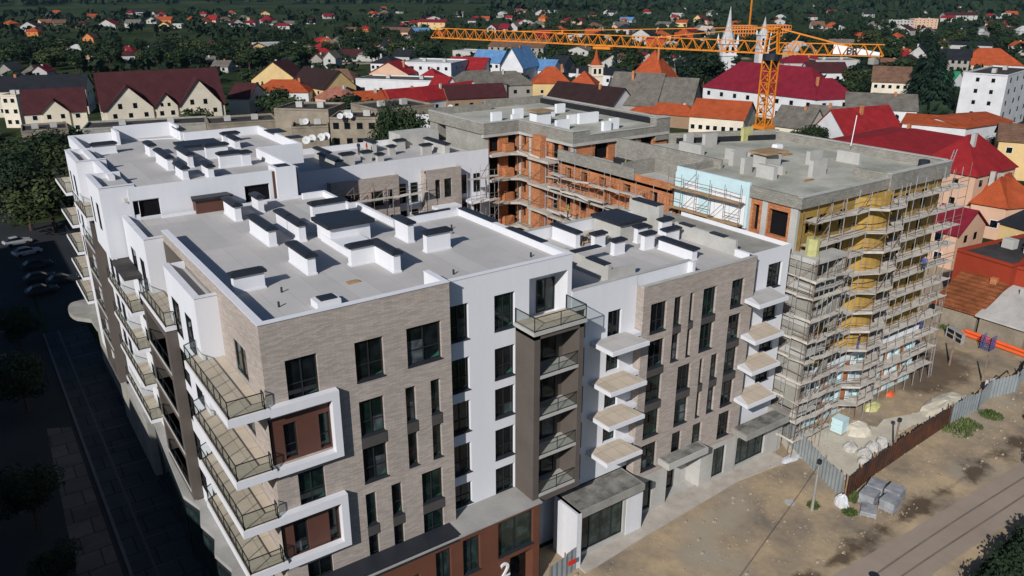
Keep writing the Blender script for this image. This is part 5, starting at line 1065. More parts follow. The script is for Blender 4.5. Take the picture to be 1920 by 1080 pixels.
# cars in the shaded street
def car(x, y, rot, m, label):
    r = thing('parked_car', label, 'car', (x, y, .03), 'cars parked along the shaded street'); c, s_ = math.cos(rot), math.sin(rot)
    T = lambda u, v, z: (x + u * c - v * s_, y + u * s_ + v * c, z + .03)
    def loft(secs, name, mm, par):
        b = MB(); n = len(secs[0])
        for sec in secs: b.v += [T(*p) for p in sec]
        for i in range(len(secs) - 1):
            for j in range(n - 1): a = i * n + j; b.f.append((a, a + 1, a + n + 1, a + n)); b.m.append(0)
        b.f.append(tuple(range(n))); b.m.append(0); b.f.append(tuple((len(secs) - 1) * n + n - 1 - j for j in range(n))); b.m.append(0)
        return b.build(name, mm, par)
    prof = [(-2.15, .55, .82), (-2.0, .32, .95), (-1.2, .28, 1.0), (.9, .28, .96), (1.9, .3, .82), (2.15, .42, .66)]
    bo = loft([[(u, -.86, zb), (u, -.88, (zb + zt) / 2), (u, -.78, zt), (u, .78, zt), (u, .88, (zb + zt) / 2), (u, .86, zb)] for u, zb, zt in prof], 'body', m, r)
    loft([[(u, -.76, .9), (u, -w_, zt), (u, w_, zt), (u, .76, .9)] for u, w_, zt in ((-1.9, .7, .93), (-1.2, .6, 1.40), (.1, .6, 1.44), (.95, .7, .95))], 'windows', 'pane_dark', r)
    loft([[(u, -.6, zt - .02), (u, -.58, zt + .03), (u, .58, zt + .03), (u, .6, zt - .02)] for u, zt in ((-1.15, 1.40), (-.5, 1.45), (.08, 1.44))], 'car_roof', m, r)
    for u in (-1.35, 1.35):
        for v in (-.86, .86):
            b = MB(); b.tube([T(u, v - .1, .32), T(u, v + .1, .32)], .32, 12); b.build('wheel', 'tyre', r)
    for v in (-.6, .6): b = MB(); a_, c_ = T(2.1, v - .14, .62), T(2.14, v + .14, .74); b.box(min(a_[0], c_[0]) - .03, min(a_[1], c_[1]) - .03, a_[2], max(a_[0], c_[0]) + .03, max(a_[1], c_[1]) + .03, c_[2]); b.build('headlight', 'sign_white', r)
for k, (x, y, rt, m, lab) in enumerate([(-6.0, 118, .2, 'galv_steel', 'silver car nearest the dark tree, in sunlight'), (-5.2, 110.5, .25, 'galv_steel', 'silver car half in the tree shade in front of another silver one'), (-4.6, 102, .15, 'dark_cloth', 'dark car in the deep shade just past the two silver cars'), (-4.9, 95, .1, 'dark_metal', 'dark blue car in deep shade, second of the shaded row'), (-5.3, 88.5, .1, 'cap_metal', 'blue car in deep shade beside the street edge, nearest of the row'), (-2.2, 92, .1, 'dark_metal', 'dark grey car in deep shade, closest to the white block'), (-12.4, 64, 1.5, 'dark_metal', 'dark car parked by the kerb at the left edge of the photo'), (-11.6, 128, .3, 'sign_white', 'white car at the top of the street beside the trees')]): car(x, y, rt, m, lab)

# ================================================================ TOWN
def house(x, y, ang, L, D, zh, rh, rt, wc, rc, nw, st, label, cat='house', grp=None, zb=0.0):
    e = (math.cos(ang), math.sin(ang)); n = (-e[1], e[0]); T = lambda u, v, z: (x + e[0] * u + n[0] * v, y + e[1] * u + n[1] * v, z + zb)
    big = L > 26 or rt == 'brick'; nm = {'brick': 'unfinished_block', 'flat': 'flat_roofed_building'}.get(rt, 'town_building' if big else 'gabled_house' if rt.startswith('g') else 'hipped_house')
    r = thing(nm, label, 'building' if (big or rt in ('flat', 'brick')) else cat, (x, y, zb), grp)
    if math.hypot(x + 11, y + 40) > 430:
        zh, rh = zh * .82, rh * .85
        if wc in 'wc': wc = 's'  # distant white and cream walls painted duller to stand in for haze
    wm = WN.get(wc, wc); rm = RNM.get(rc, rc); ov = .45; w = MB()
    C4 = [(0, 0), (L, 0), (L, D), (0, D)]
    for i in range(4):
        a, b = C4[i], C4[(i + 1) % 4]; w.quad(T(*a, 0), T(*b, 0), T(*b, zh), T(*a, zh))
    rf = MB()
    def slab(p, q, r_, s_):  # roof plane with thickness
        rf.quad(p, q, r_, s_); dn = lambda t: (t[0], t[1], t[2] - .22); rf.quad(dn(p), dn(q), dn(r_), dn(s_)); rf.quad(p, q, dn(q), dn(p)); rf.quad(q, r_, dn(r_), dn(q)); rf.quad(s_, p, dn(p), dn(s_))
    if rt in ('flat', 'brick'):
        rf.v = []; rf.quad(T(.3, .3, zh - .1), T(L - .3, .3, zh - .1), T(L - .3, D - .3, zh - .1), T(.3, D - .3, zh - .1))
        for (a, b, c, d) in ((0, 0, L, .3), (0, D - .3, L, D), (0, .3, .3, D - .3), (L - .3, .3, L, D - .3)):
            pts = [T(a, b, 0)[:2], T(c, b, 0)[:2], T(c, d, 0)[:2], T(a, d, 0)[:2]]; w.prism([(p[0], p[1]) for p in pts], zb + zh - .15, zb + zh + .35)
    elif rt.startswith('gable'):
        m_ = D / 2; w.tri(T(0, 0, zh), T(0, D, zh), T(0, m_, zh + rh)); w.tri(T(L, 0, zh), T(L, D, zh), T(L, m_, zh + rh)); sl = rh / m_
        slab(T(-ov, -ov, zh - ov * sl + .15), T(L + ov, -ov, zh - ov * sl + .15), T(L + ov, m_, zh + rh + .15), T(-ov, m_, zh + rh + .15))
        slab(T(L + ov, D + ov, zh - ov * sl + .15), T(-ov, D + ov, zh - ov * sl + .15), T(-ov, m_, zh + rh + .15), T(L + ov, m_, zh + rh + .15))
        gab = {'gable3': [(.03, .40, 6.2), (.42, .60, 3.6), (.62, .97, 7.2)], 'gable1': [(.28, .72, 3.4)]}.get(rt, [])
        for (ga, gb, gh) in gab:      # front gables
            u0, u1, um = L * ga, L * gb, L * (ga + gb) / 2; f = -.5; vb = min(m_, gh / sl + .2)
            w.poly([T(u0, f, zh - .3), T(u1, f, zh - .3), T(u1, f, zh), T(um, f, zh + gh), T(u0, f, zh)]); w.quad(T(u0, f, 0), T(u1, f, 0), T(u1, f, zh - .3), T(u0, f, zh - .3)); w.quad(T(u0, f, 0), T(u0, 0, 0), T(u0, 0, zh), T(u0, f, zh)); w.quad(T(u1, f, 0), T(u1, 0, 0), T(u1, 0, zh), T(u1, f, zh))
            slab(T(u0 - .4, f - .5, zh - .3), T(um, f - .5, zh + gh + .2), T(um, vb, zh + gh + .2), T(u0 - .4, 0, zh - .3)); slab(T(u1 + .4, f - .5, zh - .3), T(um, f - .5, zh + gh + .2), T(um, vb, zh + gh + .2), T(u1 + .4, 0, zh - .3))
            for k in range(max(2, int((gb - ga) * L / 3.2))):
                uu = u0 + (u1 - u0) * (k + .5) / max(2, int((gb - ga) * L / 3.2))
                for zz in (zh * .34, zh * .70):
                    b = MB(); b.quad(T(uu - .55, f - .04, zz), T(uu + .55, f - .04, zz), T(uu + .55, f - .04, zz + 1.3), T(uu - .55, f - .04, zz + 1.3)); b.build('window', 'pane_dark', r)
            if L > 20:
                for k, uu in enumerate((u0 + (u1 - u0) * .3, u0 + (u1 - u0) * .62)):
                    b = MB(); hw = .55 if gh > 4 else .4; b.quad(T(uu - hw, f - .04, zh - .1), T(uu + hw, f - .04, zh - .1), T(uu + hw, f - .04, zh + 1.4 if gh > 4 else zh + .9), T(uu - hw, f - .04, zh + 1.4 if gh > 4 else zh + .9)); b.build('window', 'pane_dark', r)
    elif rt.startswith('gfront'):
        m_ = L / 2; w.tri(T(0, 0, zh), T(L, 0, zh), T(m_, 0, zh + rh)); w.tri(T(0, D, zh), T(L, D, zh), T(m_, D, zh + rh)); sl = rh / m_
        slab(T(-ov, -ov, zh - ov * sl + .15), T(m_, -ov, zh + rh + .15), T(m_, D + ov, zh + rh + .15), T(-ov, D + ov, zh - ov * sl + .15))
        slab(T(L + ov, D + ov, zh - ov * sl + .15), T(m_, D + ov, zh + rh + .15), T(m_, -ov, zh + rh + .15), T(L + ov, -ov, zh - ov * sl + .15))
    else:
        k = min(L, D) / 2 * (1 if rt == 'hip' else 1); a0, a1 = (k * .95, L - k * .95) if L >= D else (L / 2, L / 2); b0, b1 = (D / 2, D / 2) if L >= D else (k * .95, D - k * .95)
        if rt == 'pyr': a0 = a1 = L / 2; b0 = b1 = D / 2
        P_ = T(a0, b0, zh + rh); Q_ = T(a1, b0 if L >= D else b1, zh + rh) if L >= D else T(a0, b1, zh + rh)
        c = [T(-ov, -ov, zh - .1), T(L + ov, -ov, zh - .1), T(L + ov, D + ov, zh - .1), T(-ov, D + ov, zh - .1)]
        if L >= D: rf.quad(c[0], c[1], Q_, P_); rf.tri(c[1], c[2], Q_); rf.quad(c[2], c[3], P_, Q_); rf.tri(c[3], c[0], P_)
        else: rf.tri(c[0], c[1], P_); rf.quad(c[1], c[2], Q_, P_); rf.tri(c[2], c[3], Q_); rf.quad(c[3], c[0], P_, Q_)
        rf.quad(*c)
    w.build('wall', wm, r); ro = rf.build('roof', rm, r)
    hr = random.Random(int(abs(x * 7 + y * 13)))
    dist = math.hypot(x + 11, y + 40)
    if rt == 'brick':
        for s_ in range(st):
            for i in range(nw):
                b = MB(); u = L * (i + .5) / nw; zz_ = zh * (s_ + .25) / st; q = L / nw * .3; b.quad(T(u - q, -.05, zz_), T(u + q, -.05, zz_), T(u + q, -.05, zz_ + zh / st * .62), T(u - q, -.05, zz_ + zh / st * .62)); b.build('opening', 'pane_dark', r)
        return r
    fr = 'sign_white' if wc in 'cpyo' else 'frame_black'
    for s_ in range(st):
        for i in range(nw):
            u = L * (i + .5 + hr.uniform(-.08, .08)) / nw; zz_ = zh * (s_ + .36) / st; hw = min(.6, L / nw * .3); hh = 1.3 if zh / st > 2.6 else .9
            b = MB(); v = -.045; b.quad(T(u - hw - .08, v, zz_ - .08), T(u + hw + .08, v, zz_ - .08), T(u + hw + .08, v, zz_ + hh + .08), T(u - hw - .08, v, zz_ + hh + .08), 0); b.quad(T(u - hw, v - .02, zz_), T(u + hw, v - .02, zz_), T(u + hw, v - .02, zz_ + hh), T(u - hw, v - .02, zz_ + hh), 1)
            for (p_, q_) in ((u - hw - .08, u + hw + .08),): b.quad(T(p_, v, zz_ - .08), T(q_, v, zz_ - .08), T(q_, 0, zz_ - .08), T(p_, 0, zz_ - .08), 0); b.quad(T(p_, v, zz_ + hh + .08), T(q_, v, zz_ + hh + .08), T(q_, 0, zz_ + hh + .08), T(p_, 0, zz_ + hh + .08), 0)
            b.build('window', [fr, 'pane_dark'], r)
    if nw >= 1 and D > 8 and dist < 500:
        for s_ in range(st):
            for (uu, sg) in ((-.045, -1), (L + .045, 1)):
                for v_ in (D * .3, D * .65):
                    zz_ = zh * (s_ + .36) / st; b = MB(); b.quad(T(uu, v_ - .5, zz_), T(uu, v_ + .5, zz_), T(uu, v_ + .5, zz_ + 1.2), T(uu, v_ - .5, zz_ + 1.2)); b.build('window', 'pane_dark', r)
    if rt not in ('flat',) and dist < 700 and hr.random() < .75 and rh > 2:
        cu, cv = L * hr.uniform(.2, .8), D * hr.uniform(.35, .65); b = MB(); zt = zh + rh + hr.uniform(.3, .9); b.prism([T(cu - .4, cv - .35, 0)[:2], T(cu + .4, cv - .35, 0)[:2], T(cu + .4, cv + .35, 0)[:2], T(cu - .4, cv + .35, 0)[:2]], zb + zh + rh * .3, zb + zt); b.build('chimney', 'orange_brick' if hr.random() < .5 else 'concrete_light', ro)
    if rt == 'flat' and zh > 6:
        for k in range(2): cu = L * (.3 + .4 * k); b = MB(); b.prism([T(cu - .8, D * .5 - .6, 0)[:2], T(cu + .8, D * .5 - .6, 0)[:2], T(cu + .8, D * .5 + .6, 0)[:2], T(cu - .8, D * .5 + .6, 0)[:2]], zb + zh - .1, zb + zh + 1.2); b.build('roof_vent', 'concrete_light', ro)
    return r

def solar(x, y, ang, label, rows=2, cols=4):
    r = thing('solar_panels', label, 'solar panels', (x, y, 8.0)); e = (math.cos(ang), math.sin(ang)); n = (-e[1], e[0])
    for i in range(cols):
        for j in range(rows):
            u, v = i * 1.15, j * 2.0; P = lambda a, b, z: (x + e[0] * a + n[0] * b, y + e[1] * a + n[1] * b, z); b = MB(); q = [P(u, v, 8.35), P(u + 1.05, v, 8.35), P(u + 1.05, v + 1.7, 8.75), P(u, v + 1.7, 8.75)]; b.quad(*q); b.quad(*[(t[0], t[1], t[2] - .05) for t in q]); b.bar(P(u + .5, v + 1.6, 7.9), P(u + .5, v + 1.6, 8.7), .06); b.build('panel', 'pane_dark', r)

HOUSES = [
(25.2, 218.3, -0.108, 33.8, 17, 9, 9.5, 'gable3', 'c', 'M', 6, 2, 'large cream block with a long maroon roof and three front gables'),
(7.0, 239.4, -0.163, 16.6, 12, 7, 6, 'gable1', 'c', 'M', 3, 2, 'cream house with maroon roof and an arched balcony gable, left of the three gabled block'),
(2.3, 288.0, -0.283, 28.6, 16, 9, 4, 'gable', 'c', 'D', 6, 2, 'long dark slate roofed building behind the maroon roofed cream house at the left edge'),
(64.9, 231.9, -0.756, 7.1, 14, 8, 4, 'gable', 'c', 'M', 0, 2, 'cream annex with maroon roof at the right end of the three gabled block'),
(3.1, 262.0, -0.609, 5, 10, 10, 1, 'flat', 'c', 'D', 2, 3, 'narrow cream building with four small square windows at the left edge'),
(63.1, 1035.3, 0.381, 11.3, 12, 5, 4, 'hip', 'o', 'O', 2, 1, 'low orange roofed house, first from the left in the far row beyond the field'),
(65.2, 933.3, -0.528, 15.3, 12, 6, 5, 'gfront', 'w', 'M', 2, 2, 'white gable fronted house with maroon roof in the far left row'),
(60.9, 832.8, -0.533, 10.5, 10, 5, 4, 'hip', 'o', 'O', 2, 1, 'small rust roofed house in front of the far left row of houses'),
(95.7, 1038.5, 0.359, 13.9, 12, 5, 4, 'gable', 'p', 'P', 2, 1, 'pink roofed house in the far left row'),
(105.6, 1022.4, -0.002, 13.2, 12, 5, 4, 'gable', 'b', 'N', 2, 1, 'tan roofed house right of the pink roofed house in the far left row'),
(120.0, 979.2, -0.578, 13.1, 12, 5, 4, 'hip', 'b', 'M', 2, 1, 'dark maroon roofed house among trees left of the white red roofed villa'),
(134.8, 924.5, -0.6, 18.3, 14, 6, 6, 'gfront', 'w', 'C', 2, 2, 'white villa with crimson roof standing at the near edge of the far left row'),
(167.2, 960.0, -0.627, 16.6, 12, 6, 4, 'gable', 'w', 'G', 3, 2, 'white house with pale grey roof and a red roofed house just behind it'),
(236.9, 1325.7, -0.609, 10.4, 10, 6, 5, 'hip', 'w', 'C', 1, 2, 'small tall red roofed house farthest back in the left row'),
(208.0, 1049.6, -0.609, 12.6, 10, 5, 4, 'gfront', 'c', 'G', 2, 1, 'cream gabled cottage left of the orange and red roofed pair in the far row'),
(219.9, 1060.8, -0.657, 20.7, 12, 5, 4, 'gable', 'o', 'O', 2, 1, 'orange roofed long house in the middle of the far left row'),
(184.0, 874.4, -0.609, 10.7, 10, 6, 4, 'gfront', 'y', 'N', 2, 2, 'brown gabled house with yellow walls in the far left row'),
(203.9, 917.3, -0.671, 13.5, 10, 5, 3, 'flat', 'w', 'S', 3, 1, 'white flat roofed house in the far left row'),
(260.5, 1068.7, -0.609, 9.7, 10, 5, 4, 'hip', 'o', 'O', 1, 1, 'little orange hipped roof in the far row, left of three red roofs'),
(235.7, 935.9, -0.698, 14.3, 12, 6, 5, 'gfront', 'c', 'O', 2, 2, 'cream house with rust gable in the far row'),
(265.2, 995.3, -0.711, 11.0, 12, 6, 6, 'gable', 'p', 'R', 1, 2, 'bright red steep roofed house in the far left row'),
(269.0, 908.5, 0.033, 12.5, 12, 5, 5, 'gfront', 'w', 'M', 2, 1, 'white house with maroon gable, left of the crimson pair'),
(281.3, 905.7, -0.75, 13.1, 12, 5, 4, 'hip', 'w', 'C', 2, 1, 'crimson hipped roof house in the far row'),
(310.3, 940.9, -0.767, 14.5, 12, 5, 4, 'hip', 'c', 'C', 2, 1, 'crimson roofed cream house near the right end of the far left row'),
(273.5, 1305.8, 0.241, 16.3, 10, 5, 4, 'gable', 'w', 'M', 1, 1, 'small maroon roofed white house at the far edge of the fields'),
(83.5, 665.1, -0.584, 8.0, 9, 7, 4, 'gfront', 'o', 'N', 2, 2, 'lone orange brick house with dark roof in the green field'),
(113.1, 570.4, -0.609, 10.5, 9, 5, 4, 'gable', 'o', 'D', 2, 1, 'half built orange house with dark roof beside a pale wall in the field'),
(138.1, 528.3, -0.707, 10.6, 9, 6, 4, 'gable', 'w', 'M', 2, 1, 'white house with maroon roof alone beyond the tree belt'),
(12.1, 428.8, -0.503, 7, 12, 5, 4, 'gfront', 'g', 'G', 1, 1, 'grey gabled barn at the left edge above the slate roof'),
(21.5, 418.7, -0.522, 7.1, 10, 4, 4, 'hip', 'g', 'G', 1, 1, 'weathered grey hipped roof among trees at the left'),
(23.5, 394.7, -0.534, 7, 8, 7, 3, 'gfront', 'w', 'C', 1, 2, 'narrow white house with red roof among trees at the left'),
(110.1, 432.8, -0.701, 7.8, 12, 4, 3, 'gable', 'g', 'G', 1, 1, 'old grey roofed house among trees, right of centre in the left half'),
(106.2, 402.5, -0.71, 8.8, 10, 4, 3, 'gable', 'w', 'G', 2, 1, 'white walled low house with grey roof beside a little red roof'),
(123.5, 432.1, -0.728, 12.1, 10, 4, 3, 'gable', 'g', 'G', 2, 1, 'long low grey roof at the tree edge behind the white walled house'),
(169.7, 518.7, -0.039, 27.3, 16, 7, 1, 'flat', 'w', 'S', 2, 1, 'white flat roofed hall standing in the fields'),
(327.1, 989.7, -0.767, 15.4, 12, 5, 5, 'hip', 'w', 'C', 2, 1, 'crimson roof with dormers in the far centre left row'),
(302.7, 876.8, -0.78, 28.3, 12, 5, 3, 'gable', 'w', 'G', 4, 1, 'long grey roofed house behind a crimson roofed one'),
(291.2, 835.3, -0.783, 17.2, 8, 4, 3, 'hip', 'w', 'C', 2, 1, 'low crimson roofed house in front of the long grey one'),
(363.7, 934.7, -0.817, 13.4, 8, 5, 3, 'gable', 'w', 'C', 2, 1, 'tiny red and white house at the end of the far centre left row'),
(318.1, 726.7, -0.609, 16.2, 9, 4, 2, 'gable', 'b', 'N', 2, 1, 'low brown roofed shed in the mid distance field'),
(340.2, 728.5, -0.609, 10.3, 9, 4, 3, 'hip', 'o', 'R', 1, 1, 'small red hipped roof left of the long pink building'),
(316.6, 634.9, -0.902, 27.0, 14, 6, 4, 'gable', 'p', 'N', 6, 1, 'long pink walled building with brown roof and red tower end'),
(339.9, 628.3, -0.609, 19.9, 14, 6, 3, 'gable', 'p', 'B', 4, 1, 'pink building with pale blue metal roof joined right of the long pink one'),
(414.2, 743.6, -0.947, 31.0, 12, 9, 3, 'gable', 'y', 'C', 4, 2, 'yellow building with crimson roof and a taller arched part, far centre'),
(438.1, 829.4, -0.927, 18.2, 10, 5, 2, 'flat', 'g', 'S', 2, 1, 'grey flat shed left of the yellow building'),
(228.7, 572.8, -0.823, 14.2, 10, 4, 3, 'hip', 'p', 'R', 2, 1, 'faded red hipped roof at the left of a group of grey roofs'),
(211.1, 520.9, -0.944, 21.7, 14, 4, 4, 'hip', 'g', 'G', 2, 1, 'broad weathered grey hipped roof in the middle of the trees'),
(237.6, 525.8, -0.864, 8.2, 9, 5, 3, 'hip', 'p', 'R', 1, 1, 'small salmon roofed house right of the broad grey roof'),
(269.9, 559.4, 0.011, 11.5, 8, 4, 2, 'hip', 'c', 'O', 1, 1, 'little tan roof among trees in front of the pink building'),
(158.8, 380.1, -0.838, 7, 8, 8, 4, 'gfront', 'w', 'G', 1, 2, 'tall narrow white gable among the dark trees'),
(158.4, 398.7, -0.819, 8.1, 10, 5, 4, 'gfront', 'g', 'N', 1, 1, 'brown gabled cottage left of the tall narrow white gable'),
(204.8, 389.5, -0.916, 10.3, 12, 6, 4, 'gable', 'w', 'D', 2, 1, 'white house with black roof behind the white office'),
(338.7, 578.7, -0.965, 9.0, 9, 5, 4, 'hip', 'o', 'O', 1, 1, 'orange roof just under the tip of the crane jib'),
(159.3, 323.0, -0.889, 12.2, 14, 8, 3, 'hip', 'w', 'D', 5, 2, 'white building with black hipped roof left of the white office'),
(166.7, 306.8, -0.924, 25.7, 22, 9, 0.6, 'flat', 'w', 'S', 6, 2, 'white two storey office with flat roof and dark glass corner'),
(247.3, 393.8, -1.081, 24.9, 14, 7, 0.6, 'flat', 'w', 'S', 4, 1, 'white flat roofed pavilion behind the office'),
(190.8, 306.0, -0.979, 19.5, 16, 5, 5, 'gable', 'w', 'R', 3, 1, 'long bright red roof right of the white office'),
(151.2, 307.6, -0.887, 19.2, 12, 5, 5, 'gfrontR', 'p', 'R', 3, 1, 'red roofed house with small dormer gables in front of the office'),
(149.9, 264.8, -0.936, 13.5, 14, 5, 5, 'hip', 'w', 'R', 2, 1, 'bright red hipped roof right of the white terrace building'),
(139.2, 220.7, -0.044, 7.9, 12, 6, 5, 'gfront', 'w', 'R', 1, 1, 'white gable wall with red roof beside the white terrace building'),
(127.0, 269.2, -0.87, 36.6, 16, 7, 0.5, 'flat', 'w', 'G', 5, 1, 'long low white modern building with flat grey roof and glazed terrace'),
(92.0, 292.5, -0.751, 19.5, 14, 7, 7, 'gfrontR', 'y', 'M', 4, 2, 'big maroon roof with cream dormers and gable at the centre left'),
(99.9, 270.0, -1.425, 24.7, 14, 7, 6, 'gable', 'y', 'K', 3, 2, 'dark maroon roofed wing with cream gable beside the orange roof'),
(81.4, 258.5, -0.609, 20.3, 12, 6, 4, 'hip', 'w', 'O', 4, 1, 'orange and red hipped roof house with half built white porch'),
(102.7, 256.2, -0.874, 16.1, 12, 5, 5, 'hip', 'y', 'D', 3, 1, 'black roofed yellow house right of the orange hipped roof'),
(127.5, 305.8, -0.831, 14.9, 10, 4, 4, 'hip', 'b', 'N', 2, 1, 'brown hipped roof behind the black roofed yellow house'),
(97.8, 239.9, -1.39, 15.8, 10, 5, 4, 'hip', 'p', 'P', 1, 1, 'old pinkish tiled roof in front of the black roofed house'),
(101.9, 210.8, -0.106, 10.5, 10, 5, 4, 'gable', 'o', 'O', 3, 1, 'orange tiled roof, left end of the terrace behind the old flats'),
(112.4, 209.7, 0.034, 14.8, 10, 5, 4, 'gable', 'o', 'R', 3, 1, 'red tiled roof joined to the orange one behind the old flats'),
(127.6, 210.0, 0.223, 26.4, 10, 5, 4, 'gable', 'w', 'R', 4, 1, 'long bright red roof with small chimneys behind the old flats'),
(135.1, 209.3, -0.251, 22.0, 10, 5, 4, 'gable', 'b', 'M', 4, 1, 'long dark brown roof in front of the bright red one'),
(152.7, 232.6, -0.151, 21.6, 12, 6, 5, 'hip', 'g', 'G', 4, 1, 'broad weathered grey roof right of the red gable house'),
(204.3, 303.4, -1.118, 15.7, 12, 8, 5, 'gable', 'w', 'B', 5, 2, 'white building with blue metal roof, left wing of the blue church'),
(193.0, 261.4, -1.045, 10.6, 18, 9, 8, 'gfront', 'w', 'B', 1, 2, 'white gabled church hall with blue roof and twin lancet windows'),
(208.5, 266.2, -1.072, 14.5, 12, 7, 4, 'gable', 'w', 'B', 3, 1, 'white hall with blue roof and three arched windows'),
(230.0, 274.5, -1.104, 7.6, 12, 7, 4, 'gable', 'g', 'D', 1, 1, 'dark roofed grey building right of the blue roofed hall'),
(281.6, 406.5, -1.03, 38.0, 20, 8, 5, 'gable', 'g', 'N', 8, 2, 'large pale hall with brown roof behind the crane jib'),
(164.9, 234.9, -0.396, 22.8, 14, 5, 5, 'hip', 'g', 'G', 4, 1, 'weathered grey roof left of the orange roof by the small tower'),
(182.6, 223.4, -0.609, 15.0, 12, 6, 6, 'hip', 'y', 'O', 2, 1, 'bright orange roof over a yellow wall left of the small church tower'),
(191.4, 211.4, -0.837, 10.4, 12, 6, 5, 'hip', 'c', 'O', 3, 1, 'orange roof of the small church at the foot of its tower'),
(161.2, 186.1, -1.408, 29.2, 12, 6, 5, 'gable', 'w', 'K', 0, 1, 'dark brown roof with white gable end behind the brick block'),
(168.5, 163.6, -1.013, 16.9, 22, 6, 9, 'gable', 'g', 'G', 0, 1, 'very large weathered grey roof right of the dark brown roof'),
(178.2, 150.8, -1.015, 12.2, 18, 6, 8, 'gable', 'g', 'G', 0, 1, 'second large weathered grey roof, joined right of the first one'),
(171.5, 155.3, -1.174, 22.3, 9, 4, 3, 'hip', 'b', 'O', 0, 1, 'low bright orange roof over a dark open shed'),
(171.1, 128.2, -1.128, 16.2, 14, 6, 4.2, 'gable', 'c', 'O', 7, 1, 'bright orange roofed cream house beside the crane'),
(221.1, 210.2, -1.198, 16.4, 16, 6, 12, 'pyr', 'o', 'O', 2, 1, 'steep orange pyramid roof with small dormers'),
(228.6, 257.8, -1.186, 22.8, 18, 5, 2, 'gable', 'w', 'D', 4, 1, 'long dark metal roof with white wall behind the small tower'),
(274.3, 288.3, -1.166, 14.1, 12, 6, 5, 'gfront', 'w', 'N', 2, 1, 'white gable with brown roof under the middle of the jib'),
(294.2, 282.7, -0.308, 13.5, 12, 6, 5, 'gfront', 'w', 'C', 2, 1, 'white house with crimson roof beneath the jib, left of the white sheds'),
(304.7, 282.4, -1.225, 15.2, 14, 5, 3, 'gable', 'w', 'S', 2, 1, 'low white metal roofed shed between two crimson roofs'),
(308.7, 274.0, -0.609, 9.3, 10, 5, 4, 'gfront', 'w', 'C', 1, 1, 'crimson gable house left of the white church spire'),
(243.5, 218.0, -0.609, 10.0, 16, 5, 6, 'gable', 'g', 'G', 1, 1, 'grey slate roof behind the steep orange pyramid roof'),
(278.2, 277.9, -1.188, 9.0, 10, 4, 3, 'hip', 'w', 'R', 1, 1, 'small red roof left of the steep orange pyramid roof'),
(405.3, 523.8, -1.086, 13.4, 10, 6, 4, 'gable', 'C', 'C', 1, 2, 'deep red walled house just above the crane jib'),
(472.4, 588.5, -1.106, 12.2, 10, 5, 4, 'hip', 'o', 'O', 1, 1, 'orange hipped roof right of the deep red walled house'),
(636.6, 830.0, -1.09, 9.8, 10, 5, 6, 'pyr', 'o', 'O', 1, 1, 'small steep orange roof far beyond the jib'),
(438.4, 647.9, -1.029, 9.7, 10, 5, 4, 'gfront', 'w', 'C', 2, 1, 'white and red gable, left of the cluster above the jib'),
(446.4, 639.0, -1.043, 9.6, 10, 5, 5, 'gable', 'p', 'C', 1, 1, 'red roof, second from the left in the cluster above the jib'),
(470.9, 657.8, -1.055, 10.0, 10, 5, 5, 'gfront', 'c', 'G', 1, 1, 'grey gabled cream house in the cluster above the jib'),
(497.7, 667.3, -1.074, 11.1, 10, 4, 3, 'hip', 'o', 'R', 1, 1, 'low red orange roof in the cluster above the jib'),
(611.1, 751.2, -1.116, 27.7, 12, 5, 4, 'hip', 'p', 'C', 2, 1, 'crimson roofed house group farther beyond the jib'),
(681.3, 725.9, -1.185, 17.3, 12, 5, 4, 'gable', 'w', 'B', 2, 1, 'pale blue roofed house above the centre of the jib'),
(436.3, 439.1, -1.201, 15.1, 12, 9, 5, 'gfront', 'w', 'D', 4, 2, 'white villa with dark roof and gable above the jib'),
(426.8, 469.9, -1.16, 18.1, 12, 6, 1, 'flat', 'g', 'S', 5, 1, 'low grey building with a row of dark windows above the jib'),
(426.9, 506.4, -1.126, 12.7, 12, 5, 1, 'flat', 'w', 'S', 3, 1, 'white flat building just above the jib'),
(623.6, 604.1, -1.228, 16.0, 12, 6, 3, 'gable', 'c', 'G', 2, 1, 'cream and grey house upper right of the white villa'),
(872.7, 828.5, -1.244, 17.3, 12, 6, 2, 'gable', 'w', 'S', 1, 1, 'far white shed near the second crane'),
(582.2, 504.9, -1.278, 11.2, 12, 5, 4, 'gable', 'w', 'S', 2, 1, 'pale roofed house left of the white spire'),
(537.5, 427.0, -0.609, 20.7, 14, 14, 0.6, 'brick', 'o', 'S', 9, 4, 'unfinished orange brick frame building beside the white spire'),
(569.3, 417.6, -0.609, 21.3, 14, 14, 0.6, 'brick', 'o', 'S', 9, 4, 'unfinished orange brick frame building right of the second spire'),
(794.1, 1111.3, -1.06, 22.8, 12, 5, 3, 'gable', 'p', 'N', 2, 1, 'faint brown roofed row at the far left of centre'),
(849.7, 1116.4, -1.09, 30.9, 12, 5, 1, 'flat', 'w', 'S', 4, 1, 'long white building far away above the jib'),
(892.3, 996.8, -1.167, 12.3, 10, 5, 4, 'gfront', 'w', 'C', 1, 1, 'tiny white and red house in the far woods'),
(216.5, 164.6, -1.51, 45.7, 18, 8, 9, 'hip', 'w', 'C', 8, 2, 'long crimson roofed white school with a tall hipped end'),
(219.3, 119.0, -0.367, 14.9, 12, 8, 6, 'hip', 'w', 'C', 2, 2, 'projecting crimson hipped wing of the school'),
(224.2, 111.0, -0.923, 20.6, 14, 6, 4, 'gable', 'w', 'G', 4, 1, 'white building with grey roof right of the crimson school'),
(188.0, 111.4, -1.375, 11.1, 12, 4, 5, 'gable', 'c', 'G', 0, 1, 'old grey roof with brick chimneys right of the crane mast'),
(196.0, 105.8, -1.155, 14.9, 12, 4, 5, 'gable', 'c', 'G', 0, 1, 'second old grey roof with brick chimneys, behind the round bush'),
(177.3, 79.7, -0.165, 20.5, 12, 6, 6, 'gable', 'w', 'R', 1, 1, 'red roof with a red chimney over a white wall'),
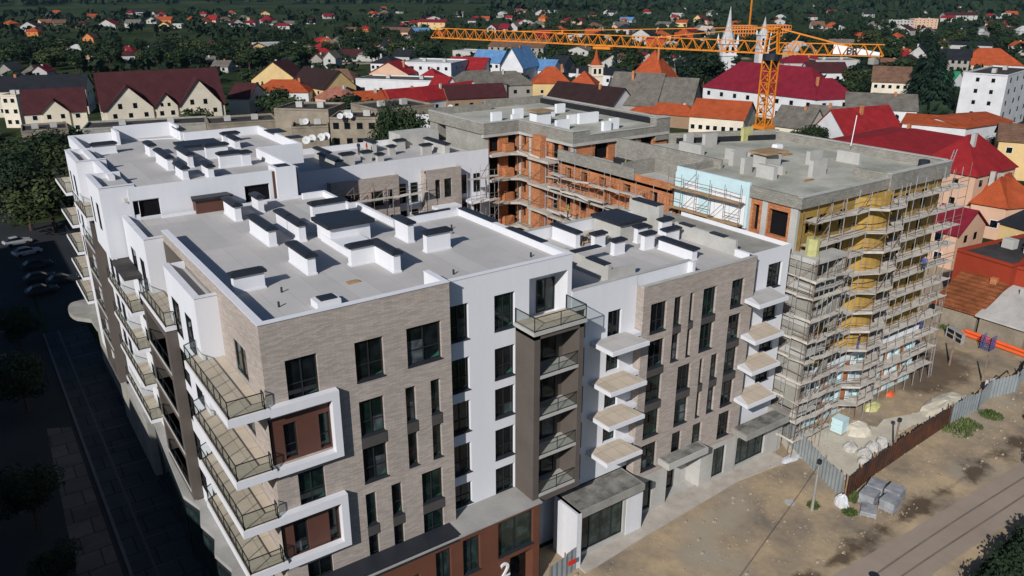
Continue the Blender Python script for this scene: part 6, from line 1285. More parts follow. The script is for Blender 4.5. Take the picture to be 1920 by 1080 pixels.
(197.9, 76.9, -1.183, 15.1, 16, 8, 1.5, 'gable', 'w', 'O', 0, 1, 'flat pitched orange roof over a long windowless white wall'),
(203.6, 62.9, -0.079, 21.1, 16, 8, 1.5, 'gable', 'w', 'O', 0, 1, 'right wing with flat pitched orange roof and white wall'),
(284.6, 140.4, -0.997, 13.2, 14, 8, 5, 'gable', 'c', 'N', 5, 2, 'cream two storey house with brown grey roof between the conifers'),
(333.1, 140.7, -1.635, 6.3, 9, 5, 4, 'gable', 'w', 'T', 1, 1, 'small green roofed house beside the tall conifers'),
(429.7, 211.0, -1.103, 10.8, 14, 8, 6, 'gfront', 'w', 'D', 2, 2, 'white gabled house with black roof, upper right'),
(391.7, 177.1, -1.145, 17.3, 16, 11, 5, 'gable', 'g', 'D', 6, 3, 'grey three storey building with black roof'),
(418.9, 175.6, -0.898, 28.8, 20, 6, 9, 'hip', 'p', 'O', 2, 1, 'large rust orange roof with arched dormers, upper right'),
(539.2, 247.4, -1.188, 26.2, 14, 8, 2, 'gable', 'w', 'D', 0, 1, 'long white wall with dark roof behind the three storey building'),
(574.8, 224.3, -1.631, 16.5, 14, 7, 3, 'gable', 'w', 'O', 2, 1, 'pinkish orange roof at the right edge'),
(397.9, 194.3, -0.609, 13.4, 14, 5, 6, 'hip', 'b', 'K', 0, 1, 'dark brown roof above the tall conifers'),
(385.0, 203.2, -1.343, 12.1, 14, 5, 4, 'gable', 'b', 'U', 0, 1, 'rusty metal roof with grey stripes'),
(352.0, 232.6, -0.609, 22.6, 12, 6, 4, 'hip', 'c', 'C', 3, 1, 'crimson hipped roof with cream gable right of the mast'),
(319.9, 194.2, -0.609, 18.1, 12, 5, 4, 'gable', 'w', 'M', 2, 1, 'dark red roof with a small white gable right of the mast'),
(359.5, 219.1, -0.609, 23.0, 16, 8, 1, 'flat', 'c', 'G', 4, 1, 'long pale building behind the counter jib'),
(788.7, 443.0, -0.577, 28.4, 12, 12, 0.6, 'flat', 'c', 'S', 8, 4, 'pale concrete apartment block, left of a pair far away'),
(852.2, 449.6, -0.605, 25.6, 12, 12, 0.6, 'flat', 'p', 'S', 6, 4, 'pinkish apartment block, right of a pair far away'),
(1105.3, 551.0, -0.634, 42.1, 16, 8, 4, 'gable', 'w', 'M', 5, 2, 'far white hall with maroon roof'),
(1227.1, 543.4, -0.68, 18.6, 12, 8, 2, 'flat', 'c', 'S', 3, 2, 'far cream block near the right edge'),
(724.4, 398.4, -1.493, 17.6, 12, 6, 5, 'gfront', 'w', 'M', 1, 1, 'white gable with maroon roof below the apartment pair'),
(610.9, 332.2, -1.481, 9.2, 10, 6, 4, 'hip', 'w', 'O', 1, 1, 'small orange hipped roof below the apartment pair'),
(608.6, 363.5, -0.543, 19.6, 12, 5, 3, 'gable', 'b', 'O', 0, 1, 'long low orange roof among dark trees'),
(757.8, 359.3, -1.542, 27.6, 14, 5, 3, 'gable', 'w', 'S', 4, 1, 'row of white gabled houses among trees'),
(731.9, 374.7, -1.512, 9.2, 10, 5, 4, 'gfront', 'w', 'G', 1, 1, 'small white gable left of the white gabled row'),
(966.0, 441.2, -1.637, 22.9, 12, 5, 3, 'hip', 'g', 'G', 1, 1, 'grey roofs beyond the white gabled row'),
(59.5, 133.9, -0.609, 10.9, 11, 14, 0.4, 'flat', 'old_stucco', 'bitumen', 4, 4, 'old stucco block of flats with cluttered open balconies under a bitumen roof'),
(51.9, 138.1, -0.4, 8.2, 12, 12, 0.4, 'flat', 'old_stucco', 'bitumen', 0, 4, 'old low flats wall carrying a row of satellite dishes'),
(51.8, 148.5, -0.759, 13.4, 12, 15, 0.4, 'flat', 'old_stucco', 'bitumen', 0, 4, 'old flats with two boxy roof huts, left part of the grey roofed row'),
(71.0, 132.7, 0.036, 15.5, 14, 15, 0.4, 'flat', 'old_stucco', 'bitumen', 0, 4, 'old flats with long bitumen roof behind the round tree'),
(81.0, 132.7, -0.609, 5, 8, 13, 0.4, 'flat', 'wall_white', 'old_tile', 2, 4, 'narrow white enclosed balcony tower beside the round tree'),
(2.6, 194.2, -0.09, 10.5, 12, 8, 0.4, 'flat', 'old_stucco', 'bitumen', 0, 2, 'grey roofed old building behind the rear left corner of the white block'),
(15.0, 183.3, -0.267, 28.8, 12, 9, 0.4, 'flat', 'concrete', 'bitumen', 0, 2, 'long dark grey bitumen roof in front of the three gabled block'),
(41.0, 166.6, -0.206, 16.8, 12, 10, 0.4, 'flat', 'old_stucco', 'bitumen', 0, 2, 'dark bitumen roof with a metal pipe right of the long grey one'),
(-7.2, 176.6, -0.446, 9.4, 10, 4, 3, 'gable', 'p', 'C', 2, 1, 'low maroon and pink shed at the left edge behind the dark trees'),
(91.3, 8.4, -1.534, 5.3, 14, 3, 2.6, 'gable', 'old_stucco', 'old_tile', 0, 1, 'tan walled house with a mossy orange tiled roof behind the yard'),
(91.2, 2.6, -1.585, 5.5, 16, 3, 2.2, 'gable', 'old_stucco', 'corr_pale', 0, 1, 'tan wall with a pale corrugated roof at the right edge behind the yard'),
(99.1, 10.7, -1.696, 7.8, 16, 8, 0.4, 'flat', 'RW', 'bitumen', 0, 1, 'deep red modern building with a white base and solar panels on its flat roof'),
(99.2, 3.1, -1.347, 5.2, 14, 7.6, 0.4, 'flat', 'RW', 'bitumen', 0, 1, 'second deep red volume at the right edge'),
(119.0, 14.4, -1.796, 7.4, 12, 8, 4, 'hip', 'y', 'D', 1, 2, 'yellow building with a black roof and green painted squares, right edge'),
(135.8, 26.9, -1.395, 5.7, 12, 6, 4.5, 'hip', 'p', 'O', 2, 1, 'beige house with a bright orange hipped roof'),
(136.8, 21.2, -0.341, 8.3, 12, 6, 4.2, 'hip', 'p', 'O', 1, 1, 'orange hipped roof at the right edge, joined to the beige house'),
(114.1, 23.0, -1.542, 5, 9, 6, 3, 'gable', 'p', 'C', 1, 2, 'peach gable with crimson roof seen between the scaffold poles'),
(186.8, 46.9, -1.073, 9.0, 12, 9, 3, 'gable', 'y', 'N', 2, 2, 'yellow two storey house at the right edge above the crimson roofs'),
(136.8, 27.5, -0.011, 14.4, 11.2, 10.5, 6, 'hip', 'p', 'R', 4, 3, 'peach apartment house with orange corners under a big red hipped roof'),
(144.9, 45.0, 0.061, 36.6, 22.8, 9.5, 2.2, 'hip', 'p', 'R', 0, 2, 'long bright red roof with a raised dormer left of the peach house'),
(251.8, 76.9, 0.206, 32.3, 12.3, 17, 0.4, 'flat', 'w', 'bitumen', 4, 5, 'white five storey office block with grids of square windows at the right'),
(377.5, 243.1, -1.106, 13.3, 9, 4, 4, 'hip', 'c', 'C', 1, 1, 'small crimson hipped house with cream walls left of the dark red roof with a small'),
(405.0, 224.2, -1.264, 10.2, 11, 4, 4, 'hip', 'w', 'D', 2, 1, 'small dark hipped house with white walls left of the rusty metal roof with grey stripes'),
(443.0, 221.4, -0.603, 14.0, 11, 5, 4, 'gable', 'w', 'R', 2, 1, 'small red roofed house with white walls in front of the dark brown roof above the'),
(74.8, 481.0, -0.312, 10.4, 9, 6, 3, 'hip', 'c', 'M', 2, 1, 'small maroon hipped house with cream walls left of the half built orange house with dark'),
(101.5, 468.7, -0.465, 11.3, 9, 5, 5, 'hip', 'g', 'N', 2, 1, 'small brown hipped house with grey walls left of the old grey roofed house among trees,'),
(473.7, 219.9, -1.201, 15.7, 11, 4, 3, 'gfront', 'p', 'G', 1, 1, 'small grey gabled house with peach walls beyond the grey three storey building with black roof'),
(171.8, 436.9, -0.617, 15.0, 11, 6, 3, 'hip', 'w', 'R', 2, 1, 'small red hipped house with white walls in front of the brown gabled cottage left of'),
(58.6, 516.0, -0.283, 9.9, 11, 5, 3, 'hip', 'p', 'D', 2, 1, 'small dark hipped house with peach walls in front of the lone orange brick house with'),
(197.3, 420.6, -0.619, 14.7, 11, 5, 4, 'hip', 'w', 'G', 1, 1, 'small grey hipped house with white walls left of the white building with black hipped roof'),
(188.9, 427.8, -0.661, 16.7, 13, 4, 4, 'gable', 'w', 'M', 1, 1, 'small maroon roofed house with white walls right of the tall narrow white gable among the'),
(172.5, 439.9, 0.308, 12.1, 9, 6, 4, 'gfront', 'p', 'G', 1, 1, 'small grey gabled house with peach walls in front of the brown gabled cottage left of'),
(52.0, 529.4, -0.624, 17.0, 13, 6, 5, 'hip', 'y', 'S', 2, 1, 'small silver hipped house with yellow walls right of the narrow white house with red roof'),
(470.1, 244.1, -1.661, 10.1, 9, 6, 3, 'hip', 'w', 'O', 1, 1, 'small orange hipped house with white walls left of the dark brown roof above the tall'),
(421.2, 279.1, -0.366, 16.2, 11, 6, 5, 'hip', 'p', 'S', 1, 1, 'small silver hipped house with peach walls right of the crimson hipped roof with cream gable'),
(209.6, 428.3, -0.384, 9.7, 13, 6, 3, 'gfront', 'w', 'S', 2, 1, 'small silver gabled house with white walls beyond the white building with black hipped roof'),
(149.0, 470.8, -0.623, 11.4, 9, 4, 4, 'gable', 'w', 'N', 1, 1, 'small brown roofed house with white walls right of the long low grey roof at the'),
(93.6, 518.5, -0.472, 10.5, 13, 4, 4, 'hip', 'p', 'M', 1, 1, 'small maroon hipped house with peach walls left of the half built orange house with dark'),
(433.6, 286.9, -0.954, 13.4, 9, 5, 5, 'hip', 'g', 'G', 1, 1, 'small grey hipped house with grey walls right of the crimson hipped roof with cream gable'),
(79.7, 537.0, -0.692, 16.5, 11, 4, 4, 'hip', 'c', 'C', 2, 1, 'small crimson hipped house with cream walls right of the lone orange brick house with dark'),
(457.0, 277.6, -1.344, 9.4, 13, 4, 5, 'gfront', 'w', 'O', 2, 1, 'small orange gabled house with white walls right of the long pale building behind the counter'),
(193.0, 464.7, 0.308, 13.2, 11, 6, 5, 'hip', 'w', 'R', 2, 1, 'small red hipped house with white walls beyond the tall narrow white gable among the dark'),
(241.8, 434.5, -1.15, 9.7, 11, 4, 4, 'gable', 'c', 'G', 2, 1, 'small grey roofed house with cream walls right of the white house with black roof'),
(470.9, 275.9, -0.346, 16.2, 11, 5, 3, 'gfront', 'c', 'O', 2, 1, 'small orange gabled house with cream walls left of the rusty metal roof with grey stripes'),
(217.1, 458.1, -0.302, 14.1, 13, 5, 4, 'hip', 'g', 'R', 2, 1, 'small red hipped house with grey walls left of the white building with black hipped roof'),
(381.6, 344.5, -0.102, 11.8, 9, 6, 4, 'gfront', 'g', 'S', 2, 1, 'small silver gabled house with grey walls beyond the crimson gable house left of the white'),
(157.5, 503.7, -0.286, 13.6, 9, 5, 4, 'gfront', 'y', 'M', 2, 1, 'small maroon gabled house with yellow walls right of the long low grey roof at the'),
(329.0, 384.9, -1.084, 14.9, 13, 4, 3, 'gfront', 'c', 'G', 2, 1, 'small grey gabled house with cream walls right of the dark roofed grey building right'),
(232.2, 466.3, -0.529, 13.3, 9, 6, 4, 'hip', 'c', 'D', 1, 1, 'small dark hipped house with cream walls left of the white house with black roof'),
(154.9, 520.7, 0.063, 14.6, 9, 5, 3, 'hip', 'c', 'M', 1, 1, 'small maroon hipped house with cream walls right of the long low grey roof at the'),
(462.4, 307.9, -0.378, 12.3, 13, 4, 5, 'gfront', 'w', 'S', 1, 1, 'small silver gabled house with white walls right of the crimson hipped roof with cream gable'),
(380.6, 365.0, -1.017, 10.8, 9, 6, 5, 'gable', 'c', 'O', 1, 1, 'small orange roofed house with cream walls beyond the low white metal roofed shed between two'),
(358.7, 384.4, -0.405, 13.7, 9, 6, 4, 'hip', 'w', 'D', 2, 1, 'small dark hipped house with white walls beyond the white gable with brown roof'),
(393.6, 360.2, -0.68, 12.9, 13, 5, 3, 'hip', 'p', 'G', 2, 1, 'small grey hipped house with peach walls beyond the crimson gable house left of the white'),
(541.5, 258.6, -1.475, 9.4, 13, 5, 5, 'hip', 'w', 'R', 2, 1, 'small red hipped house with white walls left of the long white wall with dark roof'),
(492.5, 304.8, -0.991, 16.6, 13, 5, 5, 'gable', 'c', 'G', 2, 1, 'small grey roofed house with cream walls right of the long pale building behind the counter'),
(433.2, 373.8, -1.237, 13.2, 13, 6, 4, 'gfront', 'w', 'G', 2, 1, 'small grey gabled house with white walls right of the crimson gable house left of the'),
(216.7, 531.2, -0.259, 14.1, 11, 4, 5, 'hip', 'w', 'O', 1, 1, 'small orange hipped house with white walls in front of the broad weathered grey hipped roof'),
(257.9, 515.6, -0.632, 10.8, 9, 4, 4, 'gfront', 'w', 'R', 2, 1, 'small red gabled house with white walls left of the white house with black roof'),
(233.4, 538.0, -0.075, 13.0, 11, 5, 4, 'gfront', 'y', 'G', 2, 1, 'small grey gabled house with yellow walls left of the small salmon roofed house right'),
(268.3, 514.3, -0.638, 16.0, 11, 6, 3, 'hip', 'w', 'S', 1, 1, 'small silver hipped house with white walls beyond the white house with black roof'),
(448.2, 398.6, -0.348, 10.9, 13, 5, 4, 'hip', 'w', 'O', 2, 1, 'small orange hipped house with white walls right of the crimson gable house left of the'),
(427.9, 416.4, -1.209, 15.8, 13, 5, 3, 'gable', 'c', 'C', 2, 1, 'small crimson roofed house with cream walls right of the white villa with dark roof and'),
(529.7, 345.5, -1.158, 10.0, 9, 5, 3, 'gfront', 'w', 'R', 2, 1, 'small red gabled house with white walls beyond the long pale building behind the counter jib'),
(242.1, 554.7, 0.187, 13.3, 13, 4, 4, 'hip', 'c', 'D', 2, 1, 'small dark hipped house with cream walls left of the small salmon roofed house right'),
(454.1, 409.8, -0.686, 12.9, 13, 6, 5, 'gable', 'w', 'O', 2, 1, 'small orange roofed house with white walls right of the crimson gable house left of the'),
(563.3, 347.9, -0.512, 10.1, 11, 5, 4, 'hip', 'c', 'C', 2, 1, 'small crimson hipped house with cream walls left of the long low orange roof among dark'),
(476.8, 456.6, -0.623, 14.4, 13, 6, 4, 'hip', 'y', 'O', 1, 1, 'small orange hipped house with yellow walls right of the white villa with dark roof and'),
(504.4, 458.7, -1.013, 11.6, 11, 6, 5, 'hip', 'g', 'O', 1, 1, 'small orange hipped house with grey walls left of the pale roofed house left of the'),
(459.7, 523.9, -0.858, 13.0, 9, 5, 4, 'gable', 'g', 'O', 2, 1, 'small orange roofed house with grey walls left of the low grey building with a row'),
(589.6, 477.0, -0.427, 12.6, 9, 4, 4, 'hip', 'w', 'C', 1, 1, 'small crimson hipped house with white walls in front of the unfinished orange brick frame building'),
(812.5, 324.6, -0.508, 15.3, 9, 5, 5, 'hip', 'w', 'S', 2, 1, 'small silver hipped house with white walls right of the pinkish orange roof at the right'),
(827.3, 327.6, -0.549, 11.3, 13, 4, 4, 'gable', 'w', 'O', 1, 1, 'small orange roofed house with white walls right of the pinkish orange roof at the right'),
(569.6, 516.8, -1.468, 14.2, 13, 4, 4, 'hip', 'g', 'C', 1, 1, 'small crimson hipped house with grey walls left of the pale roofed house left of the'),
(524.0, 556.0, -1.259, 14.2, 13, 6, 5, 'hip', 'w', 'D', 2, 1, 'small dark hipped house with white walls left of the white villa with dark roof and'),
(830.3, 349.3, -1.293, 10.9, 13, 4, 4, 'hip', 'w', 'M', 1, 1, 'small maroon hipped house with white walls left of the pinkish orange roof at the right'),
(798.1, 377.3, -0.938, 16.9, 11, 4, 5, 'hip', 'g', 'D', 2, 1, 'small dark hipped house with grey walls in front of the row of white gabled houses'),
(826.3, 364.5, -0.508, 12.1, 11, 5, 3, 'hip', 'w', 'G', 2, 1, 'small grey hipped house with white walls in front of the grey roofs beyond the white'),
(598.9, 525.8, -0.705, 13.8, 9, 5, 4, 'hip', 'w', 'G', 2, 1, 'small grey hipped house with white walls in front of the pale roofed house left of'),
(719.8, 456.8, -1.343, 9.5, 9, 5, 3, 'hip', 'w', 'S', 1, 1, 'small silver hipped house with white walls left of the long low orange roof among dark'),
(718.4, 463.7, -0.768, 13.9, 11, 6, 5, 'hip', 'g', 'O', 2, 1, 'small orange hipped house with grey walls left of the long low orange roof among dark'),
(535.8, 604.9, -0.074, 16.1, 13, 5, 5, 'hip', 'w', 'N', 2, 1, 'small brown hipped house with white walls beyond the low grey building with a row'),
(368.6, 723.2, -1.041, 15.8, 9, 5, 3, 'hip', 'c', 'D', 2, 1, 'small dark hipped house with cream walls right of the long pink walled building with brown'),
(379.2, 717.4, -0.04, 13.3, 9, 4, 5, 'gfront', 'w', 'R', 1, 1, 'small red gabled house with white walls left of the pink building with pale blue metal'),
(553.9, 599.9, -1.352, 14.0, 13, 4, 4, 'gfront', 'p', 'G', 1, 1, 'small grey gabled house with peach walls right of the low grey building with a row'),
(795.0, 468.2, -1.156, 14.1, 9, 6, 4, 'hip', 'w', 'G', 2, 1, 'small grey hipped house with white walls right of the long low orange roof among dark'),
(920.9, 395.4, -1.315, 11.7, 9, 5, 5, 'hip', 'w', 'C', 2, 1, 'small crimson hipped house with white walls right of the grey roofs beyond the white gabled'),
(765.7, 513.4, -0.657, 13.8, 9, 4, 5, 'gable', 'c', 'N', 1, 1, 'small brown roofed house with cream walls left of the long low orange roof among dark'),
(597.1, 635.7, -0.173, 15.9, 11, 4, 4, 'gable', 'w', 'G', 1, 1, 'small grey roofed house with white walls in front of the pale blue roofed house above'),
(928.1, 412.6, -1.159, 12.1, 9, 6, 4, 'hip', 'p', 'C', 2, 1, 'small crimson hipped house with peach walls right of the grey roofs beyond the white gabled'),
(529.6, 696.9, -0.606, 14.3, 9, 4, 5, 'hip', 'p', 'G', 2, 1, 'small grey hipped house with peach walls right of the low red orange roof in the'),
(516.0, 706.7, -0.504, 16.6, 9, 6, 5, 'gfront', 'w', 'C', 1, 1, 'small crimson gabled house with white walls right of the grey gabled cream house in the'),
(716.7, 582.8, -1.296, 9.2, 13, 4, 4, 'gable', 'w', 'O', 1, 1, 'small orange roofed house with white walls beyond the unfinished orange brick frame building beside'),
(432.2, 795.9, -0.059, 16.4, 9, 5, 3, 'hip', 'c', 'R', 2, 1, 'small red hipped house with cream walls beyond the pink building with pale blue metal roof'),
(726.6, 592.5, -1.465, 15.2, 9, 4, 4, 'hip', 'g', 'M', 1, 1, 'small maroon hipped house with grey walls beyond the unfinished orange brick frame building beside'),
(677.6, 627.3, -1.064, 12.7, 9, 6, 3, 'gable', 'y', 'O', 2, 1, 'small orange roofed house with yellow walls right of the cream and grey house upper'),
(546.3, 742.2, -0.595, 14.4, 9, 4, 3, 'hip', 'w', 'S', 2, 1, 'small silver hipped house with white walls in front of the low red orange roof in'),
(549.6, 756.8, -1.169, 13.5, 11, 4, 3, 'gable', 'y', 'R', 2, 1, 'small red roofed house with yellow walls right of the grey gabled cream house in the'),
(509.0, 796.5, -0.882, 10.5, 9, 6, 5, 'hip', 'w', 'M', 2, 1, 'small maroon hipped house with white walls left of the white and red gable, left'),
(665.0, 707.7, -0.76, 10.9, 13, 6, 3, 'hip', 'c', 'O', 2, 1, 'small orange hipped house with cream walls in front of the pale blue roofed house above'),
(816.4, 602.3, -0.719, 13.0, 11, 5, 3, 'gfront', 'w', 'O', 1, 1, 'small orange gabled house with white walls right of the unfinished orange brick frame building'),
(743.5, 658.4, -1.367, 16.3, 13, 6, 4, 'hip', 'p', 'M', 1, 1, 'small maroon hipped house with peach walls beyond the pale roofed house left of the white'),
(544.1, 825.0, -0.812, 11.2, 9, 6, 4, 'gable', 'c', 'O', 2, 1, 'small orange roofed house with cream walls left of the white and red gable, left'),
(537.0, 832.9, -0.369, 13.3, 9, 5, 5, 'hip', 'p', 'R', 2, 1, 'small red hipped house with peach walls left of the white and red gable, left'),
(292.3, 1028.9, 0.127, 12.1, 9, 5, 3, 'hip', 'c', 'N', 1, 1, 'small brown hipped house with cream walls left of the white house with maroon gable,'),
(776.4, 693.0, -1.109, 9.5, 13, 6, 5, 'gfront', 'y', 'R', 1, 1, 'small red gabled house with yellow walls beyond the pale roofed house left of the white'),
(510.5, 896.2, -0.429, 16.5, 11, 6, 3, 'gfront', 'c', 'C', 2, 1, 'small crimson gabled house with cream walls right of the yellow building with crimson roof'),
(1054.5, 530.1, -1.304, 14.8, 13, 6, 3, 'gable', 'c', 'R', 1, 1, 'small red roofed house with cream walls in front of the far white hall with maroon'),
(785.1, 741.1, -0.754, 10.5, 9, 6, 4, 'hip', 'g', 'R', 1, 1, 'small red hipped house with grey walls in front of the far white shed near the'),
(326.3, 1080.2, -0.38, 16.5, 13, 5, 3, 'hip', 'p', 'G', 2, 1, 'small grey hipped house with peach walls beyond the white house with maroon gable,'),
(913.8, 678.1, -0.997, 14.5, 11, 5, 4, 'hip', 'w', 'S', 2, 1, 'small silver hipped house with white walls right of the unfinished orange brick frame building'),
(627.2, 891.8, -0.848, 9.4, 9, 4, 3, 'gable', 'g', 'R', 1, 1, 'small red roofed house with grey walls beyond the grey gabled cream house in the cluster'),
(959.2, 663.7, -1.022, 16.3, 13, 5, 4, 'hip', 'w', 'M', 2, 1, 'small maroon hipped house with white walls right of the unfinished orange brick frame building'),
(1199.6, 512.8, -1.179, 16.5, 11, 5, 3, 'hip', 'w', 'D', 2, 1, 'small dark hipped house with white walls right of the far cream block near the right'),
(175.4, 1255.2, 0.002, 12.0, 13, 4, 4, 'gable', 'p', 'O', 2, 1, 'small orange roofed house with peach walls left of the white villa with crimson roof standing'),
(446.3, 1075.5, -0.149, 14.9, 11, 4, 4, 'gable', 'w', 'C', 2, 1, 'small crimson roofed house with white walls right of the tiny red and white house'),
(1203.0, 548.9, -1.773, 11.5, 9, 5, 4, 'hip', 'w', 'R', 1, 1, 'small red hipped house with white walls right of the grey roofs beyond the white gabled'),
(129.9, 1314.1, -0.127, 14.1, 11, 4, 3, 'gable', 'g', 'G', 2, 1, 'small grey roofed house with grey walls beyond the pink roofed house in the far'),
(266.8, 1248.9, -0.066, 10.0, 13, 5, 5, 'hip', 'c', 'R', 1, 1, 'small red hipped house with cream walls beyond the orange roofed long house in the middle'),
(670.3, 970.2, -0.103, 13.1, 11, 5, 5, 'hip', 'w', 'S', 2, 1, 'small silver hipped house with white walls left of the grey gabled cream house in the'),
(314.9, 1218.9, -0.482, 10.9, 13, 6, 5, 'hip', 'g', 'R', 1, 1, 'small red hipped house with grey walls left of the bright red steep roofed house'),
(533.5, 1075.0, -0.486, 10.6, 13, 6, 3, 'hip', 'p', 'R', 1, 1, 'small red hipped house with peach walls left of the grey flat shed left of the'),
(1113.2, 675.4, -0.658, 15.6, 9, 6, 5, 'gable', 'w', 'D', 1, 1, 'small dark roofed house with white walls left of the pale concrete apartment block, left'),
(784.2, 907.2, -0.718, 12.5, 11, 4, 5, 'hip', 'y', 'M', 2, 1, 'small maroon hipped house with yellow walls left of the tiny white and red house'),
(635.1, 1033.2, -0.871, 11.4, 9, 6, 3, 'gable', 'c', 'G', 2, 1, 'small grey roofed house with cream walls left of the white and red gable, left'),
(398.3, 1199.5, -0.218, 13.3, 13, 6, 4, 'gfront', 'y', 'C', 2, 1, 'small crimson gabled house with yellow walls beyond the crimson roof with dormers in the far'),
(531.7, 1112.2, -0.315, 12.0, 11, 5, 5, 'hip', 'w', 'O', 2, 1, 'small orange hipped house with white walls right of the small red hipped roof left'),
(537.7, 1110.6, -0.305, 9.6, 11, 6, 4, 'hip', 'w', 'R', 1, 1, 'small red hipped house with white walls right of the small red hipped roof left'),
(363.3, 1247.5, -0.158, 12.9, 11, 6, 4, 'hip', 'w', 'O', 2, 1, 'small orange hipped house with white walls beyond the white house with maroon gable,'),
(1332.9, 579.5, -0.866, 16.0, 13, 4, 5, 'gable', 'w', 'O', 2, 1, 'small orange roofed house with white walls right of the far cream block near the right'),
(965.8, 840.9, -0.621, 14.4, 13, 6, 5, 'hip', 'w', 'G', 1, 1, 'small grey hipped house with white walls right of the pale roofed house left of the'),
(148.4, 1429.2, -0.198, 16.7, 11, 6, 4, 'hip', 'g', 'O', 2, 1, 'small orange hipped house with grey walls beyond the tan roofed house right of the pink'),
(346.8, 1304.3, -0.203, 14.7, 13, 4, 3, 'hip', 'c', 'D', 1, 1, 'small dark hipped house with cream walls beyond the bright red steep roofed house'),
(856.8, 950.6, -1.262, 14.3, 13, 6, 4, 'gable', 'w', 'D', 2, 1, 'small dark roofed house with white walls in front of the tiny white and red house'),
(572.9, 1160.8, -0.37, 16.8, 13, 4, 5, 'hip', 'w', 'G', 2, 1, 'small grey hipped house with white walls left of the grey flat shed left of the'),
(1328.5, 635.6, -1.182, 16.6, 13, 4, 4, 'gable', 'w', 'N', 2, 1, 'small brown roofed house with white walls left of the grey roofs beyond the white gabled'),
(914.3, 925.5, -0.243, 12.1, 9, 6, 5, 'hip', 'c', 'R', 2, 1, 'small red hipped house with cream walls left of the cream and grey house upper'),
(731.1, 1058.3, -0.857, 11.9, 11, 5, 3, 'hip', 'g', 'G', 1, 1, 'small grey hipped house with grey walls left of the faint brown roofed row at the'),
(261.3, 1392.9, -0.361, 15.9, 13, 6, 4, 'gable', 'c', 'D', 2, 1, 'small dark roofed house with cream walls right of the small tall red roofed house farthest'),
(780.6, 1031.0, -0.751, 16.6, 13, 5, 5, 'gfront', 'w', 'R', 1, 1, 'small red gabled house with white walls beyond the small steep orange roof far beyond'),
(1170.5, 772.6, -0.499, 16.2, 11, 5, 4, 'gable', 'p', 'R', 1, 1, 'small red roofed house with peach walls left of the long low orange roof among dark'),
(644.0, 1232.1, -0.051, 9.3, 13, 4, 3, 'hip', 'w', 'D', 2, 1, 'small dark hipped house with white walls beyond the grey flat shed left of the yellow'),
(1370.7, 734.9, -1.467, 9.0, 13, 4, 3, 'hip', 'w', 'G', 1, 1, 'small grey hipped house with white walls right of the pinkish apartment block, right of a'),
(822.7, 1140.3, 0.03, 15.5, 13, 5, 4, 'gfront', 'w', 'C', 1, 1, 'small crimson gabled house with white walls in front of the faint brown roofed row at'),
(1283.9, 826.7, -0.959, 15.8, 13, 4, 4, 'hip', 'g', 'D', 1, 1, 'small dark hipped house with grey walls left of the long low orange roof among dark'),
(1547.2, 651.0, -1.573, 9.5, 9, 4, 4, 'hip', 'c', 'M', 1, 1, 'small maroon hipped house with cream walls right of the far cream block near the right'),
(1101.5, 1026.2, -1.236, 12.2, 9, 5, 4, 'gfront', 'w', 'D', 2, 1, 'small dark gabled house with white walls right of the far white shed near the second'),
(888.5, 1186.5, -0.405, 11.4, 9, 6, 3, 'hip', 'p', 'D', 2, 1, 'small dark hipped house with peach walls in front of the long white building far away'),
(1448.3, 808.0, -1.459, 9.4, 13, 4, 4, 'hip', 'w', 'S', 1, 1, 'small silver hipped house with white walls left of the pinkish apartment block, right of a'),
(1223.0, 1085.6, -0.364, 9.7, 11, 6, 5, 'hip', 'w', 'G', 2, 1, 'small grey hipped house with white walls right of the far white shed near the second'),
(726.2, 1459.3, 0.076, 9.8, 11, 4, 3, 'gable', 'g', 'O', 1, 1, 'small orange roofed house with grey walls left of the grey flat shed left of the'),
(1717.0, 811.3, -0.888, 14.5, 13, 4, 4, 'gable', 'w', 'G', 2, 1, 'small grey roofed house with white walls left of the far cream block near the right'),
(1066.1, 1291.0, -0.591, 11.6, 13, 4, 4, 'gfront', 'w', 'C', 2, 1, 'small crimson gabled house with white walls right of the crimson roofed house group farther beyond'),
(1440.7, 1036.0, -1.296, 14.2, 13, 4, 3, 'gfront', 'w', 'R', 1, 1, 'small red gabled house with white walls right of the unfinished orange brick frame building'),
(1712.4, 857.4, -1.112, 11.8, 11, 6, 3, 'hip', 'p', 'C', 1, 1, 'small crimson hipped house with peach walls right of the far white hall with maroon roof'),
(1046.0, 1370.0, -0.902, 16.7, 11, 6, 3, 'hip', 'w', 'R', 2, 1, 'small red hipped house with white walls beyond the long white building far away above'),
(1582.7, 1010.4, -1.563, 12.5, 9, 6, 3, 'gable', 'w', 'R', 1, 1, 'small red roofed house with white walls left of the pale concrete apartment block, left'),
(1756.5, 938.7, -0.928, 15.5, 9, 4, 4, 'hip', 'w', 'C', 2, 1, 'small crimson hipped house with white walls left of the far white hall with maroon roof'),
(1766.1, 934.6, -1.383, 15.0, 11, 6, 3, 'hip', 'w', 'N', 2, 1, 'small brown hipped house with white walls left of the far white hall with maroon roof'),
(1564.0, 1088.6, -0.733, 9.4, 11, 5, 4, 'hip', 'w', 'G', 1, 1, 'small grey hipped house with white walls left of the long low orange roof among dark')
]

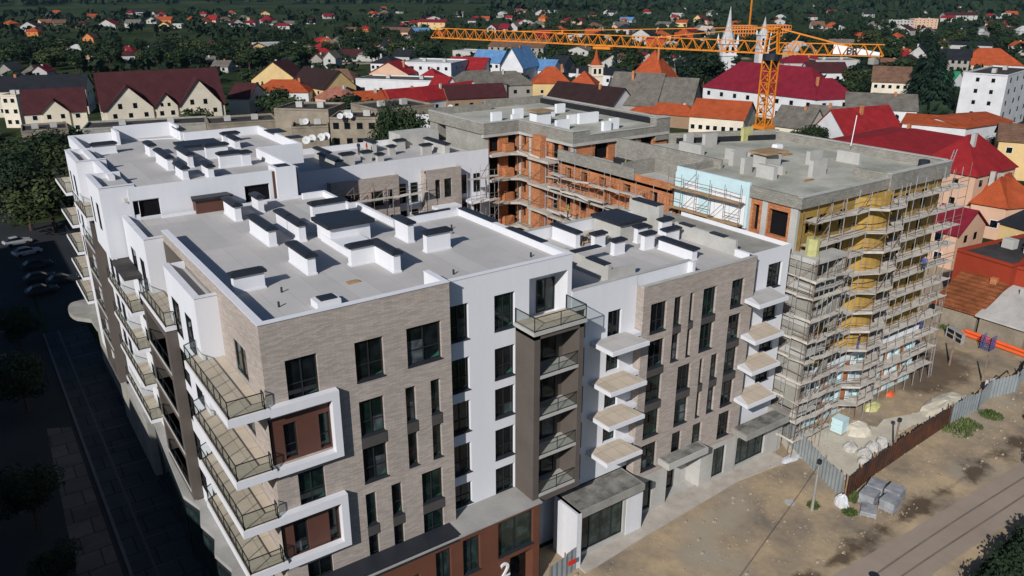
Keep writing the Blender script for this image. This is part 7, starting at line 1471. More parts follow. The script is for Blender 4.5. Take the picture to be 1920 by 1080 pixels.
TREES = [
(-3.0, 126.7, 15, 'b', 'tall broadleaf tree right of the low maroon and pink shed'),
(0.4, 122.6, 14, 'b', 'tall broadleaf tree right of the low maroon and pink shed'),
(5.1, 137.9, 15, 'b', 'tall broadleaf tree right of the low maroon and pink shed'),
(269.4, 110.6, 26, 'c', 'dark conifer right of the white building with grey roof'),
(2.4, 147.6, 15, 'b', 'tall broadleaf tree right of the low maroon and pink shed'),
(-5.2, 140.2, 14, 'b', 'tall broadleaf tree right of the low maroon and pink shed'),
(85.2, 138.2, 15, 'b', 'tall broadleaf tree left of the narrow white enclosed balcony tower'),
(-1.3, 154.5, 14, 'b', 'tall broadleaf tree right of the low maroon and pink shed'),
(268.8, 106.4, 22, 'c', 'dark conifer behind the flat pitched orange roof'),
(8.1, 164.1, 13, 'b', 'tall broadleaf tree right of the grey roofed old building'),
(269.9, 114.8, 20, 'c', 'dark conifer right of the white building with grey roof'),
(-5.0, 164.0, 12, 'b', 'tall broadleaf tree in front of the low maroon and pink shed'),
(262.4, 214.2, 20, 'c', 'dark conifer right of the grey slate roof'),
(304.7, 152.6, 19, 'c', 'dark conifer left of the cream two storey house'),
(264.1, 223.0, 19, 'c', 'dark conifer right of the grey slate roof'),
(279.6, 108.1, 16, 'c', 'dark conifer right of the flat pitched orange roof'),
(314.3, 163.7, 18, 'c', 'dark conifer left of the cream two storey house'),
(261.5, 205.1, 17, 'b', 'tall broadleaf tree right of the grey slate roof'),
(91.5, 198.8, 12, 'b', 'tall broadleaf tree right of the old pinkish tiled roof'),
(95.2, 186.6, 11, 'b', 'green broadleaf tree in front of the orange tiled roof'),
(77.3, 224.1, 12, 'b', 'tall broadleaf tree left of the orange and red hipped roof house'),
(79.1, 214.3, 11, 'b', 'green broadleaf tree right of the orange and red hipped roof house'),
(295.2, 228.5, 16, 'c', 'dark conifer right of the crimson gable house'),
(49.0, 209.3, 10, 'b', 'green broadleaf tree right of the large cream block'),
(273.7, 97.2, 12, 'c', 'dark conifer left of the right wing with flat pitched orange roof'),
(253.7, 217.8, 14, 'c', 'dark conifer in front of the grey slate roof'),
(176.7, 88.0, 8.5, 'b', 'small bushy tree left of the second old grey roof'),
(298.9, 156.7, 13, 'c', 'dark conifer right of the projecting crimson hipped wing'),
(296.5, 152.8, 12.7, 'b', 'tall broadleaf tree left of the cream two storey house'),
(199.2, 51.8, 8, 'b', 'small bushy tree left of the yellow two storey house'),
(297.4, 137.4, 12, 'c', 'dark conifer right of the cream two storey house'),
(265.3, 139.1, 10.2, 'b', 'green broadleaf tree right of the projecting crimson hipped wing'),
(269.5, 257.5, 12.5, 'b', 'tall broadleaf tree left of the steep orange pyramid roof'),
(269.2, 271.5, 12.5, 'c', 'dark conifer in front of the white gable with brown roof'),
(124.8, 398.3, 13.4, 'b', 'tall broadleaf tree right of the long low grey roof'),
(321.6, 171.7, 11.5, 'b', 'green broadleaf tree right of the dark red roof'),
(276.7, 95.1, 9, 'c', 'dark conifer left of the right wing with flat pitched orange roof'),
(347.9, 154.2, 11.5, 'b', 'green broadleaf tree left of the small green roofed house'),
(276.6, 142.7, 9.6, 'b', 'green broadleaf tree right of the projecting crimson hipped wing'),
(292.9, 261.5, 11.9, 'b', 'tall broadleaf tree behind the grey slate roof'),
(307.7, 137.9, 10.0, 'b', 'green broadleaf tree right of the cream two storey house'),
(128.0, 410.1, 12.9, 'b', 'tall broadleaf tree right of the long low grey roof'),
(363.9, 173.0, 11.7, 'b', 'tall broadleaf tree right of the cream two storey house'),
(292.3, 146.4, 9.6, 'b', 'green broadleaf tree left of the cream two storey house'),
(98.7, 428.0, 12.9, 'b', 'tall broadleaf tree left of the old grey roofed house'),
(194.5, 395.3, 12.9, 'b', 'tall broadleaf tree left of the white building with black hipped roof'),
(266.8, 313.0, 12, 'b', 'tall broadleaf tree behind the dark roofed grey building'),
(37.8, 464.4, 13.5, 'b', 'tall broadleaf tree right of the narrow white house'),
(303.1, 153.1, 9.8, 'b', 'green broadleaf tree left of the cream two storey house'),
(132.4, 463.1, 13.9, 'b', 'tall broadleaf tree right of the white walled low house'),
(152.2, 408.3, 12.6, 'b', 'tall broadleaf tree left of the brown gabled cottage'),
(97.5, 309.2, 9.6, 'b', 'green broadleaf tree left of the big maroon roof'),
(337.9, 173.4, 10.7, 'b', 'green broadleaf tree left of the cream two storey house'),
(111.8, 322.3, 10.0, 'b', 'green broadleaf tree behind the big maroon roof'),
(257.2, 285.4, 11, 'b', 'green broadleaf tree left of the long dark metal roof'),
(340.5, 274.3, 12.3, 'b', 'tall broadleaf tree right of the crimson gable house'),
(117.4, 289.3, 9.2, 'b', 'green broadleaf tree right of the dark maroon roofed wing'),
(322.2, 242.1, 11.3, 'b', 'green broadleaf tree left of the long crimson roofed white school'),
(221.1, 298.5, 10.6, 'b', 'green broadleaf tree left of the white gabled church hall'),
(159.9, 431.6, 12.9, 'b', 'tall broadleaf tree left of the brown gabled cottage'),
(435.0, 223.6, 13.3, 'b', 'tall broadleaf tree behind the rusty metal roof'),
(447.2, 241.1, 13.8, 'b', 'tall broadleaf tree left of the rusty metal roof'),
(92.8, 464.0, 13.2, 'b', 'tall broadleaf tree in front of the half built orange house'),
(451.3, 243.2, 13.9, 'b', 'tall broadleaf tree left of the rusty metal roof'),
(74.0, 490.6, 13.7, 'b', 'tall broadleaf tree right of the lone orange brick house'),
(165.4, 415.9, 12.4, 'b', 'tall broadleaf tree left of the brown gabled cottage'),
(182.3, 97.0, 6, 'b', 'small bushy tree right of the old grey roof'),
(89.7, 271.9, 8.3, 'c', 'dark conifer left of the orange and red hipped roof house'),
(381.7, 171.4, 11.2, 'b', 'green broadleaf tree left of the small green roofed house'),
(321.3, 316.4, 12.2, 'b', 'tall broadleaf tree behind the small red roof'),
(64.7, 495.8, 13.5, 'b', 'tall broadleaf tree right of the lone orange brick house'),
(117.0, 484.5, 13.4, 'b', 'tall broadleaf tree left of the old grey roofed house'),
(225.0, 420.9, 12.8, 'b', 'tall broadleaf tree in front of the white house with black roof'),
(321.3, 314.2, 12, 'c', 'dark conifer behind the small red roof'),
(117.9, 418.3, 11.7, 'b', 'tall broadleaf tree right of the white walled low house'),
(160.3, 419.1, 12.0, 'b', 'tall broadleaf tree left of the brown gabled cottage'),
(420.6, 240.1, 12.6, 'b', 'tall broadleaf tree right of the long pale building'),
(18.4, 482.7, 12.8, 'b', 'tall broadleaf tree behind the grey gabled barn'),
(370.8, 312.2, 12.7, 'b', 'tall broadleaf tree right of the crimson gable house'),
(123.1, 454.5, 12.5, 'b', 'tall broadleaf tree behind the white walled low house'),
(299.3, 320.7, 11.6, 'b', 'tall broadleaf tree left of the white gable with brown roof'),
(277.5, 241.3, 9.8, 'b', 'green broadleaf tree behind the grey slate roof'),
(106.1, 307.7, 8.9, 'b', 'green broadleaf tree in front of the big maroon roof'),
(250.0, 322.2, 10.8, 'b', 'green broadleaf tree left of the white hall with blue roof'),
(156.3, 415.5, 11.7, 'b', 'tall broadleaf tree left of the brown gabled cottage'),
(482.8, 249.7, 13.8, 'b', 'tall broadleaf tree right of the rusty metal roof'),
(66.7, 457.5, 12.1, 'b', 'tall broadleaf tree right of the lone orange brick house'),
(104.6, 422.1, 11.4, 'b', 'green broadleaf tree left of the old grey roofed house'),
(219.9, 57.9, 6, 'b', 'small bushy tree left of the yellow two storey house'),
(193.1, 226.2, 8, 'b', 'small bushy tree in front of the bright orange roof'),
(355.1, 318.1, 12.2, 'b', 'tall broadleaf tree right of the low white metal roofed shed'),
(213.4, 369.5, 11.1, 'b', 'green broadleaf tree behind the white two storey office'),
(137.9, 457.2, 12.3, 'b', 'tall broadleaf tree in front of the long low grey roof'),
(147.4, 516.0, 13.7, 'b', 'tall broadleaf tree left of the long low grey roof'),
(291.9, 110.7, 8, 'b', 'small bushy tree right of the small green roofed house'),
(27.5, 513.1, 13.1, 'b', 'tall broadleaf tree left of the weathered grey hipped roof'),
(105.5, 477.8, 12.5, 'b', 'tall broadleaf tree right of the half built orange house'),
(199.9, 401.6, 11.5, 'b', 'green broadleaf tree left of the white building with black hipped roof'),
(36.7, 525.8, 13.3, 'b', 'tall broadleaf tree behind the weathered grey hipped roof'),
(262.1, 342.6, 11.0, 'c', 'dark conifer left of the white hall with blue roof'),
(94.6, 424.8, 11.1, 'b', 'green broadleaf tree left of the old grey roofed house'),
(232.9, 433.6, 12.4, 'b', 'tall broadleaf tree behind the white house with black roof'),
(173.6, 473.5, 12.7, 'b', 'tall broadleaf tree right of the white flat roofed hall'),
(355.7, 176.1, 9.9, 'b', 'green broadleaf tree behind the cream two storey house'),
(120.2, 543.3, 13.9, 'b', 'tall broadleaf tree right of the half built orange house'),
(217.4, 284.4, 9.2, 'b', 'green broadleaf tree in front of the white gabled church hall'),
(226.0, 392.5, 11.4, 'b', 'green broadleaf tree behind the white two storey office'),
(110.3, 334.6, 9.1, 'b', 'green broadleaf tree left of the big maroon roof'),
(219.8, 469.6, 12.9, 'b', 'tall broadleaf tree right of the small salmon roofed house'),
(45.4, 529.7, 13.2, 'b', 'tall broadleaf tree right of the narrow white house'),
(88.5, 453.5, 11.6, 'b', 'tall broadleaf tree left of the half built orange house'),
(131.9, 476.6, 12.3, 'b', 'tall broadleaf tree behind the white walled low house'),
(330.4, 346.1, 11.7, 'b', 'tall broadleaf tree behind the white gable with brown roof'),
(66.0, 451.9, 11.3, 'b', 'green broadleaf tree right of the lone orange brick house'),
(507.1, 234.5, 13.3, 'b', 'tall broadleaf tree left of the grey three storey building'),
(194.6, 247.1, 8, 'b', 'small bushy tree right of the weathered grey roof'),
(259.3, 253.5, 9, 'b', 'green broadleaf tree in front of the small red roof'),
(208.0, 445.9, 12.0, 'b', 'tall broadleaf tree in front of the small salmon roofed house'),
(243.3, 419.1, 11.8, 'b', 'tall broadleaf tree right of the white house with black roof'),
(108.8, 522.1, 12.9, 'b', 'tall broadleaf tree in front of the half built orange house'),
(341.8, 333.9, 11.5, 'b', 'green broadleaf tree right of the small red roof'),
(402.2, 292.5, 11.8, 'b', 'tall broadleaf tree right of the unfinished orange brick frame building'),
(42.4, 519.6, 12.5, 'b', 'tall broadleaf tree right of the narrow white house'),
(50.4, 568.9, 13.6, 'b', 'tall broadleaf tree right of the weathered grey hipped roof'),
(21.7, 540.0, 12.9, 'b', 'tall broadleaf tree behind the grey gabled barn'),
(142.4, 423.9, 10.8, 'b', 'green broadleaf tree right of the long low grey roof'),
(48.1, 573.3, 13.6, 'b', 'tall broadleaf tree right of the weathered grey hipped roof'),
(113.8, 295.7, 7.9, 'b', 'small bushy tree behind the dark maroon roofed wing'),
(222.5, 492.2, 12.8, 'b', 'tall broadleaf tree in front of the small salmon roofed house'),
(50.2, 553.9, 13.1, 'b', 'tall broadleaf tree right of the narrow white house'),
(518.4, 315.2, 13.9, 'b', 'tall broadleaf tree behind the long pale building'),
(36.6, 532.4, 12.5, 'b', 'tall broadleaf tree behind the weathered grey hipped roof'),
(459.4, 292.3, 12.5, 'b', 'tall broadleaf tree right of the crimson hipped roof'),
(145.8, 430.4, 10.7, 'b', 'green broadleaf tree left of the white flat roofed hall'),
(88.0, 569.0, 13.3, 'b', 'tall broadleaf tree right of the lone orange brick house'),
(92.6, 455.7, 10.9, 'b', 'green broadleaf tree in front of the half built orange house'),
(56.2, 561.3, 13.0, 'b', 'tall broadleaf tree left of the lone orange brick house'),
(485.8, 227.6, 12.1, 'b', 'tall broadleaf tree right of the white gabled house'),
(496.4, 334.8, 13.5, 'b', 'tall broadleaf tree right of the unfinished orange brick frame building'),
(129.0, 512.7, 12.2, 'b', 'tall broadleaf tree left of the old grey roofed house'),
(278.1, 297.1, 9.5, 'c', 'dark conifer behind the long dark metal roof'),
(21.3, 516.5, 11.9, 'b', 'tall broadleaf tree behind the grey gabled barn'),
(322.9, 322.0, 10.5, 'b', 'green broadleaf tree behind the small red roof'),
(50.7, 463.4, 10.8, 'b', 'green broadleaf tree right of the narrow white house'),
(405.9, 332.4, 11.9, 'b', 'tall broadleaf tree right of the crimson gable house'),
(481.9, 313.0, 12.9, 'b', 'tall broadleaf tree behind the crimson hipped roof'),
(249.9, 470.9, 12.2, 'b', 'tall broadleaf tree behind the white house with black roof'),
(106.3, 328.5, 8.2, 'b', 'small bushy tree left of the big maroon roof'),
(96.7, 484.4, 11.3, 'b', 'green broadleaf tree in front of the half built orange house'),
(348.8, 303.7, 10.5, 'b', 'green broadleaf tree behind the crimson gable house'),
(48.1, 502.7, 11.5, 'b', 'green broadleaf tree right of the narrow white house'),
(125.2, 320.2, 8.1, 'b', 'small bushy tree behind the dark maroon roofed wing'),
(125.1, 416.2, 10.0, 'b', 'green broadleaf tree in front of the long low grey roof'),
(381.1, 417.5, 12.6, 'b', 'tall broadleaf tree left of the low grey building'),
(226.1, 488.1, 12.1, 'b', 'tall broadleaf tree in front of the small salmon roofed house'),
(35.5, 604.4, 13.5, 'c', 'dark conifer left of the weathered grey hipped roof'),
(50.5, 449.6, 10.3, 'b', 'green broadleaf tree right of the narrow white house'),
(263.9, 354.4, 10.0, 'b', 'green broadleaf tree in front of the large pale hall'),
(113.4, 519.9, 11.9, 'b', 'tall broadleaf tree right of the half built orange house'),
(404.6, 259.7, 10.6, 'b', 'green broadleaf tree behind the crimson hipped roof'),
(248.1, 339.2, 9.5, 'c', 'dark conifer right of the white building with blue metal roof'),
(45.9, 490.0, 11.0, 'b', 'green broadleaf tree right of the narrow white house'),
(119.7, 447.1, 10.4, 'b', 'green broadleaf tree in front of the white walled low house'),
(124.8, 313.2, 7.8, 'b', 'small bushy tree behind the dark maroon roofed wing'),
(563.2, 277.3, 13.5, 'c', 'dark conifer behind the white gabled house'),
(192.1, 448.8, 10.8, 'b', 'green broadleaf tree behind the tall narrow white gable'),
(422.9, 246.2, 10.6, 'b', 'green broadleaf tree behind the long pale building'),
(161.5, 450.7, 10.6, 'b', 'green broadleaf tree in front of the white flat roofed hall'),
(323.7, 166.9, 8.0, 'b', 'small bushy tree left of the cream two storey house'),
(356.0, 160.8, 8.5, 'b', 'small bushy tree left of the small green roofed house'),
(214.0, 474.0, 11.4, 'c', 'dark conifer left of the small salmon roofed house'),
(453.0, 286.7, 11.5, 'b', 'green broadleaf tree right of the crimson hipped roof'),
(342.3, 195.2, 8.6, 'c', 'dark conifer right of the dark red roof'),
(624.2, 283.0, 14.4, 'b', 'tall broadleaf tree left of the long white wall'),
(245.2, 313.3, 8.8, 'b', 'green broadleaf tree left of the white hall with blue roof'),
(484.4, 306.1, 12.1, 'b', 'tall broadleaf tree right of the crimson hipped roof'),
(446.3, 268.8, 11.0, 'b', 'green broadleaf tree left of the long pale building'),
(180.5, 499.3, 11.4, 'c', 'dark conifer right of the white flat roofed hall'),
(31.9, 571.7, 12.2, 'b', 'tall broadleaf tree right of the grey gabled barn'),
(40.0, 490.5, 10.5, 'b', 'green broadleaf tree right of the narrow white house'),
(88.4, 473.5, 10.3, 'b', 'green broadleaf tree left of the half built orange house'),
(204.5, 448.8, 10.5, 'b', 'green broadleaf tree right of the tall narrow white gable'),
(456.4, 338.4, 11.8, 'b', 'tall broadleaf tree right of the unfinished orange brick frame building'),
(44.3, 595.3, 12.5, 'b', 'tall broadleaf tree right of the weathered grey hipped roof'),
(414.8, 363.7, 11.5, 'b', 'green broadleaf tree right of the crimson gable house'),
(225.8, 435.4, 10.4, 'b', 'green broadleaf tree left of the white house with black roof'),
(366.0, 177.3, 8.5, 'b', 'small bushy tree right of the cream two storey house'),
(52.7, 473.8, 10.1, 'b', 'green broadleaf tree right of the narrow white house'),
(426.0, 318.5, 11.0, 'b', 'green broadleaf tree in front of the unfinished orange brick frame building'),
(260.8, 463.6, 11.1, 'b', 'green broadleaf tree right of the white house with black roof'),
(197.5, 495.0, 11.1, 'b', 'green broadleaf tree behind the brown gabled cottage'),
(100.7, 540.6, 11.4, 'b', 'green broadleaf tree left of the half built orange house'),
(286.2, 566.2, 13.0, 'b', 'tall broadleaf tree right of the little tan roof'),
(573.6, 277.0, 12.8, 'b', 'tall broadleaf tree right of the white gabled house'),
(440.9, 226.8, 10.1, 'b', 'green broadleaf tree behind the rusty metal roof'),
(253.0, 443.5, 10.6, 'b', 'green broadleaf tree right of the white house with black roof'),
(207.0, 566.8, 12.4, 'b', 'tall broadleaf tree right of the white flat roofed hall'),
(541.6, 323.4, 12.7, 'b', 'tall broadleaf tree left of the long low orange roof'),
(170.3, 450.7, 10.0, 'b', 'green broadleaf tree left of the brown gabled cottage'),
(176.1, 541.1, 11.6, 'b', 'tall broadleaf tree left of the white flat roofed hall'),
(634.4, 257.2, 13.5, 'b', 'tall broadleaf tree left of the pinkish orange roof'),
(741.7, 317.3, 15.8, 'b', 'tall broadleaf tree right of the row of white gabled houses'),
(64.1, 549.1, 11.2, 'c', 'dark conifer left of the lone orange brick house'),
(47.2, 599.3, 12.1, 'c', 'dark conifer right of the weathered grey hipped roof'),
(35.4, 538.2, 10.9, 'b', 'green broadleaf tree behind the weathered grey hipped roof'),
(237.1, 443.4, 10.2, 'b', 'green broadleaf tree behind the white house with black roof'),
(27.4, 496.8, 10.1, 'b', 'green broadleaf tree left of the weathered grey hipped roof'),
(196.0, 442.0, 9.8, 'c', 'dark conifer right of the tall narrow white gable'),
(667.8, 298.6, 14.0, 'b', 'tall broadleaf tree behind the long white wall'),
(264.3, 594.9, 12.6, 'b', 'tall broadleaf tree left of the small salmon roofed house'),
(406.0, 420.8, 11.3, 'b', 'green broadleaf tree right of the low grey building'),
(158.5, 457.9, 9.5, 'b', 'green broadleaf tree in front of the white flat roofed hall'),
(143.8, 497.8, 10.1, 'b', 'green broadleaf tree left of the long low grey roof'),
(284.5, 499.8, 11.1, 'b', 'green broadleaf tree in front of the pink building with pale blue metal roof'),
(244.9, 342.5, 8.3, 'b', 'small bushy tree right of the white building with blue metal roof'),
(579.0, 249.8, 11.8, 'b', 'tall broadleaf tree in front of the long white wall'),
(259.7, 593.0, 12.2, 'c', 'dark conifer right of the broad weathered grey hipped roof'),
(60.8, 590.5, 11.2, 'b', 'green broadleaf tree left of the lone orange brick house'),
(85.7, 563.9, 10.7, 'b', 'green broadleaf tree right of the lone orange brick house'),
(597.8, 338.1, 12.5, 'b', 'tall broadleaf tree right of the long low orange roof'),
(34.1, 557.7, 10.4, 'b', 'green broadleaf tree left of the weathered grey hipped roof'),
(246.3, 502.2, 10.4, 'b', 'green broadleaf tree in front of the little tan roof'),
(692.6, 324.2, 13.7, 'b', 'tall broadleaf tree left of the row of white gabled houses'),
(187.3, 448.1, 9.1, 'b', 'green broadleaf tree behind the tall narrow white gable'),
(268.5, 488.5, 10.3, 'b', 'green broadleaf tree right of the white house with black roof'),
(214.6, 563.6, 11.1, 'b', 'green broadleaf tree right of the white flat roofed hall'),
(226.6, 477.8, 9.8, 'c', 'dark conifer right of the small salmon roofed house'),
(38.0, 564.4, 10.4, 'c', 'dark conifer behind the weathered grey hipped roof'),
(289.4, 554.2, 11.4, 'b', 'green broadleaf tree in front of the long pink walled building'),
(518.0, 282.8, 10.6, 'b', 'green broadleaf tree left of the rusty metal roof'),
(274.6, 588.5, 11.8, 'b', 'tall broadleaf tree right of the small salmon roofed house'),
(600.6, 361.2, 12.5, 'b', 'tall broadleaf tree left of the long low orange roof'),
(491.7, 326.7, 10.6, 'b', 'green broadleaf tree left of the crimson hipped roof'),
(462.0, 339.5, 10.3, 'c', 'dark conifer right of the unfinished orange brick frame building'),
(242.6, 480.5, 9.8, 'b', 'green broadleaf tree left of the white house with black roof'),
(316.4, 555.7, 11.5, 'b', 'green broadleaf tree right of the pink building with pale blue metal roof'),
(81.2, 559.1, 10.2, 'b', 'green broadleaf tree right of the lone orange brick house'),
(47.5, 558.5, 10.1, 'b', 'green broadleaf tree right of the weathered grey hipped roof'),
(488.9, 250.4, 9.7, 'b', 'green broadleaf tree right of the rusty metal roof'),
(207.8, 585.0, 11.1, 'b', 'green broadleaf tree behind the white flat roofed hall'),
(65.0, 576.0, 10.4, 'b', 'green broadleaf tree left of the lone orange brick house'),
(594.8, 425.4, 12.8, 'b', 'tall broadleaf tree in front of the unfinished orange brick frame building'),
(436.3, 536.7, 12.2, 'b', 'tall broadleaf tree right of the deep red walled house'),
(223.7, 308.8, 7, 'b', 'small bushy tree right of the white building with blue metal roof'),
(514.9, 300.7, 10.4, 'b', 'green broadleaf tree left of the long low orange roof'),
(191.6, 497.5, 9.5, 'b', 'green broadleaf tree left of the brown gabled cottage'),
(626.5, 292.4, 11.8, 'b', 'tall broadleaf tree left of the long white wall'),
(436.8, 347.2, 9.7, 'b', 'green broadleaf tree left of the unfinished orange brick frame building'),
(275.4, 529.6, 10.3, 'b', 'green broadleaf tree left of the white house with black roof'),
(193.8, 578.9, 10.5, 'b', 'green broadleaf tree left of the white flat roofed hall'),
(575.3, 234.9, 10.4, 'b', 'green broadleaf tree behind the large rust orange roof'),
(215.6, 620.3, 11.2, 'b', 'green broadleaf tree behind the white flat roofed hall'),
(584.7, 270.7, 10.5, 'b', 'green broadleaf tree left of the long white wall'),
(513.2, 323.0, 9.9, 'b', 'green broadleaf tree right of the crimson hipped roof'),
(487.4, 323.2, 9.3, 'b', 'green broadleaf tree left of the crimson hipped roof'),
(620.3, 340.6, 11.1, 'b', 'green broadleaf tree left of the small orange hipped roof below the apartment'),
(897.6, 369.4, 15.0, 'b', 'tall broadleaf tree right of the far cream block near the'),
(600.2, 237.1, 10.1, 'b', 'green broadleaf tree left of the pinkish orange roof'),
(303.4, 540.8, 9.9, 'b', 'green broadleaf tree in front of the pink building with pale blue metal roof'),
(602.7, 301.4, 10.5, 'b', 'green broadleaf tree behind the white gabled house'),
(580.5, 367.1, 10.7, 'b', 'green broadleaf tree left of the long low orange roof'),
(543.2, 350.9, 10.1, 'b', 'green broadleaf tree right of the crimson hipped roof'),
(370.8, 610.3, 11.1, 'b', 'green broadleaf tree right of the orange roof just'),
(205.6, 618.3, 10.1, 'b', 'green broadleaf tree left of the white flat roofed hall'),
(636.8, 447.2, 11.8, 'b', 'tall broadleaf tree right of the unfinished orange brick frame building'),
(622.1, 244.9, 10.1, 'b', 'green broadleaf tree left of the pinkish orange roof'),
(508.0, 615.0, 12.1, 'b', 'tall broadleaf tree right of the orange hipped roof'),
(610.0, 422.0, 11.2, 'b', 'green broadleaf tree right of the unfinished orange brick frame building'),
(648.4, 348.8, 11.0, 'b', 'green broadleaf tree in front of the small orange hipped roof below the apartment'),
(293.6, 571.6, 9.8, 'b', 'green broadleaf tree right of the little tan roof'),
(239.8, 612.5, 10.0, 'c', 'dark conifer left of the faded red hipped roof'),
(701.1, 314.0, 11.3, 'b', 'green broadleaf tree behind the long white wall'),
(634.8, 354.5, 10.6, 'b', 'green broadleaf tree left of the small orange hipped roof below the apartment'),
(775.7, 439.5, 12.9, 'b', 'tall broadleaf tree left of the small orange hipped roof below the apartment'),
(687.4, 398.8, 11.5, 'b', 'green broadleaf tree behind the long low orange roof'),
(260.2, 575.9, 9.3, 'b', 'green broadleaf tree in front of the small salmon roofed house'),
(817.0, 345.1, 12.6, 'b', 'tall broadleaf tree right of the grey roofs beyond the white gabled row'),
(363.5, 639.7, 10.7, 'b', 'green broadleaf tree right of the pink building with pale blue metal roof'),
(670.4, 334.6, 10.6, 'b', 'green broadleaf tree in front of the small white gable'),
(555.7, 329.8, 9.2, 'b', 'green broadleaf tree left of the long low orange roof'),
(606.2, 380.1, 9.9, 'b', 'green broadleaf tree left of the long low orange roof'),
(569.9, 384.3, 9.5, 'b', 'green broadleaf tree right of the unfinished orange brick frame building'),
(583.9, 637.6, 11.8, 'b', 'tall broadleaf tree behind the low grey building'),
(651.6, 514.0, 11.3, 'b', 'green broadleaf tree behind the unfinished orange brick frame building'),
(583.2, 312.0, 9.0, 'b', 'green broadleaf tree in front of the small orange hipped roof below the apartment')
]
mat('RW', (.30, .045, .022), .9, .08, .4, .1)
cntH = {}
for h in HOUSES: cntH[h[12]] = cntH.get(h[12], 0) + 1
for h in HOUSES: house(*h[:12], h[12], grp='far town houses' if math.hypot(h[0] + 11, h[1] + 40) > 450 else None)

# ---- churches and spires
def spire(x, y, w, zt, hs, label, wm='wall_white', rm='roof_silver', pinn=True, belf=True):
    r = thing('church_tower', label, 'church', (x, y, 0)); a = w / 2; ca, sa = math.cos(-.45), math.sin(-.45)
    Q = lambda u, v: (x + u * ca - v * sa, y + u * sa + v * ca)
    b = MB(); b.prism([Q(-a, -a), Q(a, -a), Q(a, a), Q(-a, a)], 0, zt); b.prism([Q(-a * 1.12, -a * 1.12), Q(a * 1.12, -a * 1.12), Q(a * 1.12, a * 1.12), Q(-a * 1.12, a * 1.12)], zt * .62, zt * .62 + .5); b.prism([Q(-a * 1.15, -a * 1.15), Q(a * 1.15, -a * 1.15), Q(a * 1.15, a * 1.15), Q(-a * 1.15, a * 1.15)], zt, zt + .5); b.build('tower', wm, r)
    b = MB(); n = 8; pts = [Q(a * 1.05 * math.cos(math.pi * (2 * i + 1) / n), a * 1.05 * math.sin(math.pi * (2 * i + 1) / n)) for i in range(n)]; p2 = [((p[0] - x) * .42 + x, (p[1] - y) * .42 + y) for p in pts]
    for i in range(n):
        j = (i + 1) % n; b.quad((*pts[i], zt + .5), (*pts[j], zt + .5), (*p2[j], zt + .5 + hs * .38), (*p2[i], zt + .5 + hs * .38)); b.tri((*p2[i], zt + .5 + hs * .38), (*p2[j], zt + .5 + hs * .38), (x, y, zt + .5 + hs))
    b.build('spire', rm, r)
    if pinn:
        for u in (-1, 1):
            for v in (-1, 1): p = Q(u * a, v * a); b = MB(); b.tube([(p[0], p[1], zt), (p[0], p[1], zt + 1.6), (p[0], p[1], zt + hs * .28)], [a * .2, a * .2, .03], 6); b.build('pinnacle', wm, r)
    if belf:
        for f in (-1, 1):
            b = MB(); k = a * .22; p = Q(f * a * .42 - k, -a - .05); q = Q(f * a * .42 + k, -a - .05)
            b.quad((*p, zt * .72), (*q, zt * .72), (*q, zt * .92), (*p, zt * .92)); b.build('window', 'pane_dark', r)
    b = MB(); b.bar((x, y, zt + hs), (x, y, zt + hs + 1.4), .12); b.bar((x - .5, y, zt + hs + 1), (x + .5, y, zt + hs + 1), .12); b.build('cross', 'dark_metal', r)
    return r
spire(318.5, 242.6, 7.3, 15.2, 17.7, 'tall white church tower with a slender silver spire and corner pinnacles, behind the jib')
spire(351.3, 246.9, 5.3, 18.1, 9.1, 'second white church tower with a shorter white spire, just left of the crane head')
spire(217.9, 226.3, 5.0, 10.6, 7.0, 'small cream church tower with an orange spire among the orange roofs', wm='wall_cream', rm='roof_orange', pinn=False)
# ---- trees
def crown_mesh(name, nleaf, size, kind, seed, m):
    rs = random.Random(seed); b = MB()
    if kind == 'c':
        for i in range(nleaf):
            t = rs.random() ** .75; z = .06 + .94 * (1 - t) if False else .05 + .95 * rs.random() ** 1.25; rmax = .26 * (1 - z) ** .85 * (1 + .22 * math.sin(z * 40)) + .012
            a = rs.uniform(0, 6.283); k = rmax * (rs.uniform(.55, 1.08)); c = Vector((k * math.cos(a), k * math.sin(a), z - .05 * k)); s = size * rs.uniform(.6, 1.3) * (1.1 - .6 * z)
            d = Vector((math.cos(a), math.sin(a), -.55)).normalized(); e = d.cross(Vector((0, 0, 1))).normalized() * .45
            b.poly([tuple(c - e * s), tuple(c + d * s * 1.5), tuple(c + e * s), tuple(c - d * s * .3 + Vector((0, 0, s * .4)))])
    else:
        lobes = [(Vector((0, 0, .62)), .30)] + [(Vector((rs.uniform(.12, .27) * math.cos(a), rs.uniform(.12, .27) * math.sin(a), rs.uniform(.40, .78))), rs.uniform(.14, .24)) for a in [rs.uniform(0, 6.28) for _ in range(9)]]
        for i in range(nleaf):
            lc, lr = rs.choice(lobes); d = Vector((rs.gauss(0, 1), rs.gauss(0, 1), rs.gauss(0, .85)))
            if d.length < .01: continue
            d.normalize(); c = lc + d * lr * rs.uniform(.62, 1.06); s = size * rs.uniform(.6, 1.35); nn = (d + Vector((rs.uniform(-.8, .8), rs.uniform(-.8, .8), rs.uniform(-.5, .9)))).normalized()
            u = nn.orthogonal().normalized(); v = nn.cross(u); t = rs.uniform(0, 6.28); u, v = u * math.cos(t) + v * math.sin(t), v * math.cos(t) - u * math.sin(t)
            b.poly([tuple(c + u * s), tuple(c + v * s * .6), tuple(c - u * s), tuple(c - v * s * .6)])
    me = bpy.data.meshes.new(name); me.from_pydata(b.v, [], b.f); me.materials.append(MAT[m]); me.update(); return me
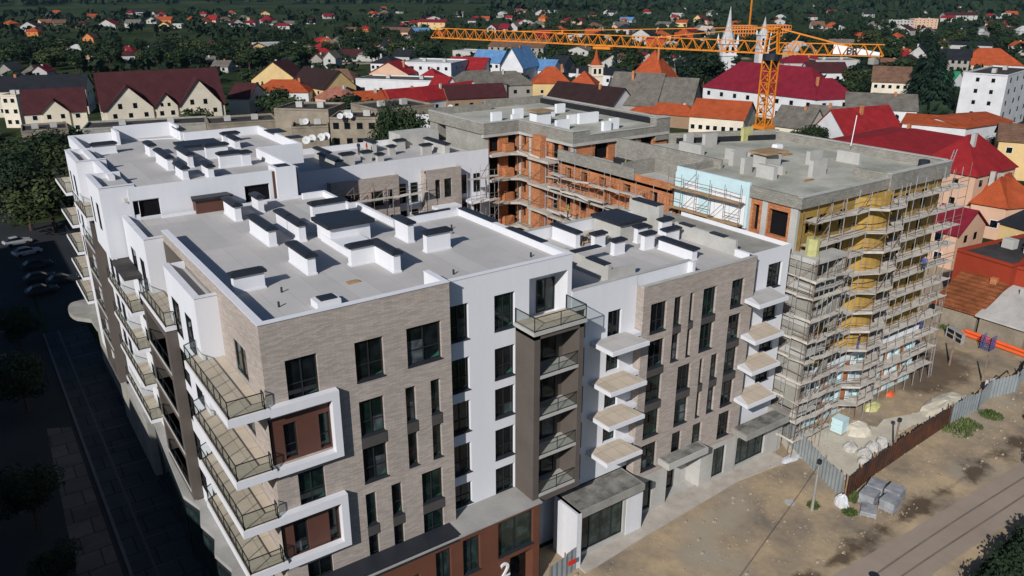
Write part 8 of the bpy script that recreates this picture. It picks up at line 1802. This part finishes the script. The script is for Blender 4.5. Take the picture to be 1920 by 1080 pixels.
def trunk_mesh(name, seed):
    rs = random.Random(seed); b = MB(); b.tube([(0, 0, 0), (.005, 0, .25), (-.005, .01, .5)], [.028, .02, .012], 6)
    for k in range(4): a = k * 1.6 + rs.uniform(0, .6); z = rs.uniform(.24, .42); b.tube([(0, 0, z), (.10 * math.cos(a), .10 * math.sin(a), z + .14), (.17 * math.cos(a), .17 * math.sin(a), z + .3)], [.013, .008, .003], 4)
    me = bpy.data.meshes.new(name); me.from_pydata(b.v, [], b.f); me.materials.append(MAT['bark']); me.update(); return me
FAR = [crown_mesh('crown', 900, .050, 'b', 20 + i, ['leaf_dark', 'leaf_mid', 'leaf_dark', 'leaf_olive', 'leaf_mid'][i]) for i in range(5)]
NEAR = [crown_mesh('crown', 5200, .022, 'b', 40 + i, ['leaf_mid', 'leaf_dark', 'leaf_olive'][i]) for i in range(3)]
CON = [crown_mesh('crown', 1500, .050, 'c', 60 + i, 'leaf_conifer') for i in range(2)]
TRK = [trunk_mesh('trunk', i) for i in range(3)]
tr_ = random.Random(77); cntT = {}
for t in TREES: cntT[t[4]] = cntT.get(t[4], 0) + 1
for (x, y, H, k, lab) in TREES:
    d = math.hypot(x + 11, y + 40); r = thing('conifer_tree' if k == 'c' else 'broadleaf_tree', lab, 'tree', (x, y, ground_z(x, y)), 'trees of the town and its fields', tr_.uniform(0, 6.28))
    me = tr_.choice(CON) if k == 'c' else (tr_.choice(NEAR) if d < 230 else tr_.choice(FAR)); s = H / (1.0 if k == 'c' else .98)
    o = bpy.data.objects.new('crown', me); col.objects.link(o); o.parent = r; w_ = s * (tr_.uniform(.85, 1.05) if k == 'c' else tr_.uniform(1.15, 1.5)); o.scale = (w_, w_ * tr_.uniform(.85, 1.1), s)
    o = bpy.data.objects.new('trunk', tr_.choice(TRK)); col.objects.link(o); o.parent = r; o.scale = (s, s, s)
# far woods, hedges and orchards that read as one mass
b = MB(); fr = random.Random(101)
def clump(x, y, H, W, n):
    z0 = ground_z(x, y)
    for i in range(n):
        a, e = fr.uniform(0, 6.28), fr.uniform(-.1, 1.5); c = Vector((x + W * math.cos(a) * math.cos(e) * .5, y + W * math.sin(a) * math.cos(e) * .5, z0 + H * (.35 + .6 * math.sin(e)))); s = W * fr.uniform(.16, .30)
        u = Vector((fr.gauss(0, 1), fr.gauss(0, 1), fr.gauss(0, 1))).normalized(); v = u.orthogonal().normalized(); b.poly([tuple(c + u * s), tuple(c + v * s), tuple(c - u * s), tuple(c - v * s)])
for i in range(2600):      # belts beyond the fields
    a = R(fr.uniform(-4, 74)); d = fr.uniform(2100, 5600) if math.degrees(a) < 34 else fr.uniform(1500, 5600); x, y = -11 + d * math.sin(a), -40 + d * math.cos(a); clump(x, y, fr.uniform(9, 16) * (1 + d / 6000), fr.uniform(14, 26) * (1 + d / 2500), 14)
for i in range(1500):      # scrub in the fields and between gardens
    a = R(fr.uniform(-2, 72)); d = fr.uniform(240, 1500); 
    x, y = -11 + d * math.sin(a), -40 + d * math.cos(a); 
    if math.degrees(a) < 32 and 560 < d < 1500 and fr.random() < .25: continue
    if any(math.hypot(x - (h[0] + h[3] / 2 * math.cos(h[2])), y - (h[1] + h[3] / 2 * math.sin(h[2]))) < 6 + h[3] / 2 for h in HOUSES): continue
    k = .3 + .6 * fr.random() ** 1.5 ; clump(x, y, 7 * k * (1 + d / 2000), 10 * k * (1 + d / 1500), 16)
for h in HOUSES:      # gardens: low shrubs round the far houses
    if math.hypot(h[0] + 11, h[1] + 40) > 380:
        for q in range(3): clump(h[0] + h[3] / 2 * math.cos(h[2]) + fr.uniform(-14, 14), h[1] + fr.uniform(-13, -4), fr.uniform(2.5, 5), fr.uniform(5, 8), 12)
o = b.build('woodland', ['leaf_dark']); o['kind'] = 'stuff'; tag(o, 'dark woods, hedges and scrub filling the plain beyond the town', 'woods')
# hedge and shrubs by the road, lower right
def hedge(pts, h, w, n, label, m='leaf_dark', seed=5, ls=.16):
    rs = random.Random(seed); b = MB()
    for i in range(n):
        k = rs.random() * (len(pts) - 1); j = int(k); p = Vector(pts[j]).lerp(Vector(pts[j + 1]), k - j); a, e = rs.uniform(0, 6.28), rs.uniform(0, 1.57); bump = 1 + .35 * math.sin(k * 9) + rs.uniform(-.1, .25)
        c = Vector((p.x + w * math.cos(a) * math.cos(e) * bump, p.y + w * math.sin(a) * math.cos(e) * bump, h * math.sin(e) * bump)); s = ls * rs.uniform(.6, 1.4); u = Vector((rs.gauss(0, 1), rs.gauss(0, 1), rs.gauss(0, 1))).normalized(); v = u.orthogonal().normalized(); b.poly([tuple(c + u * s), tuple(c + v * s * .6), tuple(c - u * s), tuple(c - v * s * .6)])
    return tag(b.build('hedge', m), label, 'hedge')
hedge([(38, -24.6), (43.6, -21.8), (50, -21.5), (57, -21.2), (64, -20.8), (72, -20.2)], 2.0, 1.2, 12000, 'dark overgrown hedge along the far side of the dusty road, lower right')
s = MB(); s.bar((40, -25, .1), (58, -22.4, .1), .3); struct(s.build('path_edge', 'rust_panel'))
sheet('garden_path', [(40, -26), (58, -22.9), (70, -22), (70, -32), (40, -34)], .03, 'bitumen')
for k, (x, y, H, lab) in enumerate([(62.5, -18.6, 5.0, 'dark tree leaning in at the right edge over the road'), (75.5, -13.2, 4.0, 'dark tree beside the red jacket at the far right of the road'), (71, -21.5, 6, 'dark tree just outside the right edge')]):
    r = thing('broadleaf_tree', lab, 'tree', (x, y, 0), None, k); o = bpy.data.objects.new('crown', NEAR[1]); col.objects.link(o); o.parent = r; o.scale = (H * .9, H * .9, H); o = bpy.data.objects.new('trunk', TRK[0]); col.objects.link(o); o.parent = r; o.scale = (H, H, H)
for k, (x, y, H, lab) in enumerate([(-12.2, 27, 6.5, 'dark street tree in the shade, second from the bottom left corner'), (-11.5, 17.5, 4.5, 'small dark street tree beside the pale stone strip'), (-10.8, 50, 7, 'dark street tree in the shade, midway up the street'), (-9.8, 68, 6, 'dark street tree in the shade near the parked cars'), (-8.6, 8.5, 3.2, 'young dark tree near the bottom left corner')]):
    r = thing('broadleaf_tree', lab, 'tree', (x, y, 0), None, k); o = bpy.data.objects.new('crown', NEAR[1]); col.objects.link(o); o.parent = r; o.scale = (H, H, H); o = bpy.data.objects.new('trunk', TRK[1]); col.objects.link(o); o.parent = r; o.scale = (H, H, H)
for k, (x, y, H, w_, lab) in enumerate([(68.0, 116.5, 20.5, 14, 'large round green tree standing between the white roof and the old flats'), (64.8, 114.5, 16.5, 11, 'lower green tree at the left foot of the large round one by the old flats')]):
    r = thing('broadleaf_tree', lab, 'tree', (x, y, 0), None, k); o = bpy.data.objects.new('crown', NEAR[0]); col.objects.link(o); o.parent = r; o.scale = (w_, w_, H); o = bpy.data.objects.new('trunk', TRK[1]); col.objects.link(o); o.parent = r; o.scale = (H, H, H)
person(72.6, -11.9, .03, 'person in a red jacket beside the dark tree at the far right verge', 'red_cloth', 'dark_cloth', 1.2)
# satellite dishes on the old flats
def dish(x, y, z, lab, rot=.6, d=.9):
    r = thing('satellite_dish', lab, 'dish', (x, y, z), 'satellite dishes on the old flats'); b = MB(); n = 14; c, s_ = math.cos(rot), math.sin(rot)
    ax = Vector((-s_ * .9, -c * .9, .45)).normalized(); u = ax.orthogonal().normalized(); v = ax.cross(u)
    C = Vector((x, y, z))
    for i in range(n):
        t0, t1 = 6.2832 * i / n, 6.2832 * (i + 1) / n; p = C + (u * math.cos(t0) + v * math.sin(t0)) * d + ax * .25; q = C + (u * math.cos(t1) + v * math.sin(t1)) * d + ax * .25; b.tri(tuple(C), tuple(p), tuple(q))
    b.build('reflector', 'dish', r); b = MB(); b.bar(tuple(C), tuple(C + ax * .9), .05); b.bar(tuple(C), (x, y + .3, z - .9), .08); b.build('arm', 'dark_metal', r)
dish(52.0, 129.6, 10.5, 'white satellite dish, leftmost of the lower row of four')
dish(53.9, 131.0, 10.5, 'white satellite dish, second from the left of the lower row of four')
dish(56.2, 131.3, 10.5, 'white satellite dish, third from the left of the lower row of four')
dish(57.6, 131.8, 10.5, 'white satellite dish, rightmost of the lower row of four')
dish(60.9, 131.0, 14.8, 'satellite dish, left of three above the cluttered balconies', d=.7)
dish(62.4, 131.5, 14.8, 'satellite dish, rust stained middle one of three above the cluttered balconies', d=.7)
dish(63.1, 130.5, 14.8, 'satellite dish, right of three above the cluttered balconies', d=.7)
dish(54.8, 136.3, 13.5, 'single satellite dish on the wall below the roof huts', d=.7)
dish(83.9, 121.2, 16.0, 'small satellite dish behind the orange brick block', d=.7)
solar(103.5, 4.0, -1.62, 'dark solar panels laid in two rows on the deep red modern building')
solar(108.5, 6.5, -1.62, 'second dark solar array, farther back on the deep red modern building', 2, 3)
# tower blocks across the shaded street (they cast the shade; outside the frame)
for k, (x, y, L, H) in enumerate([(-36, -62, 40, 25), (-36, -16, 34, 27), (-36, 20, 40, 25), (-36, 62, 34, 24)]):
    r = thing('apartment_block', ['plain apartment block across the shaded street, nearest of four, left of the photo', 'plain apartment block across the shaded street, second of four, left of the photo', 'lower apartment block across the shaded street, third of four, left of the photo', 'plain apartment block across the shaded street, farthest of four, left of the photo'][k], 'building', (x, y, 0))
    b = MB(); hs = [(y + 2 + 3.2 * i, y + 3.6 + 3.2 * i, 2 + 3 * j, 3.6 + 3 * j, .2, 1) for i in range(int(L / 3.2) - 1) for j in range(int(H / 3) - 1)]
    facade(b, ((x, 0), (0, 1), (-1, 0)), y, y + L, 0, H, hs, .2); b.box(x - 14, y, 0, x - .3, y + L, H - .01); b.quad((x - .3, y, 0), (x, y, 0), (x, y, H), (x - .3, y, H)); b.quad((x - .3, y + L, 0), (x, y + L, 0), (x, y + L, H), (x - .3, y + L, H)); b.quad((x - .3, y, H), (x, y, H), (x, y + L, H), (x - .3, y + L, H)); b.build('wall', ['concrete_light', 'pane_dark'], r)

# air between the town and the far hills
hz = MB(); hz.box(-300, -200, -2, 5400, 9200, 190)
hz_m = bpy.data.materials.new('haze_air'); hz_m.use_nodes = True; nt = hz_m.node_tree; nt.nodes.remove(nt.nodes['Principled BSDF'])
pv = nt.nodes.new('ShaderNodeVolumePrincipled'); pv.inputs['Color'].default_value = (.45, .78, .95, 1); pv.inputs['Density'].default_value = .00002; pv.inputs['Anisotropy'].default_value = 0.0
nt.links.new(pv.outputs[0], nt.nodes['Material Output'].inputs['Volume']); MAT['haze_air'] = hz_m
o = hz.build('haze', 'haze_air'); o['kind'] = 'stuff'; tag(o, 'faint bluish air over the distant woods and hills', 'haze')
